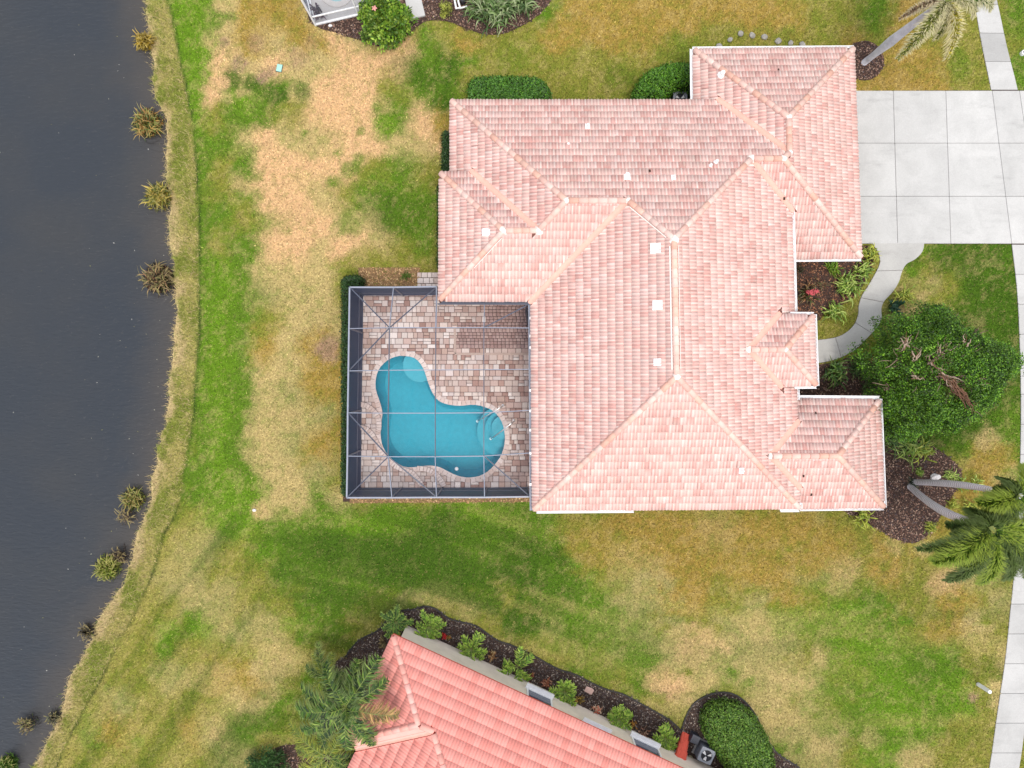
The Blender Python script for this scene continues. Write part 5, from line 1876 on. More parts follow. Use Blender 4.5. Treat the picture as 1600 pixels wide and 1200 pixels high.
def hedge(name, outline, h, label, cat, group=None, pal=HPAL, dens=420, rnd=.25, L=(.07, .13), W=(.04, .08), base=0.0, dome=0.0):
    """clipped hedge: outline (world xy), flat or domed top with a rounded shoulder"""
    poly = np.array(outline); c = poly.mean(0)
    ar_ = np.sum(poly[:, 0] * np.roll(poly[:, 1], -1) - np.roll(poly[:, 0], -1) * poly[:, 1])
    if ar_ < 0: poly = poly[::-1]
    H0 = empty(name, (c[0], c[1], 0), label, cat, group)
    inner = offset_closed(poly, .1)
    # twiggy core
    mb = MB(); mb.prism([tuple(p) for p in inner], 0, h * .86)
    core = mb.build('branches', mat_core, H0)
    x0, y0 = poly.min(0); x1, y1 = poly.max(0)
    n = int((x1 - x0) * (y1 - y0) * dens * 2.2)
    x = rng.uniform(x0, x1, n); y = rng.uniform(y0, y1, n)
    k = inpoly(x, y, poly); x, y = x[k], y[k]
    # distance to the edge
    seg = np.stack([poly, np.roll(poly, -1, 0)], 1)
    D = np.full(len(x), 1e9)
    for a, b in seg:
        ab = b - a; t = np.clip(((x - a[0]) * ab[0] + (y - a[1]) * ab[1]) / (ab @ ab + 1e-9), 0, 1)
        D = np.minimum(D, np.hypot(x - a[0] - t * ab[0], y - a[1] - t * ab[1]))
    s_ = np.clip(D / rnd, 0, 1)
    mx = D.max() + 1e-6
    z = h * (1 - .35 * (1 - np.sqrt(1 - (1 - s_) ** 2))) + dome * (1 - (1 - D / mx) ** 2)
    z = z + (fbm(x * 3, y * 3, 12, 3) - .5) * .16 - rng.exponential(.05, len(x))
    nrm = np.stack([np.zeros_like(x), np.zeros_like(x), np.ones_like(x)], -1)
    out = np.stack([x - c[0], y - c[1], np.zeros_like(x)], -1); out /= (np.linalg.norm(out, axis=1, keepdims=True) + 1e-6)
    nrm = nrm * (.3 + s_[:, None]) + out * (1 - s_[:, None]); nrm /= np.linalg.norm(nrm, axis=1, keepdims=True)
    tone = .8 + .45 * fbm(x * 2.2, y * 2.2, 33, 3)
    P_top = np.stack([x, y, z], -1)
    # sides
    per = np.hypot(*(seg[:, 1] - seg[:, 0]).T); m = int(per.sum() * h * dens * .55)
    ei = rng.choice(len(seg), m, p=per / per.sum()); t = rng.uniform(0, 1, m)[:, None]
    xy = seg[ei, 0] * (1 - t) + seg[ei, 1] * t
    dd = seg[ei, 1] - seg[ei, 0]; no = np.stack([dd[:, 1], -dd[:, 0], np.zeros(m)], -1); no /= (np.linalg.norm(no, axis=1, keepdims=True) + 1e-9)
    zz = rng.uniform(.03, h * .88, m)
    P_s = np.stack([xy[:, 0] + no[:, 0] * rng.normal(-.02, .05, m), xy[:, 1] + no[:, 1] * rng.normal(-.02, .05, m), zz], -1)
    pos = np.concatenate([P_top, P_s]); nr = np.concatenate([nrm, no])
    leaf_mass('foliage', pos, nr, L, W, pal, H0, tone=np.concatenate([tone, np.full(m, .95)]))
    return H0


mat_core = mat_col('twig_core', alb(46, 52, 34), .95, .1, var=.2, scale=9)


def px_outline(pts, z): return [P2(x, y, z) for x, y in pts]


def rrect(x0, y0, x1, y1, r, n=5):
    out = []
    for (cx, cy, a0) in ((x1 - r, y0 + r, -90), (x1 - r, y1 - r, 0), (x0 + r, y1 - r, 90), (x0 + r, y0 + r, 180)):
        for k in range(n):
            a = R(a0 + 90 * k / (n - 1)); out.append((cx + r * math.cos(a), cy + r * math.sin(a)))
    return out


hedge('hedge', px_outline(rrect(532, 431, 547, 776, 6), 1.5), 1.5, 'long narrow dark green hedge along the outside of the pool screen', 'hedge', pal=[(50, 84, 36), (40, 72, 32), (66, 100, 44), (34, 60, 30)], rnd=.15)
hedge('hedge', px_outline(rrect(534, 430, 563, 446, 7), 1.45), 1.4, 'short dark hedge closing the corner of the pool screen nearest the pond lawn', 'hedge', pal=[(50, 84, 36), (40, 72, 32), (66, 100, 44), (34, 60, 30)], rnd=.15)
hedge('hedge', px_outline([(732, 158), (731, 138), (733, 124), (742, 118), (770, 116), (810, 116), (838, 118), (852, 126), (860, 138), (862, 150), (860, 160), (800, 164)], 1.2), 1.2, 'flat-topped dark green hedge with a rounded end below the long pink eave', 'hedge', rnd=.3)
hedge('shrub', px_outline([(990, 160), (990, 146), (995, 130), (1006, 115), (1022, 103), (1042, 97), (1065, 95), (1092, 96), (1092, 143), (1074, 138), (1056, 139), (1044, 147), (1040, 164)], 1.2), 1.2, 'half-round clipped green shrub between two pink roofs, by the white gutter', 'shrub', pal=[(94, 144, 36), (78, 130, 30), (118, 166, 48), (64, 110, 30)], rnd=.4, dome=.3)
hedge('hedge', px_outline(rrect(690, 203, 712, 269, 5), 1.1), 1.1, 'small dark hedge stub against the west end of the long pink roof', 'hedge', pal=[(50, 84, 36), (40, 72, 32), (66, 100, 44)], rnd=.15)
hedge('hedge', px_outline(rrect(683, 285, 700, 420, 4), 1.0), 1.0, 'thin hedge line showing along the eave above the paver pad', 'hedge', pal=[(70, 98, 44), (56, 84, 38), (86, 110, 48)], rnd=.12)
hedge('shrub', px_outline([(1095, 1138), (1096, 1114), (1108, 1097), (1132, 1092), (1156, 1098), (1174, 1112), (1190, 1136), (1200, 1160), (1206, 1185), (1206, 1215), (1190, 1250), (1150, 1262), (1140, 1245), (1134, 1200), (1114, 1168)], .3), .95, 'big rounded clipped shrub inside the black edging, beside the grey condenser', 'shrub', pal=[(104, 142, 50), (86, 126, 42), (124, 160, 56), (70, 110, 38), (114, 142, 64)], rnd=.5, dome=.25)

# ---- trees
def clump_crown(parent, centre, rx, ry, h0, h1, nclump, per, pal, L=(.09, .17), W=(.05, .09), holes=(), rclump=.5, seed=1, topbias=.5, name='crown', tone_rng=(.4, 1.55)):
    r_ = np.random.default_rng(seed)
    P_, N_, T_l = [], [], []
    k = 0
    while k < nclump:
        a = r_.uniform(0, 6.283); rr = math.sqrt(r_.uniform(0, 1))
        ex = 1 + .13 * math.sin(3 * a + 1.3) + .09 * math.sin(5 * a + .4) + .06 * math.sin(9 * a)
        x = centre[0] + rx * ex * rr * math.cos(a); y = centre[1] + ry * ex * rr * math.sin(a)
        if any(math.hypot((x - hx) / hw, (y - hy) / hh_) < 1 for hx, hy, hw, hh_ in holes): 
            if r_.uniform() < .93: k += .15; continue
        zt = h0 + (h1 - h0) * math.sqrt(max(0, 1 - rr ** 2.4))
        z = zt - abs(r_.normal(0, .45)) if r_.uniform() < .72 else r_.uniform(h0 * .55, zt)
        rc = rclump * r_.uniform(.5, 1.2)
        m = int(per * r_.uniform(.6, 1.3))
        v = r_.normal(size=(m, 3)); v /= np.linalg.norm(v, axis=1, keepdims=True); v[:, 2] = np.abs(v[:, 2]) * .8 - .1
        P_.append(np.array((x, y, z)) + v * rc * r_.uniform(.55, 1.05, (m, 1)) * np.array((1, 1, .7)))
        N_.append(v * .7 + np.array((0, 0, .5)))
        T_l.append(np.full(m, r_.uniform(*tone_rng)))
        k += 1
    pos = np.concatenate(P_); nr = np.concatenate(N_); nr /= np.linalg.norm(nr, axis=1, keepdims=True)
    return leaf_mass(name, pos, nr, L, W, pal, parent, spread=.8, br=(.65, 1.25), tone=np.concatenate(T_l))


tc_ = P(1462, 582, 3.0)
TREE = empty('tree', (tc_.x + .3, tc_.y - .3, 0), 'big spreading green tree with bare pale branches showing at its centre', 'tree')
holes = []
for (hx, hy, hw, hh_) in [(1482, 590, 26, 16), (1455, 562, 16, 11), (1415, 530, 12, 9), (1500, 615, 22, 16), (1520, 545, 12, 8), (1535, 580, 14, 10), (1432, 582, 9, 7), (1525, 515, 8, 8)]:
    p = P(hx, hy, 4.6); holes.append((p.x, p.y, hw * .0287, hh_ * .0287))
TPAL = [(80, 124, 28), (64, 106, 26), (100, 146, 34), (122, 166, 44), (50, 86, 24), (86, 130, 30)]
clump_crown(TREE, (tc_.x + .15, tc_.y), 3.25, 2.9, 1.7, 4.9, 760, 100, TPAL, L=(.07, .13), W=(.04, .075), holes=holes, rclump=.5, seed=4)
# limbs
def limb(mb, a, b, r0, r1, n=5, wob=.15, seed=0):
    rr = random.Random(seed)
    a, b = Vector(a), Vector(b)
    pts = [a.lerp(b, i / n) + Vector((rr.uniform(-1, 1), rr.uniform(-1, 1), rr.uniform(-.6, .6))) * wob * (0 if i in (0,) else 1) for i in range(n + 1)]
    mb.tube(pts, [r0 + (r1 - r0) * i / n for i in range(n + 1)], 6)
    return pts[-1]


mb = MB()
tb = Vector((tc_.x + .3, tc_.y - .3, 0)); tk = tb + Vector((0, 0, 1.5))
limb(mb, tb, tk, .2, .16, 4, .04, 1)
mb.build('trunk', M['bark'], TREE, tb, True)
mb = MB()
BR = [(1455, 565, 4.6), (1478, 590, 4.7), (1500, 608, 4.5), (1520, 590, 4.4), (1415, 530, 4.2), (1470, 545, 4.7), (1512, 552, 4.5), (1400, 560, 3.9), (1440, 600, 4.3), (1528, 515, 3.7), (1505, 630, 4.0), (1380, 610, 3.4), (1540, 600, 3.7), (1430, 640, 3.6), (1520, 640, 3.5), (1480, 510, 4.0)]
for i, (a, b, z) in enumerate(BR):
    p = P(a, b, z)
    mid = tk.lerp(p, .45) + Vector((0, 0, -.2))
    limb(mb, tk, mid, .1, .06, 4, .06, i); limb(mb, mid, p, .06, .03, 4, .07, i + 50)
    rr = random.Random(i)
    for j in range(7 if i < 8 else 4):
        q = p + Vector((rr.uniform(-.75, .75), rr.uniform(-.65, .65), rr.uniform(-.1, .4)))
        limb(mb, mid.lerp(p, rr.uniform(.5, 1)), q, .03, .012, 4, .06, i * 31 + j)
mb.build('branches', M['bark'], TREE, tb, True)
# bleached dead branches in the bare patch
DEADW = mat_col('bleached_wood', alb(196, 172, 152), .9, .1, var=.3, scale=6)
DEADR = mat_col('brown_dead_wood', alb(140, 104, 84), .9, .1, var=.3, scale=6)
rr = random.Random(3)
for (xa_, ya_, xb_, yb_) in [(1453, 566, 1475, 548), (1453, 566, 1472, 585), (1472, 585, 1492, 602), (1470, 584, 1510, 592), (1492, 602, 1510, 628), (1485, 600, 1498, 622), (1465, 560, 1472, 540), (1475, 556, 1482, 540), (1500, 560, 1522, 556), (1498, 590, 1540, 596), (1500, 610, 1518, 640), (1412, 545, 1420, 524), (1425, 552, 1432, 562), (1420, 540, 1408, 532), (1430, 560, 1434, 548), (1508, 540, 1512, 528), (1428, 590, 1440, 596), (1492, 565, 1478, 560), (1480, 600, 1510, 615), (1490, 612, 1505, 618), (1484, 596, 1512, 622), (1488, 606, 1520, 632), (1476, 590, 1500, 616), (1496, 618, 1526, 636), (1520, 594, 1546, 588), (1468, 552, 1490, 545)]:
    for k in range(3):
        a = P(xa_ + rr.uniform(-4, 4), ya_ + rr.uniform(-4, 4), 4.6 + rr.uniform(-.3, .2)); b = P(xb_ + rr.uniform(-8, 8), yb_ + rr.uniform(-8, 8), 4.8 + rr.uniform(-.3, .2))
        mb = MB()
        limb(mb, a, b, .03 if k else .04, .01, 6, .07, rr.randint(0, 999))
        mb.build('dead_branch', DEADR if (k == 1 or yb_ > 612) else DEADW, TREE, a, True)

# big loose shrub by the neighbour's pool cage (top of the picture)
sc_ = P(596, 22, 1.4)
SHR = empty('shrub', (sc_.x, sc_.y, 0), 'yellow-green leafy shrub with a pink flower beside the white pool cage', 'shrub')
clump_crown(SHR, (sc_.x, sc_.y), 1.18, 1.15, .5, 1.9, 150, 40, [(112, 150, 40), (92, 132, 36), (136, 168, 52), (76, 114, 32), (150, 176, 66)], L=(.14, .24), W=(.08, .13), rclump=.3, seed=9)
mb = MB()
b0 = P(592, 56, 0)
limb(mb, (sc_.x, sc_.y + .0, 0), b0 + Vector((0, 0, .35)), .05, .03, 5, .05, 2); limb(mb, (sc_.x, sc_.y, 0), P(560, 50, .2), .04, .025, 5, .05, 4)
limb(mb, (sc_.x, sc_.y, 0), (sc_.x + .1, sc_.y + .2, 1.4), .06, .03, 5, .08, 5)
mb.build('branches', M['bark'], SHR, None, True)
fl = P(585, 13, 1.95)
mb = MB()
for k in range(5):
    a = 6.283 * k / 5; mb.tube([fl, fl + Vector((math.cos(a) * .09, math.sin(a) * .09, .03)), fl + Vector((math.cos(a) * .13, math.sin(a) * .13, .0))], [.02, .05, .02], 5)
mb.build('flower', mat_col('pink_petal', alb(240, 172, 160), .7, .2), SHR, fl, True)


def straps(name, c, rad, n, h, w, pal, label, cat, group=None, droop=.6, zb=0.0, part='leaves', tipc=None, lean=(0, 0), squash=(1, 1), rot=0.0, spread=.3):
    """rosette of arching strap leaves"""
    S = 5
    a = rng.uniform(0, 6.283, n); L = rad * rng.uniform(.38, .95, n)
    t = np.linspace(0, 1, S + 1)
    hh = h * rng.uniform(.6, 1.15, n)
    base = rng.normal(0, spread * rad, (n, 2)).clip(-rad * .55, rad * .55)
    dx, dy = np.cos(a) * squash[0], np.sin(a) * squash[1]
    if rot:
        cr_, sr_ = math.cos(rot), math.sin(rot); dx, dy = dx * cr_ - dy * sr_, dx * sr_ + dy * cr_
    bend = rng.normal(0, .4, n)
    V = np.zeros((n, S + 1, 2, 3))
    for i, tt in enumerate(t):
        x = c[0] + base[:, 0] + dx * L * tt + -dy * L * bend * tt * tt + lean[0] * tt
        y = c[1] + base[:, 1] + dy * L * tt + dx * L * bend * tt * tt + lean[1] * tt
        z = zb + hh * (np.sin(min(tt * 1.9, 1.571)) - droop * max(0, tt - .45) ** 1.5 * 1.6) + .02
        ww = w * (math.sin(math.pi * (0.18 + .8 * tt)) if tt < 1 else .08) * rng.uniform(.85, 1.15, n)
        V[:, i, 0] = np.stack([x - dy * ww / 2, y + dx * ww / 2, np.maximum(z, .03)], -1)
        V[:, i, 1] = np.stack([x + dy * ww / 2, y - dx * ww / 2, np.maximum(z, .03)], -1)
    idx = np.arange(n * (S + 1) * 2).reshape(n, S + 1, 2)
    Fq = np.stack([idx[:, :-1, 0], idx[:, :-1, 1], idx[:, 1:, 1], idx[:, 1:, 0]], -1).reshape(-1, 4)
    P_ = np.array([lin(q) for q in pal]) / GAIN
    cc = P_[rng.integers(0, len(P_), n)] * rng.uniform(.7, 1.25, n)[:, None]
    cc = np.repeat(cc, S, 0)
    if tipc is not None:
        kk = np.tile(np.linspace(0, 1, S) ** 2, n)[:, None]; cc = cc * (1 - kk * .7) + lin(tipc) / GAIN * kk * .7
    if label is not None:
        root = empty(name, (c[0], c[1], zb), label, cat, group)
    else:
        root = name
    mesh_np(part, V.reshape(-1, 3), Fq, M['leaf'], root, cc, 'FACE')
    return root


def flat2(px, py, z=0.0): return P2(px, py, z)


LILY = [(146, 172, 66), (124, 156, 54), (166, 190, 86), (104, 138, 48), (180, 196, 104)]
LILY_Y = [(172, 180, 66), (152, 166, 56), (192, 194, 84), (128, 150, 50)]
DKLILY = [(66, 96, 44), (84, 112, 52), (54, 82, 40), (104, 128, 70)]
G1 = 'strap-leaved lilies in the front courtyard bed'
straps('lily_plant', flat2(1322, 447), .85, 80, .6, .07, LILY, 'largest bright strap-leaved lily clump, in the middle of the courtyard bed by the walk', 'plant', G1)
straps('lily_plant', flat2(1300, 486), .68, 64, .5, .065, LILY, 'bright strap-leaved lily clump at the lower tip of the courtyard bed', 'plant', G1)
straps('lily_plant', flat2(1343, 424), .62, 56, .5, .065, LILY, 'strap-leaved lily clump just inside the bulge of the walk', 'plant', G1)
straps('lily_plant', flat2(1356, 402), .6, 60, .5, .06, LILY_Y, 'yellow-green lily clump tucked under the corner of the garage roof', 'plant', G1)
straps('fern', flat2(1299, 419), .42, 70, .3, .05, [(112, 146, 30), (130, 162, 40), (94, 130, 28)], 'low yellow-green fern patch below the garage eave in the courtyard', 'fern', squash=(.8, 1.3), rot=.5)
BRM = straps('bromeliad', flat2(1258, 458), .62, 46, .55, .06, [(120, 104, 60), (96, 84, 50), (148, 112, 72), (84, 92, 46)], 'reddish-brown spiky bromeliad with a fallen pink bloom, against the house gutter', 'plant')
fp = P(1262, 457, .5)
mb = MB()
rr = random.Random(8)
for k in range(26):
    t = k / 25; p = P(1259 + 17 * t, 457 - 1.5 * t, .55 + .1 * t)
    w_ = .05 + .13 * math.sin(math.pi * (.15 + .8 * t))
    mb.tube([p, p + Vector((rr.uniform(.02, .12), rr.uniform(-1, 1) * w_, rr.uniform(.0, .08))), p + Vector((rr.uniform(.08, .2), rr.uniform(-1, 1) * w_ * 1.2, rr.uniform(-.02, .06)))], [.02, .04, .012], 5)
mb.build('bloom', mat_col('pink_bract', alb(226, 104, 112), .7, .2, var=.15, scale=12), BRM, fp, True)
straps('dry_plant', flat2(1281, 445), .38, 36, .35, .02, [(150, 128, 96), (120, 98, 72), (128, 132, 80)], 'thin wiry half-dead plant in the middle of the courtyard mulch', 'plant')
straps('dry_plant', flat2(1248, 421), .3, 30, .3, .03, [(70, 76, 46), (56, 58, 40), (96, 84, 60)], 'small dark shrubby plant in the top corner of the courtyard bed', 'plant')
straps('lily_plant', flat2(1410, 465), .68, 56, .5, .06, LILY_Y, 'yellow-green lily clump at the edge of the walk above the big tree', 'plant')
straps('lily_plant', flat2(1396, 482), .5, 26, .55, .12, [(40, 80, 52), (52, 92, 60), (34, 66, 44)], 'dark broad-leaved plant between the walk and the big tree', 'plant')
straps('lily_plant', flat2(1301, 581), .78, 70, .7, .08, [(76, 110, 44), (60, 94, 38), (96, 126, 52), (120, 140, 70)], 'dark green strap-leaved clump at the entry roof corner below the walk', 'plant')
straps('lily_plant', flat2(1338, 577), .7, 64, .6, .06, DKLILY, 'shaded dark clump where the walk meets the big tree', 'plant')
straps('lily_plant', flat2(1356, 604), .6, 40, .5, .05, DKLILY, 'shaded thin-leaved clump under the near side of the big tree', 'plant')
G2 = 'strap-leaved plants below the big tree'
straps('lily_plant', flat2(1392, 690), .75, 60, .5, .06, DKLILY, 'darkest strap-leaved clump against the right edge of the porch roof', 'plant', G2)
straps('lily_plant', flat2(1417, 699), .95, 80, .5, .07, LILY, 'widest bright strap-leaved clump between porch roof and corner mulch', 'plant', G2)
straps('lily_plant', flat2(1440, 706), .7, 56, .45, .065, LILY_Y, 'yellow-tipped strap-leaved clump at the right end of the row below the tree', 'plant', G2)
G3 = 'small plants round the double palm bed'
for (x_, y_, r_, lab) in [(1482, 742, .5, 'small lily clump right of the white rock'), (1500, 755, .42, 'small lily clump above the upper palm trunk'), (1514, 790, .5, 'bright yellow-green grass clump between the two palm trunks'), (1484, 787, .38, 'small yellow clump between the palm trunks, closest to the mulch'), (1450, 822, .36, 'small yellow clump below the lower palm trunk'), (1433, 737, .28, 'tiny green clump above the palm bases'), (1522, 756, .45, 'low olive clump behind the upper palm trunk')]:
    straps('lily_plant', flat2(x_, y_), r_, 34, .35, .05, LILY_Y if 'yellow' in lab else LILY, lab, 'plant', G3)
straps('lily_plant', flat2(1345, 804), .7, 48, .5, .07, LILY_Y, 'yellow-green strap-leaved clump below the lower edge of the porch roof', 'plant')
straps('weed', flat2(635, 432), .3, 40, .3, .04, [(96, 122, 40), (84, 110, 36)], 'small green weed in the dry strip beside the paver pad', 'weed')
G4 = "big grassy clumps in the neighbour's top bed"
for (x_, y_, r_, lab) in [(757, 16, 1.05, 'left grassy strap clump at the top edge, reaching over the mulch'), (778, 26, 1.1, 'middle grassy strap clump at the top edge, pointing down at the long roof'), (812, 8, 1.15, 'right grassy strap clump at the top edge, beside the yellow lawn')]:
    straps('flax_plant', flat2(x_, y_), r_, 110, .9, .085, [(98, 124, 62), (80, 108, 50), (128, 148, 92), (66, 92, 44), (150, 162, 118)], lab, 'plant', G4)
sm = P(696, 12, .4)
SM2 = empty('shrub', (sm.x, sm.y, 0), 'small yellow-green shrub beside the white pipes at the top edge', 'shrub')
clump_crown(SM2, (sm.x, sm.y), .3, .33, .2, .75, 40, 30, [(160, 166, 70), (140, 148, 56), (178, 180, 90)], L=(.07, .13), W=(.04, .07), rclump=.14, seed=12)
mb = MB(); limb(mb, (sm.x, sm.y, 0), (sm.x, sm.y, .45), .04, .02, 4, .03, 1); mb.build('stem', M['bark'], SM2)
straps('cordyline', flat2(496, 22, .2), .42, 24, .7, .13, [(84, 58, 72), (66, 46, 58), (100, 70, 80)], 'dark purple leafy plant in the corner of the white pool cage', 'plant')

# ---- palms
def frond(V, Fc, C, base, dirv, L, rise, droop, width, n, pal, plume=False, tip=None, r=None, lw=.035, tilt=0.5):
    """one feather frond appended to the lists: two rows of leaflets, or a full brush when plume"""
    base = np.array(base, float); d = np.array(dirv, float); d /= np.linalg.norm(d)
    side = np.array((-d[1], d[0], 0.0)); up = np.array((0, 0, 1.0))
    def rach(t): return base + d * L * (t - .12 * t * t) + up * (rise * t - droop * t * t)
    P_ = np.array([lin(q) for q in pal]) / GAIN
    for i in range(n):
        t = r.uniform(.08, 1.0) if plume else (.1 + .9 * i / n)
        p = rach(t); tg = rach(min(t + .02, 1.02)) - rach(t); tg /= np.linalg.norm(tg)
        prof = math.sin(math.pi * (0.16 + 0.78 * t)) ** .7
        ll = width * prof * r.uniform(.65, 1.2)
        if plume:
            a = r.uniform(-.6, math.pi + .6)
            o_ = side * math.cos(a) + up * math.sin(a)
            ld = o_ * .9 + tg * r.uniform(.15, .8)
            sag = .3
            cols = [(1, None)]
            pts_dirs = [(ld, sag)]
        else:
            pts_dirs = [(side * s_ * .84 + tg * r.uniform(.3, .9) + up * (tilt * .5 - .1 + r.normal(0, .22)), .5) for s_ in (-1, 1)]
        for ld, sag in pts_dirs:
            ld = ld / np.linalg.norm(ld)
            w_ = np.cross(ld, up); nw = np.linalg.norm(w_); w_ = w_ / nw if nw > .1 else side
            w_ = w_ * lw * r.uniform(.8, 1.2)
            mid = p + ld * ll * .5; end = p + ld * ll - up * ll * sag * r.uniform(.6, 1.3)
            b = len(V)
            V += [p - w_ * .4, p + w_ * .4, mid + w_ * .5 - up * ll * .06, end, mid - w_ * .5 - up * ll * .06]
            c = P_[r.integers(0, len(P_))] * r.uniform(.5, 1.5)
            Fc.append([b, b + 1, b + 2, b + 4]); C.append(c)
            tc2 = c if tip is None else c * .35 + (lin(tip) / GAIN) * .65 * r.uniform(.8, 1.15)
            Fc.append([b + 4, b + 2, b + 3, b + 3]); C.append(tc2)
    # rachis
    for k in range(6):
        t0, t1 = k / 6, (k + 1) / 6
        a, e = rach(t0), rach(t1)
        s_ = side * (.016 * (1 - t0) + .006)
        b = len(V); V += [a - s_ + up * .02, a + s_ + up * .02, e + s_ * .8 + up * .02, e - s_ * .8 + up * .02]
        Fc.append([b, b + 1, b + 2, b + 3]); C.append(np.array(lin((122, 134, 66))) / GAIN)


def frond_obj(parent, name='frond', **kw):
    V, Fc, C = [], [], []
    frond(V, Fc, C, **kw)
    F2 = []
    me = bpy.data.meshes.new(name)
    me.from_pydata([tuple(v) for v in V], [], [f if f[2] != f[3] else f[:3] for f in Fc])
    me.update(); add_col(me, np.array(C), 'FACE'); me.materials.append(M['frond'])
    o = bpy.data.objects.new(name, me)
    return link(o, parent)


def trunk_obj(parent, a, b, prof, mat, bow=(0, 0), n=14, name='trunk'):
    a, b = Vector(a), Vector(b)
    pts, rad = [], []
    for i in range(n + 1):
        t = i / n
        p = a.lerp(b, t) + Vector((bow[0], bow[1], 0)) * math.sin(math.pi * t)
        pts.append(p); rad.append(float(np.interp(t, [q[0] for q in prof], [q[1] for q in prof])))
    mb = MB(); mb.tube(pts, rad, 12)
    return mb.build(name, mat, parent, a, True)


FOX = [(82, 118, 26), (66, 100, 24), (102, 136, 32), (50, 80, 24), (118, 148, 40)]
FOXY = [(176, 168, 44), (156, 154, 48), (196, 178, 56), (140, 142, 52)]
FOXD = [(52, 78, 30), (42, 66, 28), (68, 94, 36), (80, 100, 48)]
FOXT = [(150, 156, 76), (128, 140, 62), (172, 170, 96), (110, 124, 56)]


def frond_to(parent, crown, px, py, zt, pal, width=.42, n=330, tip=(206, 196, 140), seed=0, lw=.032, plume=True, rise=None, name='frond', tilt=.5):
    """frond from the crown whose tip is seen at the photo point px,py"""
    e = P(px, py, zt); c = Vector(crown)
    d = e - c; Lh = math.hypot(d.x, d.y) / .88
    rise_ = max(.5, .35 * Lh) if rise is None else rise
    droop = rise_ - d.z
    return frond_obj(parent, name, base=c, dirv=(d.x, d.y, 0), L=Lh, rise=rise_, droop=droop, width=width, n=n, pal=pal, plume=plume, tip=tip, r=np.random.default_rng(seed), lw=lw, tilt=tilt)


# palm beside the garage corner (top right)
ta = P(1350, 98, 0); tt_ = P(1474, 2, 6.1)
PA = empty('palm_tree', ta, 'leaning grey-trunked palm with yellowing fronds in the mulch ring by the garage corner', 'palm tree')
trunk_obj(PA, ta, tt_, [(0, .17), (.12, .15), (.35, .24), (.55, .2), (.8, .15), (1, .12)], M['trunk'], (.1, .1))
mb = MB(); mb.tube([P(1412, 50, 3.6), P(1424, 40, 4.3)], [.17, .15], 10); 
cr_ = tt_ + Vector((0, 0, .2))
for i, (x_, y_, z_, pal_, w_) in enumerate([(1403, 92, 4.6, FOXT, .5), (1432, 70, 5.0, FOXT, .42), (1478, 92, 4.7, FOXY, .5), (1462, 62, 5.2, FOXT, .45), (1548, 14, 5.2, FOX, .5), (1520, 28, 5.0, FOXT, .42), (1440, -60, 5.4, FOX, .5), (1500, -80, 5.4, FOX, .5), (1560, -50, 5.2, FOX, .5), (1405, 30, 4.9, [(150, 122, 100), (128, 104, 84), (170, 146, 110)], .3)]):
    frond_to(PA, cr_, x_, y_, z_, pal_, w_, 620, (226, 214, 176), 100 + i)

# double palm in the corner mulch bed (bottom right)
base_b = P(1424, 757, 0)
PB = empty('palm_tree', base_b, 'lower trunk of the twin palms, curving over the mulch to a dark crown', 'palm tree', 'twin palms in the corner bed')
tb1 = P(1541, 822, 6.3)
trunk_obj(PB, base_b + Vector((-.08, -.1, 0)), tb1, [(0, .16), (.3, .18), (.6, .2), (.8, .17), (.9, .13), (1, .1)], M['ringbark'], (-.1, -.3), 18)
mb = MB(); q0 = P(1518, 812, 5.3); mb.tube([q0, q0.lerp(tb1, .5), tb1 + Vector((0, 0, .15))], [.15, .15, .1], 10); mb.build('crownshaft', mat_col('green_crownshaft', alb(140, 152, 92), .6, .3, var=.12), PB, q0, True)
cb = tb1 + Vector((0, 0, .25))
for i, (x_, y_, z_, pal_, w_) in enumerate([(1433, 858, 5.2, FOXD, .38), (1458, 878, 5.7, FOX, .62), (1478, 908, 4.9, FOXD, .5), (1512, 794, 5.2, FOXD, .5), (1500, 885, 5.9, FOX, .5), (1610, 862, 5.8, FOX, .62), (1605, 900, 4.9, FOXD, .5), (1570, 905, 5.0, FOXD, .45), (1615, 820, 5.6, FOX, .55), (1570, 790, 5.5, FOXD, .5), (1488, 838, 5.6, FOXD, .42), (1478, 820, 5.2, FOXD, .4), (1530, 912, 5.2, FOX, .48)]):
    frond_to(PB, cb, x_, y_, z_, pal_, w_ * 1.22, 1100, (160, 176, 62) if pal_ is FOX else (104, 122, 56), 200 + i)
PC = empty('palm_tree', base_b + Vector((.12, .12, 0)), 'upper trunk of the twin palms, running straight out to the right picture edge', 'palm tree', 'twin palms in the corner bed')
tc1 = P(1584, 772, 6.7)
trunk_obj(PC, base_b + Vector((.12, .12, 0)), tc1, [(0, .14), (.3, .165), (.55, .16), (.75, .14), (1, .1)], M['ringbark'], (0, .14), 16)
cc1 = tc1 + Vector((0, 0, .2))
for i, (x_, y_, z_, pal_, w_) in enumerate([(1528, 786, 6.0, FOX, .5), (1545, 812, 5.4, FOXD, .42), (1560, 745, 5.6, FOXD, .4), (1600, 730, 5.8, FOX, .5), (1640, 760, 5.8, FOX, .55), (1630, 800, 5.8, FOX, .5), (1610, 815, 5.6, FOX, .45), (1552, 765, 5.9, FOXD, .42), (1535, 800, 5.6, FOX, .42)]):
    frond_to(PC, cc1, x_, y_, z_, pal_, w_ * 1.22, 1000, (160, 176, 62) if pal_ is FOX else (104, 122, 56), 300 + i)
# dead brown frond stubs on the upper trunk
V, Fc = [], []
frond_to(PC, P(1530, 770, 4.2), 1560, 772, 3.6, [(110, 84, 76), (92, 70, 64), (130, 104, 92)], .3, 160, (120, 96, 86), 350, name='dead_frond')
straps(PB, (base_b.x, base_b.y + .1), .35, 40, .3, .04, [(46, 62, 44), (36, 48, 38), (90, 112, 80)], None, None, part='basal_shoots')

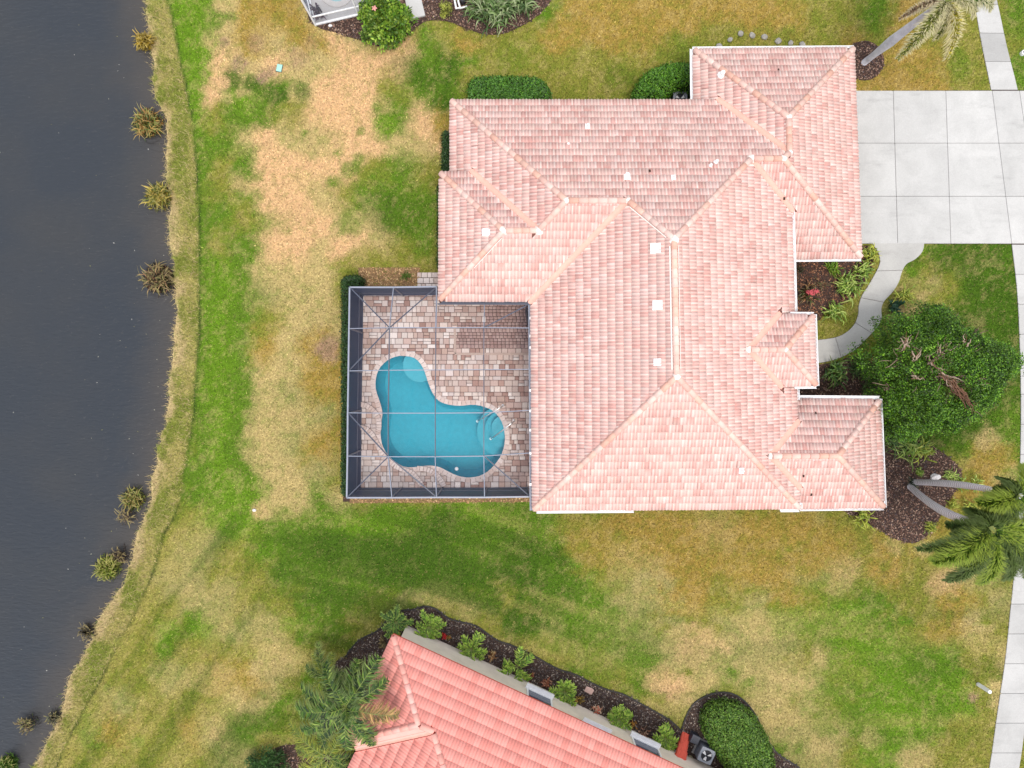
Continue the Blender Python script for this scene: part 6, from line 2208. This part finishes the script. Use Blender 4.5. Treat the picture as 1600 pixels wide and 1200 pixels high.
# feather palms left of the neighbour's roof
FEA = [(62, 96, 22), (42, 72, 20), (86, 116, 32), (124, 144, 62), (30, 54, 18)]
FEAY = [(124, 138, 40), (104, 124, 36), (150, 152, 52), (84, 108, 34)]
FEAB = [(150, 118, 66), (128, 104, 60), (104, 100, 52), (170, 138, 84)]
pd = P(532, 1092, 0)
PD = empty('palm_tree', pd, 'tall dark feather palm with fronds hanging over the salmon roof corner', 'palm tree', "feather palms beside the salmon roof")
td = P(541, 1103, 4.3)
trunk_obj(PD, pd, td, [(0, .14), (.5, .12), (1, .1)], M['bark'])
cd = td + Vector((0, 0, .1))
for i, (x_, y_, z_, pal_, w_) in enumerate([(592, 1026, 4.0, FEA, .62), (606, 1062, 4.0, FEA, .5), (622, 1118, 4.4, FEAB, .55), (560, 1030, 3.6, FEA, .5), (508, 1035, 3.2, FEA, .55), (462, 1106, 3.4, FEA, .6), (470, 1070, 3.0, FEA, .5), (500, 1150, 3.5, FEA, .6), (545, 1172, 3.7, FEA, .55), (470, 1140, 3.0, FEA, .5), (585, 1150, 3.9, FEA, .5), (585, 1165, 3.6, FEA, .45), (525, 1055, 3.4, FEA, .5)]):
    frond_to(PD, cd, x_, y_, z_, pal_, w_ * 1.2, 52, (122, 138, 76) if pal_ is FEA else (180, 150, 92), 400 + i, lw=.055, plume=False)
for i in range(5):
    a = rr_a = 6.283 * i / 5 + .3
    x_, y_ = 541 + 30 * math.cos(a) * random.uniform(.6, 1.3), 1103 + 30 * math.sin(a) * random.uniform(.6, 1.3)
    frond_to(PD, cd, x_, y_, 4.9 + random.uniform(-.3, .3), FEA, .5, 46, (110, 132, 72), 430 + i, lw=.03, plume=False, rise=random.uniform(.9, 1.4))
pe = P(512, 1172, 0)
PE = empty('palm_tree', pe, 'lower yellow-green feather palm at the bottom edge, under the dark one', 'palm tree', "feather palms beside the salmon roof")
te = P(514, 1182, 2.2)
trunk_obj(PE, pe, te, [(0, .11), (1, .09)], M['bark'])
for i, (x_, y_, z_, pal_, w_) in enumerate([(452, 1128, 1.9, FEAY, .5), (462, 1165, 1.7, FEAY, .5), (470, 1205, 1.9, FEAY, .5), (508, 1225, 1.9, FEAY, .5), (545, 1215, 2.1, FEAY, .45), (535, 1145, 2.3, FEAY, .5), (500, 1140, 2.2, FEA, .5), (560, 1180, 2.2, FEA, .5), (575, 1205, 2.3, FEA, .45), (480, 1148, 2.0, FEAY, .5)]):
    frond_to(PE, te + Vector((0, 0, .1)), x_, y_, z_, pal_, w_ * 1.2, 60, (158, 164, 66), 440 + i, lw=.03, plume=False)
pf = P(505, 1052, 0)
PF = empty('palm_tree', pf, 'small loose feather palm on the lawn side, above the dark feather palm', 'palm tree', "feather palms beside the salmon roof")
tf = P(507, 1058, 1.3)
trunk_obj(PF, pf, tf, [(0, .08), (1, .07)], M['bark'])
for i, (x_, y_, z_, pal_, w_) in enumerate([(497, 1003, 1.4, FEA, .42), (478, 1040, 1.2, FEA, .4), (520, 1020, 1.4, FEAY, .4), (540, 1050, 1.5, FEA, .4), (480, 1085, 1.0, FEAY, .4), (490, 1020, 1.4, FEAY, .4), (515, 1090, 1.2, FEA, .4)]):
    frond_to(PF, tf, x_, y_, z_, pal_, w_, 50, (150, 160, 90), 470 + i, lw=.026, plume=False)
sb = P(418, 1196, .5)
SB = empty('shrub', (sb.x, sb.y, 0), 'feathery green shrub cut by the bottom edge, left of the feather palms', 'shrub')
clump_crown(SB, (sb.x, sb.y), .95, .7, .4, 1.3, 90, 45, [(62, 104, 44), (48, 88, 40), (84, 124, 56)], L=(.12, .22), W=(.025, .045), rclump=.28, seed=19)
mb = MB(); limb(mb, (sb.x, sb.y, 0), (sb.x, sb.y, .8), .06, .03, 4, .05, 1); mb.build('stem', M['bark'], SB)

# small palms along the neighbour's wall
CYC = [(118, 158, 44), (98, 140, 38), (142, 178, 56), (84, 122, 36), (156, 186, 70)]
G5 = "small palms along the beige wall"
places = [(621, 968, .78, 'darker rosette palm at the tip of the bed, just outside the roof corner'), (672, 976, .82, 'second small palm from the roof corner, above the red flower'), (737, 1010, .88, 'small palm right of the red flower, leaning over the beige wall'), (808, 1038, .92, 'tall loose small palm above the first white window'), (882, 1076, .72, 'compact small palm left of the pink stepping stone'), (966, 1119, .72, 'compact small palm above the middle white window sill'), (1037, 1148, .68, 'small palm nearest the orange stack of tiles')]
for i, (x_, y_, r_, lab) in enumerate(places):
    b_ = P(x_, y_, 0); b_.z = .1
    Q = empty('small_palm', (b_.x, b_.y, 0), lab, 'plant', G5)
    mb = MB(); mb.tube([(b_.x, b_.y, 0), (b_.x, b_.y, .35)], [.1, .07], 8); mb.build('trunk', M['bark'], Q, (b_.x, b_.y, 0))
    rr = np.random.default_rng(500 + i)
    nf = 9
    for k in range(nf):
        a = 6.283 * (k + rr.uniform(-.25, .25)) / nf
        pal_ = [(74, 112, 42), (60, 96, 38), (92, 130, 50)] if i == 0 else CYC
        if i == 3 and k % 3 == 0: continue
        frond_obj(Q, base=(b_.x, b_.y, .36), dirv=(math.cos(a), math.sin(a), 0), L=r_ * 1.22 * rr.uniform(.75, 1.15), rise=rr.uniform(.35, .7), droop=rr.uniform(.3, .7), width=.3 if i != 3 else .36, n=13, pal=pal_, plume=False, tip=(176, 196, 90), r=rr, lw=.06)

# bromeliads and flowers in the neighbour's bed
G6 = "small bromeliads in the neighbour's bed"
for (x_, y_, r_, pal_, lab) in [(694, 992, .17, [(220, 50, 50), (200, 36, 44)], 'bright red flower in the dark mulch above the beige wall'), (701, 994, .14, [(170, 110, 50), (150, 130, 60)], 'orange-brown bromeliad touching the red flower'),
                          (620, 992, .3, [(190, 130, 60), (160, 90, 50), (120, 110, 50)], 'orange bromeliad poking out at the roof corner'), (600, 1003, .34, [(110, 96, 64), (92, 84, 52), (140, 122, 80)], 'brownish low plant left of the salmon roof corner'),
                          (768, 1022, .28, [(176, 130, 80), (140, 96, 60), (200, 170, 120)], 'tan bromeliad patch between two small palms under the wavy edging'), (828, 1056, .26, [(150, 76, 52), (120, 64, 48), (170, 110, 70)], 'dark red bromeliad left of the first white window'), (853, 1066, .3, [(170, 104, 76), (140, 84, 62), (190, 140, 110)], 'brown-red bromeliad beside the compact palm left of the pink stone'),
                          (905, 1092, .28, [(196, 160, 70), (160, 132, 60), (120, 100, 50)], 'yellowish bromeliad below the pink stone'), (932, 1106, .32, [(214, 160, 130), (200, 90, 66), (230, 200, 170)], 'pinkish bromeliad patch with a red centre, left of the middle sill'), (988, 1130, .26, [(196, 140, 60), (160, 110, 50), (120, 100, 50)], 'amber bromeliad right of the sixth small palm'), (1005, 1143, .32, [(200, 160, 134), (170, 120, 96), (120, 92, 76)], 'pale brown dry patch plant left of the last small palm')]:
    straps('bromeliad', flat2(x_, y_), r_, 34, .22, .055, pal_, lab, 'plant', G6)
st = P(920, 1078, 0)
mb = MB()
ang = -.42
pts = [(st.x + math.cos(ang) * a - math.sin(ang) * b, st.y + math.sin(ang) * a + math.cos(ang) * b) for a, b in ((-.22, -.14), (.22, -.16), (.24, .12), (.1, .17), (-.2, .15))]
mb.prism(pts, 0.0, .09)
o = mb.build('stepping_stone', mat_col('pink_stone', alb(214, 178, 166), .85, .2, var=.12, scale=9), None, (st.x, st.y, 0)); bevel(o, .03, 2)
tag(o, 'flat pinkish stepping stone lying in the dark mulch by the wavy edging', 'stone')

# water plants along the bank
G7 = 'water plants along the pond bank'
WP = [(226, 68, .62, [(190, 160, 50), (170, 140, 44), (150, 130, 50), (200, 176, 90)], 46, 'topmost pond clump, mostly golden yellow'), (230, 195, .92, [(96, 116, 44), (150, 110, 54), (176, 140, 70), (74, 96, 40)], 110, 'second pond clump from the top, green with orange-brown blades'), (247, 308, .85, [(168, 154, 56), (130, 134, 50), (196, 170, 80), (100, 112, 44)], 95, 'third pond clump from the top, yellow-green'), (246, 436, .95, [(70, 58, 44), (150, 112, 84), (52, 50, 38), (110, 84, 62), (90, 96, 50)], 150, 'darkest pond clump, brown and dense, level with the paver pad'), (208, 778, .72, [(128, 136, 56), (150, 130, 70), (96, 108, 46)], 60, 'green pond clump near the bank below the pool level'), (198, 806, .6, [(110, 92, 70), (86, 76, 58), (140, 128, 84)], 24, 'sparse twiggy pond clump just under the green one'), (168, 886, .8, [(130, 146, 44), (110, 128, 40), (150, 150, 70)], 80, 'bright green pond clump standing off the bank'), (188, 866, .5, [(60, 46, 40), (76, 60, 50), (96, 80, 60)], 40, 'dark withered pond clump behind the bright green one'), (44, 1128, .62, [(84, 96, 48), (60, 52, 44), (100, 84, 60)], 40, 'thin dark pond clump near the lower left corner'), (14, 1190, .55, [(96, 132, 40), (80, 116, 36)], 70, 'compact green pond clump in the lower left corner'), (136, 985, .5, [(84, 74, 54), (100, 90, 60), (60, 56, 44)], 40, 'low dark weeds in the water where the bank bulges out'), (85, 1118, .45, [(80, 84, 50), (64, 60, 46)], 30, 'faint weeds under the water beside the thin dark clump')]
for (x_, y_, r_, pal_, n_, lab) in WP:
    c_ = flat2(x_, y_, WATER_Z)
    thin = 'weeds' in lab or 'sparse' in lab or 'thin' in lab or 'withered' in lab
    c_ = (c_[0] + .12, c_[1])
    root = straps('water_plant', c_, r_ * .82, int(n_ * 1.2), .6 if 'weeds' not in lab else .12, .05, pal_, lab, 'plant', G7, droop=.5, zb=WATER_Z - .02, tipc=(190, 170, 104), spread=.38)
    m_ = int(n_ * (4 if thin else 15))
    q = rng.normal(0, .36, (m_, 2)) * r_
    q = q[np.hypot(q[:, 0], q[:, 1]) < r_ * .85]
    m_ = len(q)
    zz_ = WATER_Z + rng.uniform(.02, .5 if 'weeds' not in lab else .06, m_) * np.clip(1.1 - np.hypot(q[:, 0], q[:, 1]) / r_, .1, 1)
    d_ = rand_unit(m_, .8)
    nn_ = rand_unit(m_, .6)
    Vq = quads_leaf(np.stack([c_[0] + q[:, 0], c_[1] + q[:, 1], zz_], -1), d_, nn_, rng.uniform(.12, .3, m_), rng.uniform(.03, .07, m_))
    Pq = np.array([lin(t) for t in pal_]) / GAIN
    ob_ = mesh_np('blades', Vq, np.arange(4 * m_).reshape(m_, 4), M['leaf'], root, Pq[rng.integers(0, len(Pq), m_)] * rng.uniform(.45, 1.3, m_)[:, None], 'FACE')
    ob_['kind'] = 'stuff'
# flotsam on the pond
n = 120
yy = rng.uniform(-20, 20, n); off = rng.exponential(2.4, n) + .1
xx = x_shore(yy) - off
a = rng.uniform(0, 6.283, n); L = rng.uniform(.012, .042, n)
c = np.stack([xx, yy, np.full(n, WATER_Z + .008)], -1)
ux = np.stack([np.cos(a) * L, np.sin(a) * L, 0 * a], -1); uy = np.stack([-np.sin(a) * L * .5, np.cos(a) * L * .5, 0 * a], -1)
V = np.stack([c - ux, c - uy, c + ux, c + uy], 1).reshape(-1, 3)
fp_ = np.array([lin(q) for q in [(170, 168, 150), (140, 140, 90), (120, 116, 96), (210, 208, 200)]]) / GAIN
o = mesh_np('floating_leaves', V, np.arange(4 * n).reshape(n, 4), M['chip'], None, fp_[rng.integers(0, 4, n)], 'FACE'); tag(o, kind='stuff')

# ------------------------------------------------------------------ small objects
def condenser(p, ang, s, h, label, group=None):
    A0 = empty('air_conditioner', p, label, 'air conditioner', group)
    ca, sa = math.cos(ang), math.sin(ang)
    def w(u, v, z): return (p.x + ca * u - sa * v, p.y + sa * u + ca * v, z)
    def wp(poly): return [w(u, v, 0)[:2] for u, v in poly]
    mb = MB(); mb.prism(wp([(-s - .08, -s - .08), (s + .08, -s - .08), (s + .08, s + .08), (-s - .08, s + .08)]), 0, .06); mb.build('pad', M['concrete'], A0); add_col(A0.children[0].data, np.tile(CONC * .7, (8, 1)), 'POINT')
    mb = MB(); mb.prism(wp([(-s, -s), (s, -s), (s, s), (-s, s)]), .06, h - .04); o = mb.build('cabinet', M['acgrey'], A0); bevel(o, .03, 2)
    for k in range(9):
        z = .14 + (h - .3) * k / 8
        mb = MB(); mb.prism(wp([(-s - .008, -s - .008), (s + .008, -s - .008), (s + .008, s + .008), (-s - .008, s + .008)]), z, z + .018); mb.build('louvre', M['slate'], A0)
    # lid with a round opening
    N = 24; ro = s * .8
    V = []; 
    for z in (h - .04, h):
        V += [w(ro * math.cos(6.283 * k / N), ro * math.sin(6.283 * k / N), z) for k in range(N)]
        for k in range(N):
            c_, s_ = math.cos(6.283 * k / N), math.sin(6.283 * k / N); m_ = max(abs(c_), abs(s_)); e = (s + .015) / m_
            e = min(e, (s + .015) * 1.36)
            V.append(w(e * c_, e * s_, z))
    Fc = []
    for k in range(N):
        j = (k + 1) % N
        Fc += [(2 * N + k, 3 * N + k, 3 * N + j, 2 * N + j), (N + k, N + j, 3 * N + j, 3 * N + k), (j, k, 2 * N + k, 2 * N + j)]
    mesh_py('lid', V, Fc, M['acgrey'], A0)
    mb = MB(); mb.lathe(w(0, 0, h - .038), [(ro, -.0), (ro, .006)], N); mb.build('fan_well', M['acdark'], A0)
    for k in range(3):
        a0 = 6.283 * k / 3 + .5
        V = [w(r_ * math.cos(a0 + da), r_ * math.sin(a0 + da), h - .025 + dz) for (r_, da, dz) in ((.1 * s, -.3, 0), (.72 * s, -.32, -.002), (.74 * s, .32, .03), (.16 * s, .5, .03))]
        mesh_py('fan_blade', V, [(0, 1, 2, 3)], M['white'], A0)
    mb = MB(); mb.lathe(w(0, 0, h - .03), [(.16 * s, 0), (.16 * s, .03), (.1 * s, .045)], 12); mb.build('fan_hub', M['acdark'], A0)
    for rr_ in (.25, .42, .58, .72):
        pts = [w(rr_ * s * 1.05 * math.cos(6.283 * k / 20), rr_ * s * 1.05 * math.sin(6.283 * k / 20), h + .006) for k in range(21)]
        mb = MB(); mb.tube(pts, .004, 4); mb.build('guard_ring', M['acdark'], A0)


condenser(P(1103, 1183, .8) * 1, -.42, .36, .8, 'grey condenser with a round fan beside the big clipped dome shrub') if False else None
pa_ = P(1104, 1181, .8); pa_.z = 0
condenser(pa_, -.43, .36, .8, 'grey condenser with a round fan beside the big rounded shrub and beige wall', 'air conditioners')
pa_ = P(1063, 154, .75); pa_.z = 0
condenser(pa_, .0, .34, .75, 'grey condenser mostly hidden under the eave beside the half-round shrub', 'air conditioners')
# slate box and hose ring by the condenser
pb_ = P(1085, 1153, .3)
mb = MB()
for (u0, u1, z0, z1) in ((-.2, .2, 0, .42), (-.22, .22, .42, .5)):
    mb.prism([(pb_.x + math.cos(-.43) * a - math.sin(-.43) * b, pb_.y + math.sin(-.43) * a + math.cos(-.43) * b) for a, b in ((u0, u0), (u1, u0), (u1, u1), (u0, u1))], z0, z1)
o = mb.build('utility_box', M['slate'], None, (pb_.x, pb_.y, 0)); bevel(o, .02, 2); tag(o, 'dark slate utility box between the orange stack and the rounded shrub', 'utility box')
hp = P(1078, 1186, .1)
mb = MB()
pts = [(hp.x + .16 * math.cos(a), hp.y + .16 * math.sin(a), .06 + .01 * a) for a in np.linspace(0, 12.4, 50)]
mb.tube(pts, .016, 6)
o = mb.build('garden_hose', mat_col('olive_hose', alb(170, 158, 120), .6, .3), None, (hp.x, hp.y, 0), True); tag(o, 'small coil of pale hose on the ground beside the condenser', 'hose')
# leaning stack of roof tiles
tp = P(1065, 1172, .4); tp.z = 0
ST = empty('tile_stack', tp, 'bright salmon-orange stack of clay pieces leaning at the beige wall by the condenser', 'stack of tiles')
for k in range(5):
    s0 = -.62 + .25 * k
    c_ = tp + (-Wn_) * (s0) + D1 * (.02 * (k % 2))
    z0 = .05 + .16 * k
    mb = MB()
    hw = .2 + .025 * k
    V = []
    for (v, z) in ((-.16, z0), (.2, z0 + .2)):
        for (u, dz) in ((-hw, 0), (-hw * .6, .09), (-.04, .03), (.04, .03), (hw * .6, .09), (hw, 0)):
            V.append(c_ + D1 * u + D2 * v + Vector((0, 0, z + dz)))
        for (u, dz) in ((-hw, 0), (-hw * .6, .09), (-.04, .03), (.04, .03), (hw * .6, .09), (hw, 0)):
            V.append(c_ + D1 * u + D2 * v + Vector((0, 0, z + dz - .2)))
    Fc = [(i, i + 1, 12 + i + 1, 12 + i) for i in range(5)] + [(6 + i, 18 + i, 18 + i + 1, 6 + i + 1) for i in range(5)] + [(i + 6, i + 7, i + 1, i) for i in range(5)] + [(12 + i, 13 + i, 19 + i, 18 + i) for i in range(5)] + [(0, 12, 18, 6), (5, 11, 23, 17)]
    mb.add(V, Fc); mb.build('clay_tile', M['orange'], ST, c_)

# round stones by the garage eave
for i, (x_, y_, r_, lab) in enumerate([(1123.7, 72, .16, 'pale round stone half hidden by the garage eave, first of the curved row'), (1140.6, 62, .13, 'smallest pale stone, second of the curved row above the garage'), (1157, 52.7, .17, 'whitest stone, topmost of the curved row above the garage'), (1175.6, 55, .15, 'grey-brown stone right of the whitest one above the garage'), (1194.6, 58, .17, 'cream oval stone in the middle of the curved row'), (1216, 64, .16, 'long grey stone tilted down toward the garage eave'), (1235.6, 67, .15, 'dull grey stone, second from the right end of the row'), (1253.7, 70, .17, 'grey stone at the right end of the row, touching the eave')]):
    p = P(x_, y_, .05)
    bm = bmesh.new(); bmesh.ops.create_icosphere(bm, subdivisions=2, radius=1)
    rr = random.Random(i)
    for v in bm.verts:
        k = 1 + rr.uniform(-.12, .12); v.co = Vector((v.co.x * r_ * k * (1.15 if i % 2 else 1), v.co.y * r_ * k * (1 if i % 2 else .9), v.co.z * r_ * .5 * k))
    me = bpy.data.meshes.new('stone'); bm.to_mesh(me); bm.free()
    for q in me.polygons: q.use_smooth = True
    me.materials.append(M['rock'])
    o = bpy.data.objects.new('stone', me); o.location = (p.x, p.y, .05); o.rotation_euler = (0, 0, i * .7); link(o); tag(o, lab, 'stone', 'row of round stones above the garage')


def rock(px, py, r, mat, label, seed, flat=.7):
    p = P(px, py, 0.05)
    bm = bmesh.new(); bmesh.ops.create_icosphere(bm, subdivisions=2, radius=1)
    rr = random.Random(seed)
    for v in bm.verts:
        k = 1 + rr.uniform(-.25, .25); v.co = Vector((v.co.x * r * k, v.co.y * r * k * .8, v.co.z * r * flat * k))
    me = bpy.data.meshes.new('rock'); bm.to_mesh(me); bm.free()
    me.materials.append(mat)
    o = bpy.data.objects.new('rock', me); o.location = (p.x, p.y, r * .4); link(o); tag(o, label, 'rock')


rock(1460, 745, .25, M['whiterock'], 'white lumpy rock in the mulch above the upper palm trunk', 1)
rock(397, 797, .1, M['whiterock'], 'small white stone on the dry lawn left of the pool cage corner', 2)
rock(516, 40, .1, M['whiterock'], 'small white rock in the mulch at the foot of the white pool cage', 3)

# white marker posts
def wpost(px, py, h, r, label):
    p = P(px, py, 0)
    A0 = empty('marker_post', p, label, 'post', 'white marker posts')
    mb = MB(); mb.lathe((p.x, p.y, 0), [(r, 0), (r, h - .03), (r * .85, h)], 16); mb.build('pipe', M['white'], A0, p)
    mb = MB(); mb.lathe((p.x, p.y, h + .002), [(r * .62, 0), (r * .62, .012), (r * .3, .02)], 14); mb.build('cap', M['acdark'] if px > 1560 else M['dirtywhite'], A0, p)


wpost(1528, 1069, .95, .1, 'short white post standing on the lawn by the lower sidewalk')
wpost(1596.5, 84, .22, .13, 'white pipe stub with a dark mouth cut by the right edge near the driveway')

# green valve box
vb = P(437, 107, 0)
A0 = empty('valve_box', vb, 'small pale green valve box lid set in the burnt lawn', 'valve box')
def rq(u, v, a=-.2): return (vb.x + math.cos(a) * u - math.sin(a) * v, vb.y + math.sin(a) * u + math.cos(a) * v)
mb = MB(); mb.prism([rq(-.15, -.2), rq(.15, -.2), rq(.15, .2), rq(-.15, .2)], -.05, .06); o = mb.build('box', M['slate'], A0)
mb = MB(); mb.prism([rq(-.14, -.19), rq(.14, -.19), rq(.14, .19), rq(-.14, .19)], .06, .085); o = mb.build('lid', M['greenlid'], A0); bevel(o, .01, 1)

# curved white fixture at the roof edge by the palms
fx = P(556, 1196, 2.7)
A0 = empty('satellite_dish', (fx.x, fx.y, 2.5), 'white curved dish on an arm at the salmon roof edge, among the palms', 'dish')
mb = MB(); N = 14
V = []
axis = Vector((-.5, .6, .55)).normalized(); s1 = axis.cross(Vector((0, 0, 1))).normalized(); s2 = axis.cross(s1)
for r_, o_ in ((.02, 0), (.14, .015), (.24, .05), (.3, .09)):
    for k in range(N): V.append(fx + axis * o_ + s1 * (r_ * math.cos(6.283 * k / N)) + s2 * (r_ * 1.1 * math.sin(6.283 * k / N)))
Fc = [(j * N + k, j * N + (k + 1) % N, (j + 1) * N + (k + 1) % N, (j + 1) * N + k) for j in range(3) for k in range(N)] + [tuple(range(N))]
mesh_py('dish', V, Fc, M['white'], A0, None, True)
mb = MB(); mb.tube([fx - s2 * .28, fx - s2 * .25 + axis * .25, fx + axis * .38], .015, 6); mb.build('feed_arm', M['slate'], A0)
mb = MB(); mb.tube([fx, fx - axis * .2, Vector((fx.x + .2, fx.y - .1, fx.z - .35))], .025, 6); mb.build('mast', M['slate'], A0)

# ------------------------------------------------------------------ neighbour's white pool cage (top of the picture)
wa, wb = P(493.5, 40, 0), P(561, 24.5, 0)
wd = (wb - wa).normalized(); wnrm = Vector((-wd.y, wd.x, 0))
CW = empty('pool_enclosure', wa, 'white-framed pool cage of the neighbour, cut off by the top edge', 'pool enclosure')
def wc(u, v, z): return wa + wd * u + wnrm * v + Vector((0, 0, z))
LEN = (wb - wa).length
def wbar(a, b, w=.07, h=.07, name='beam'):
    mb = MB(); mb.bar(a, b, w, h); mb.build(name, M['white'], CW, a)
for u in (0, LEN, LEN + 2.2): wbar(wc(u, 0, 0), wc(u, 0, 2.6), .07, .09, 'post')
for v in (2.2, 4.4): wbar(wc(0, v, 0), wc(0, v, 2.6), .09, .07, 'post')
wbar(wc(0, .0, .12), wc(LEN + 2.2, 0, .12), .09, .1); wbar(wc(.05, 0, .85), wc(LEN + 2.2, 0, .85), .06, .07); wbar(wc(0, 0, 2.6), wc(LEN + 2.2, 0, 2.6), .09, .1)
wbar(wc(0, .05, .12), wc(0, 4.4, .12), .09, .1); wbar(wc(0, .05, .85), wc(0, 4.4, .85), .06, .07); wbar(wc(0, .05, 2.6), wc(0, 4.4, 2.6), .09, .1)
def wscr(a, b):
    mesh_py('wall_screen', [wc(*a, .1), wc(*b, .1), wc(*b, 2.58), wc(*a, 2.58)], [(0, 1, 2, 3)], M['screenlight'], CW, wc(*a, .1))
wscr((.04, 0), (LEN - .04, 0)); wscr((LEN + .04, 0), (LEN + 2.16, 0)); wscr((0, .05), (0, 2.16)); wscr((0, 2.24), (0, 4.36))
pd_ = MB(); pd_.prism([tuple(wc(u, v, 0)[:2]) for u, v in ((.05, .05), (LEN + 2.2, .05), (LEN + 2.2, 6), (.05, 6))], -.05, .1)
o = pd_.build('patio', mat_col('grey_patio', alb(196, 192, 190), .85, .2, var=.06, scale=3), None); tag(o, kind='structure')
pc = P(527, -14, 0)
P2_ = empty('swimming_pool', (pc.x, pc.y, .05), "rim of the neighbour's round pool just showing at the top edge", 'swimming pool')
mb = MB(); mb.lathe((pc.x, pc.y, .102), [(.62, 0), (.62, .012)], 36); mb.build('water', mat_col('pale_pool_water', alb(150, 196, 200), .1, .5, var=.05), P2_)
V = []; N = 36
for r_, z in ((.6, .1), (.62, .15), (.9, .15), (.92, .1)):
    for k in range(N): V.append((pc.x + r_ * math.cos(6.283 * k / N), pc.y + r_ * math.sin(6.283 * k / N), z))
mesh_py('coping', V, [(j * N + k, j * N + (k + 1) % N, (j + 1) * N + (k + 1) % N, (j + 1) * N + k) for j in range(3) for k in range(N)], mat_col('grey_coping', alb(206, 200, 196), .8, .2, var=.05), P2_)
# concrete step and pool plumbing beside it
mb = MB(); q = [P2(633, 0), P2(658, -3), P2(665, 26), P2(640, 32)]; q2 = [P2(628, -25), P2(653, -30), P2(658, -4.5), P2(632.5, -1.5)]
sp = empty('concrete_step', P(650, 15), 'pale concrete step slabs at the top edge, right of the yellow-green shrub', 'step')
for qq in (q, q2):
    mb = MB(); mb.prism(qq[::-1] if sum(qq[i][0] * qq[(i + 1) % 4][1] - qq[(i + 1) % 4][0] * qq[i][1] for i in range(4)) < 0 else qq, 0, .14)
    o = mb.build('slab', M['concrete'], sp); add_col(o.data, np.tile(CONC * .95, (8, 1)), 'POINT'); bevel(o, .02, 1)
pp = P(716, 8, 0)
PU = empty('pool_pump', pp, 'white plumbing pipes with a black pump between small shrub and grassy clumps', 'pool pump')
mb = MB(); mb.tube([P(709, -8, .3), P(711, 4, .3), P(713, 14, .1)], .05, 8); mb.tube([P(716, -8, .35), P(716, 2, .35), P(719, 12, .12)], .05, 8); mb.tube([P(713, 13, .2), P(722, 12, .2), P(730, 10, .2)], .045, 8)
mb.build('pipes', M['white'], PU, None, True)
mb = MB(); mb.lathe((P(724, 4).x, P(724, 4).y, 0), [(.16, 0), (.16, .35), (.13, .4), (.05, .42)], 14); mb.build('pump_housing', M['pump'], PU)
print('objects', len(bpy.data.objects), 'tris', sum(len(m.polygons) for m in bpy.data.meshes))
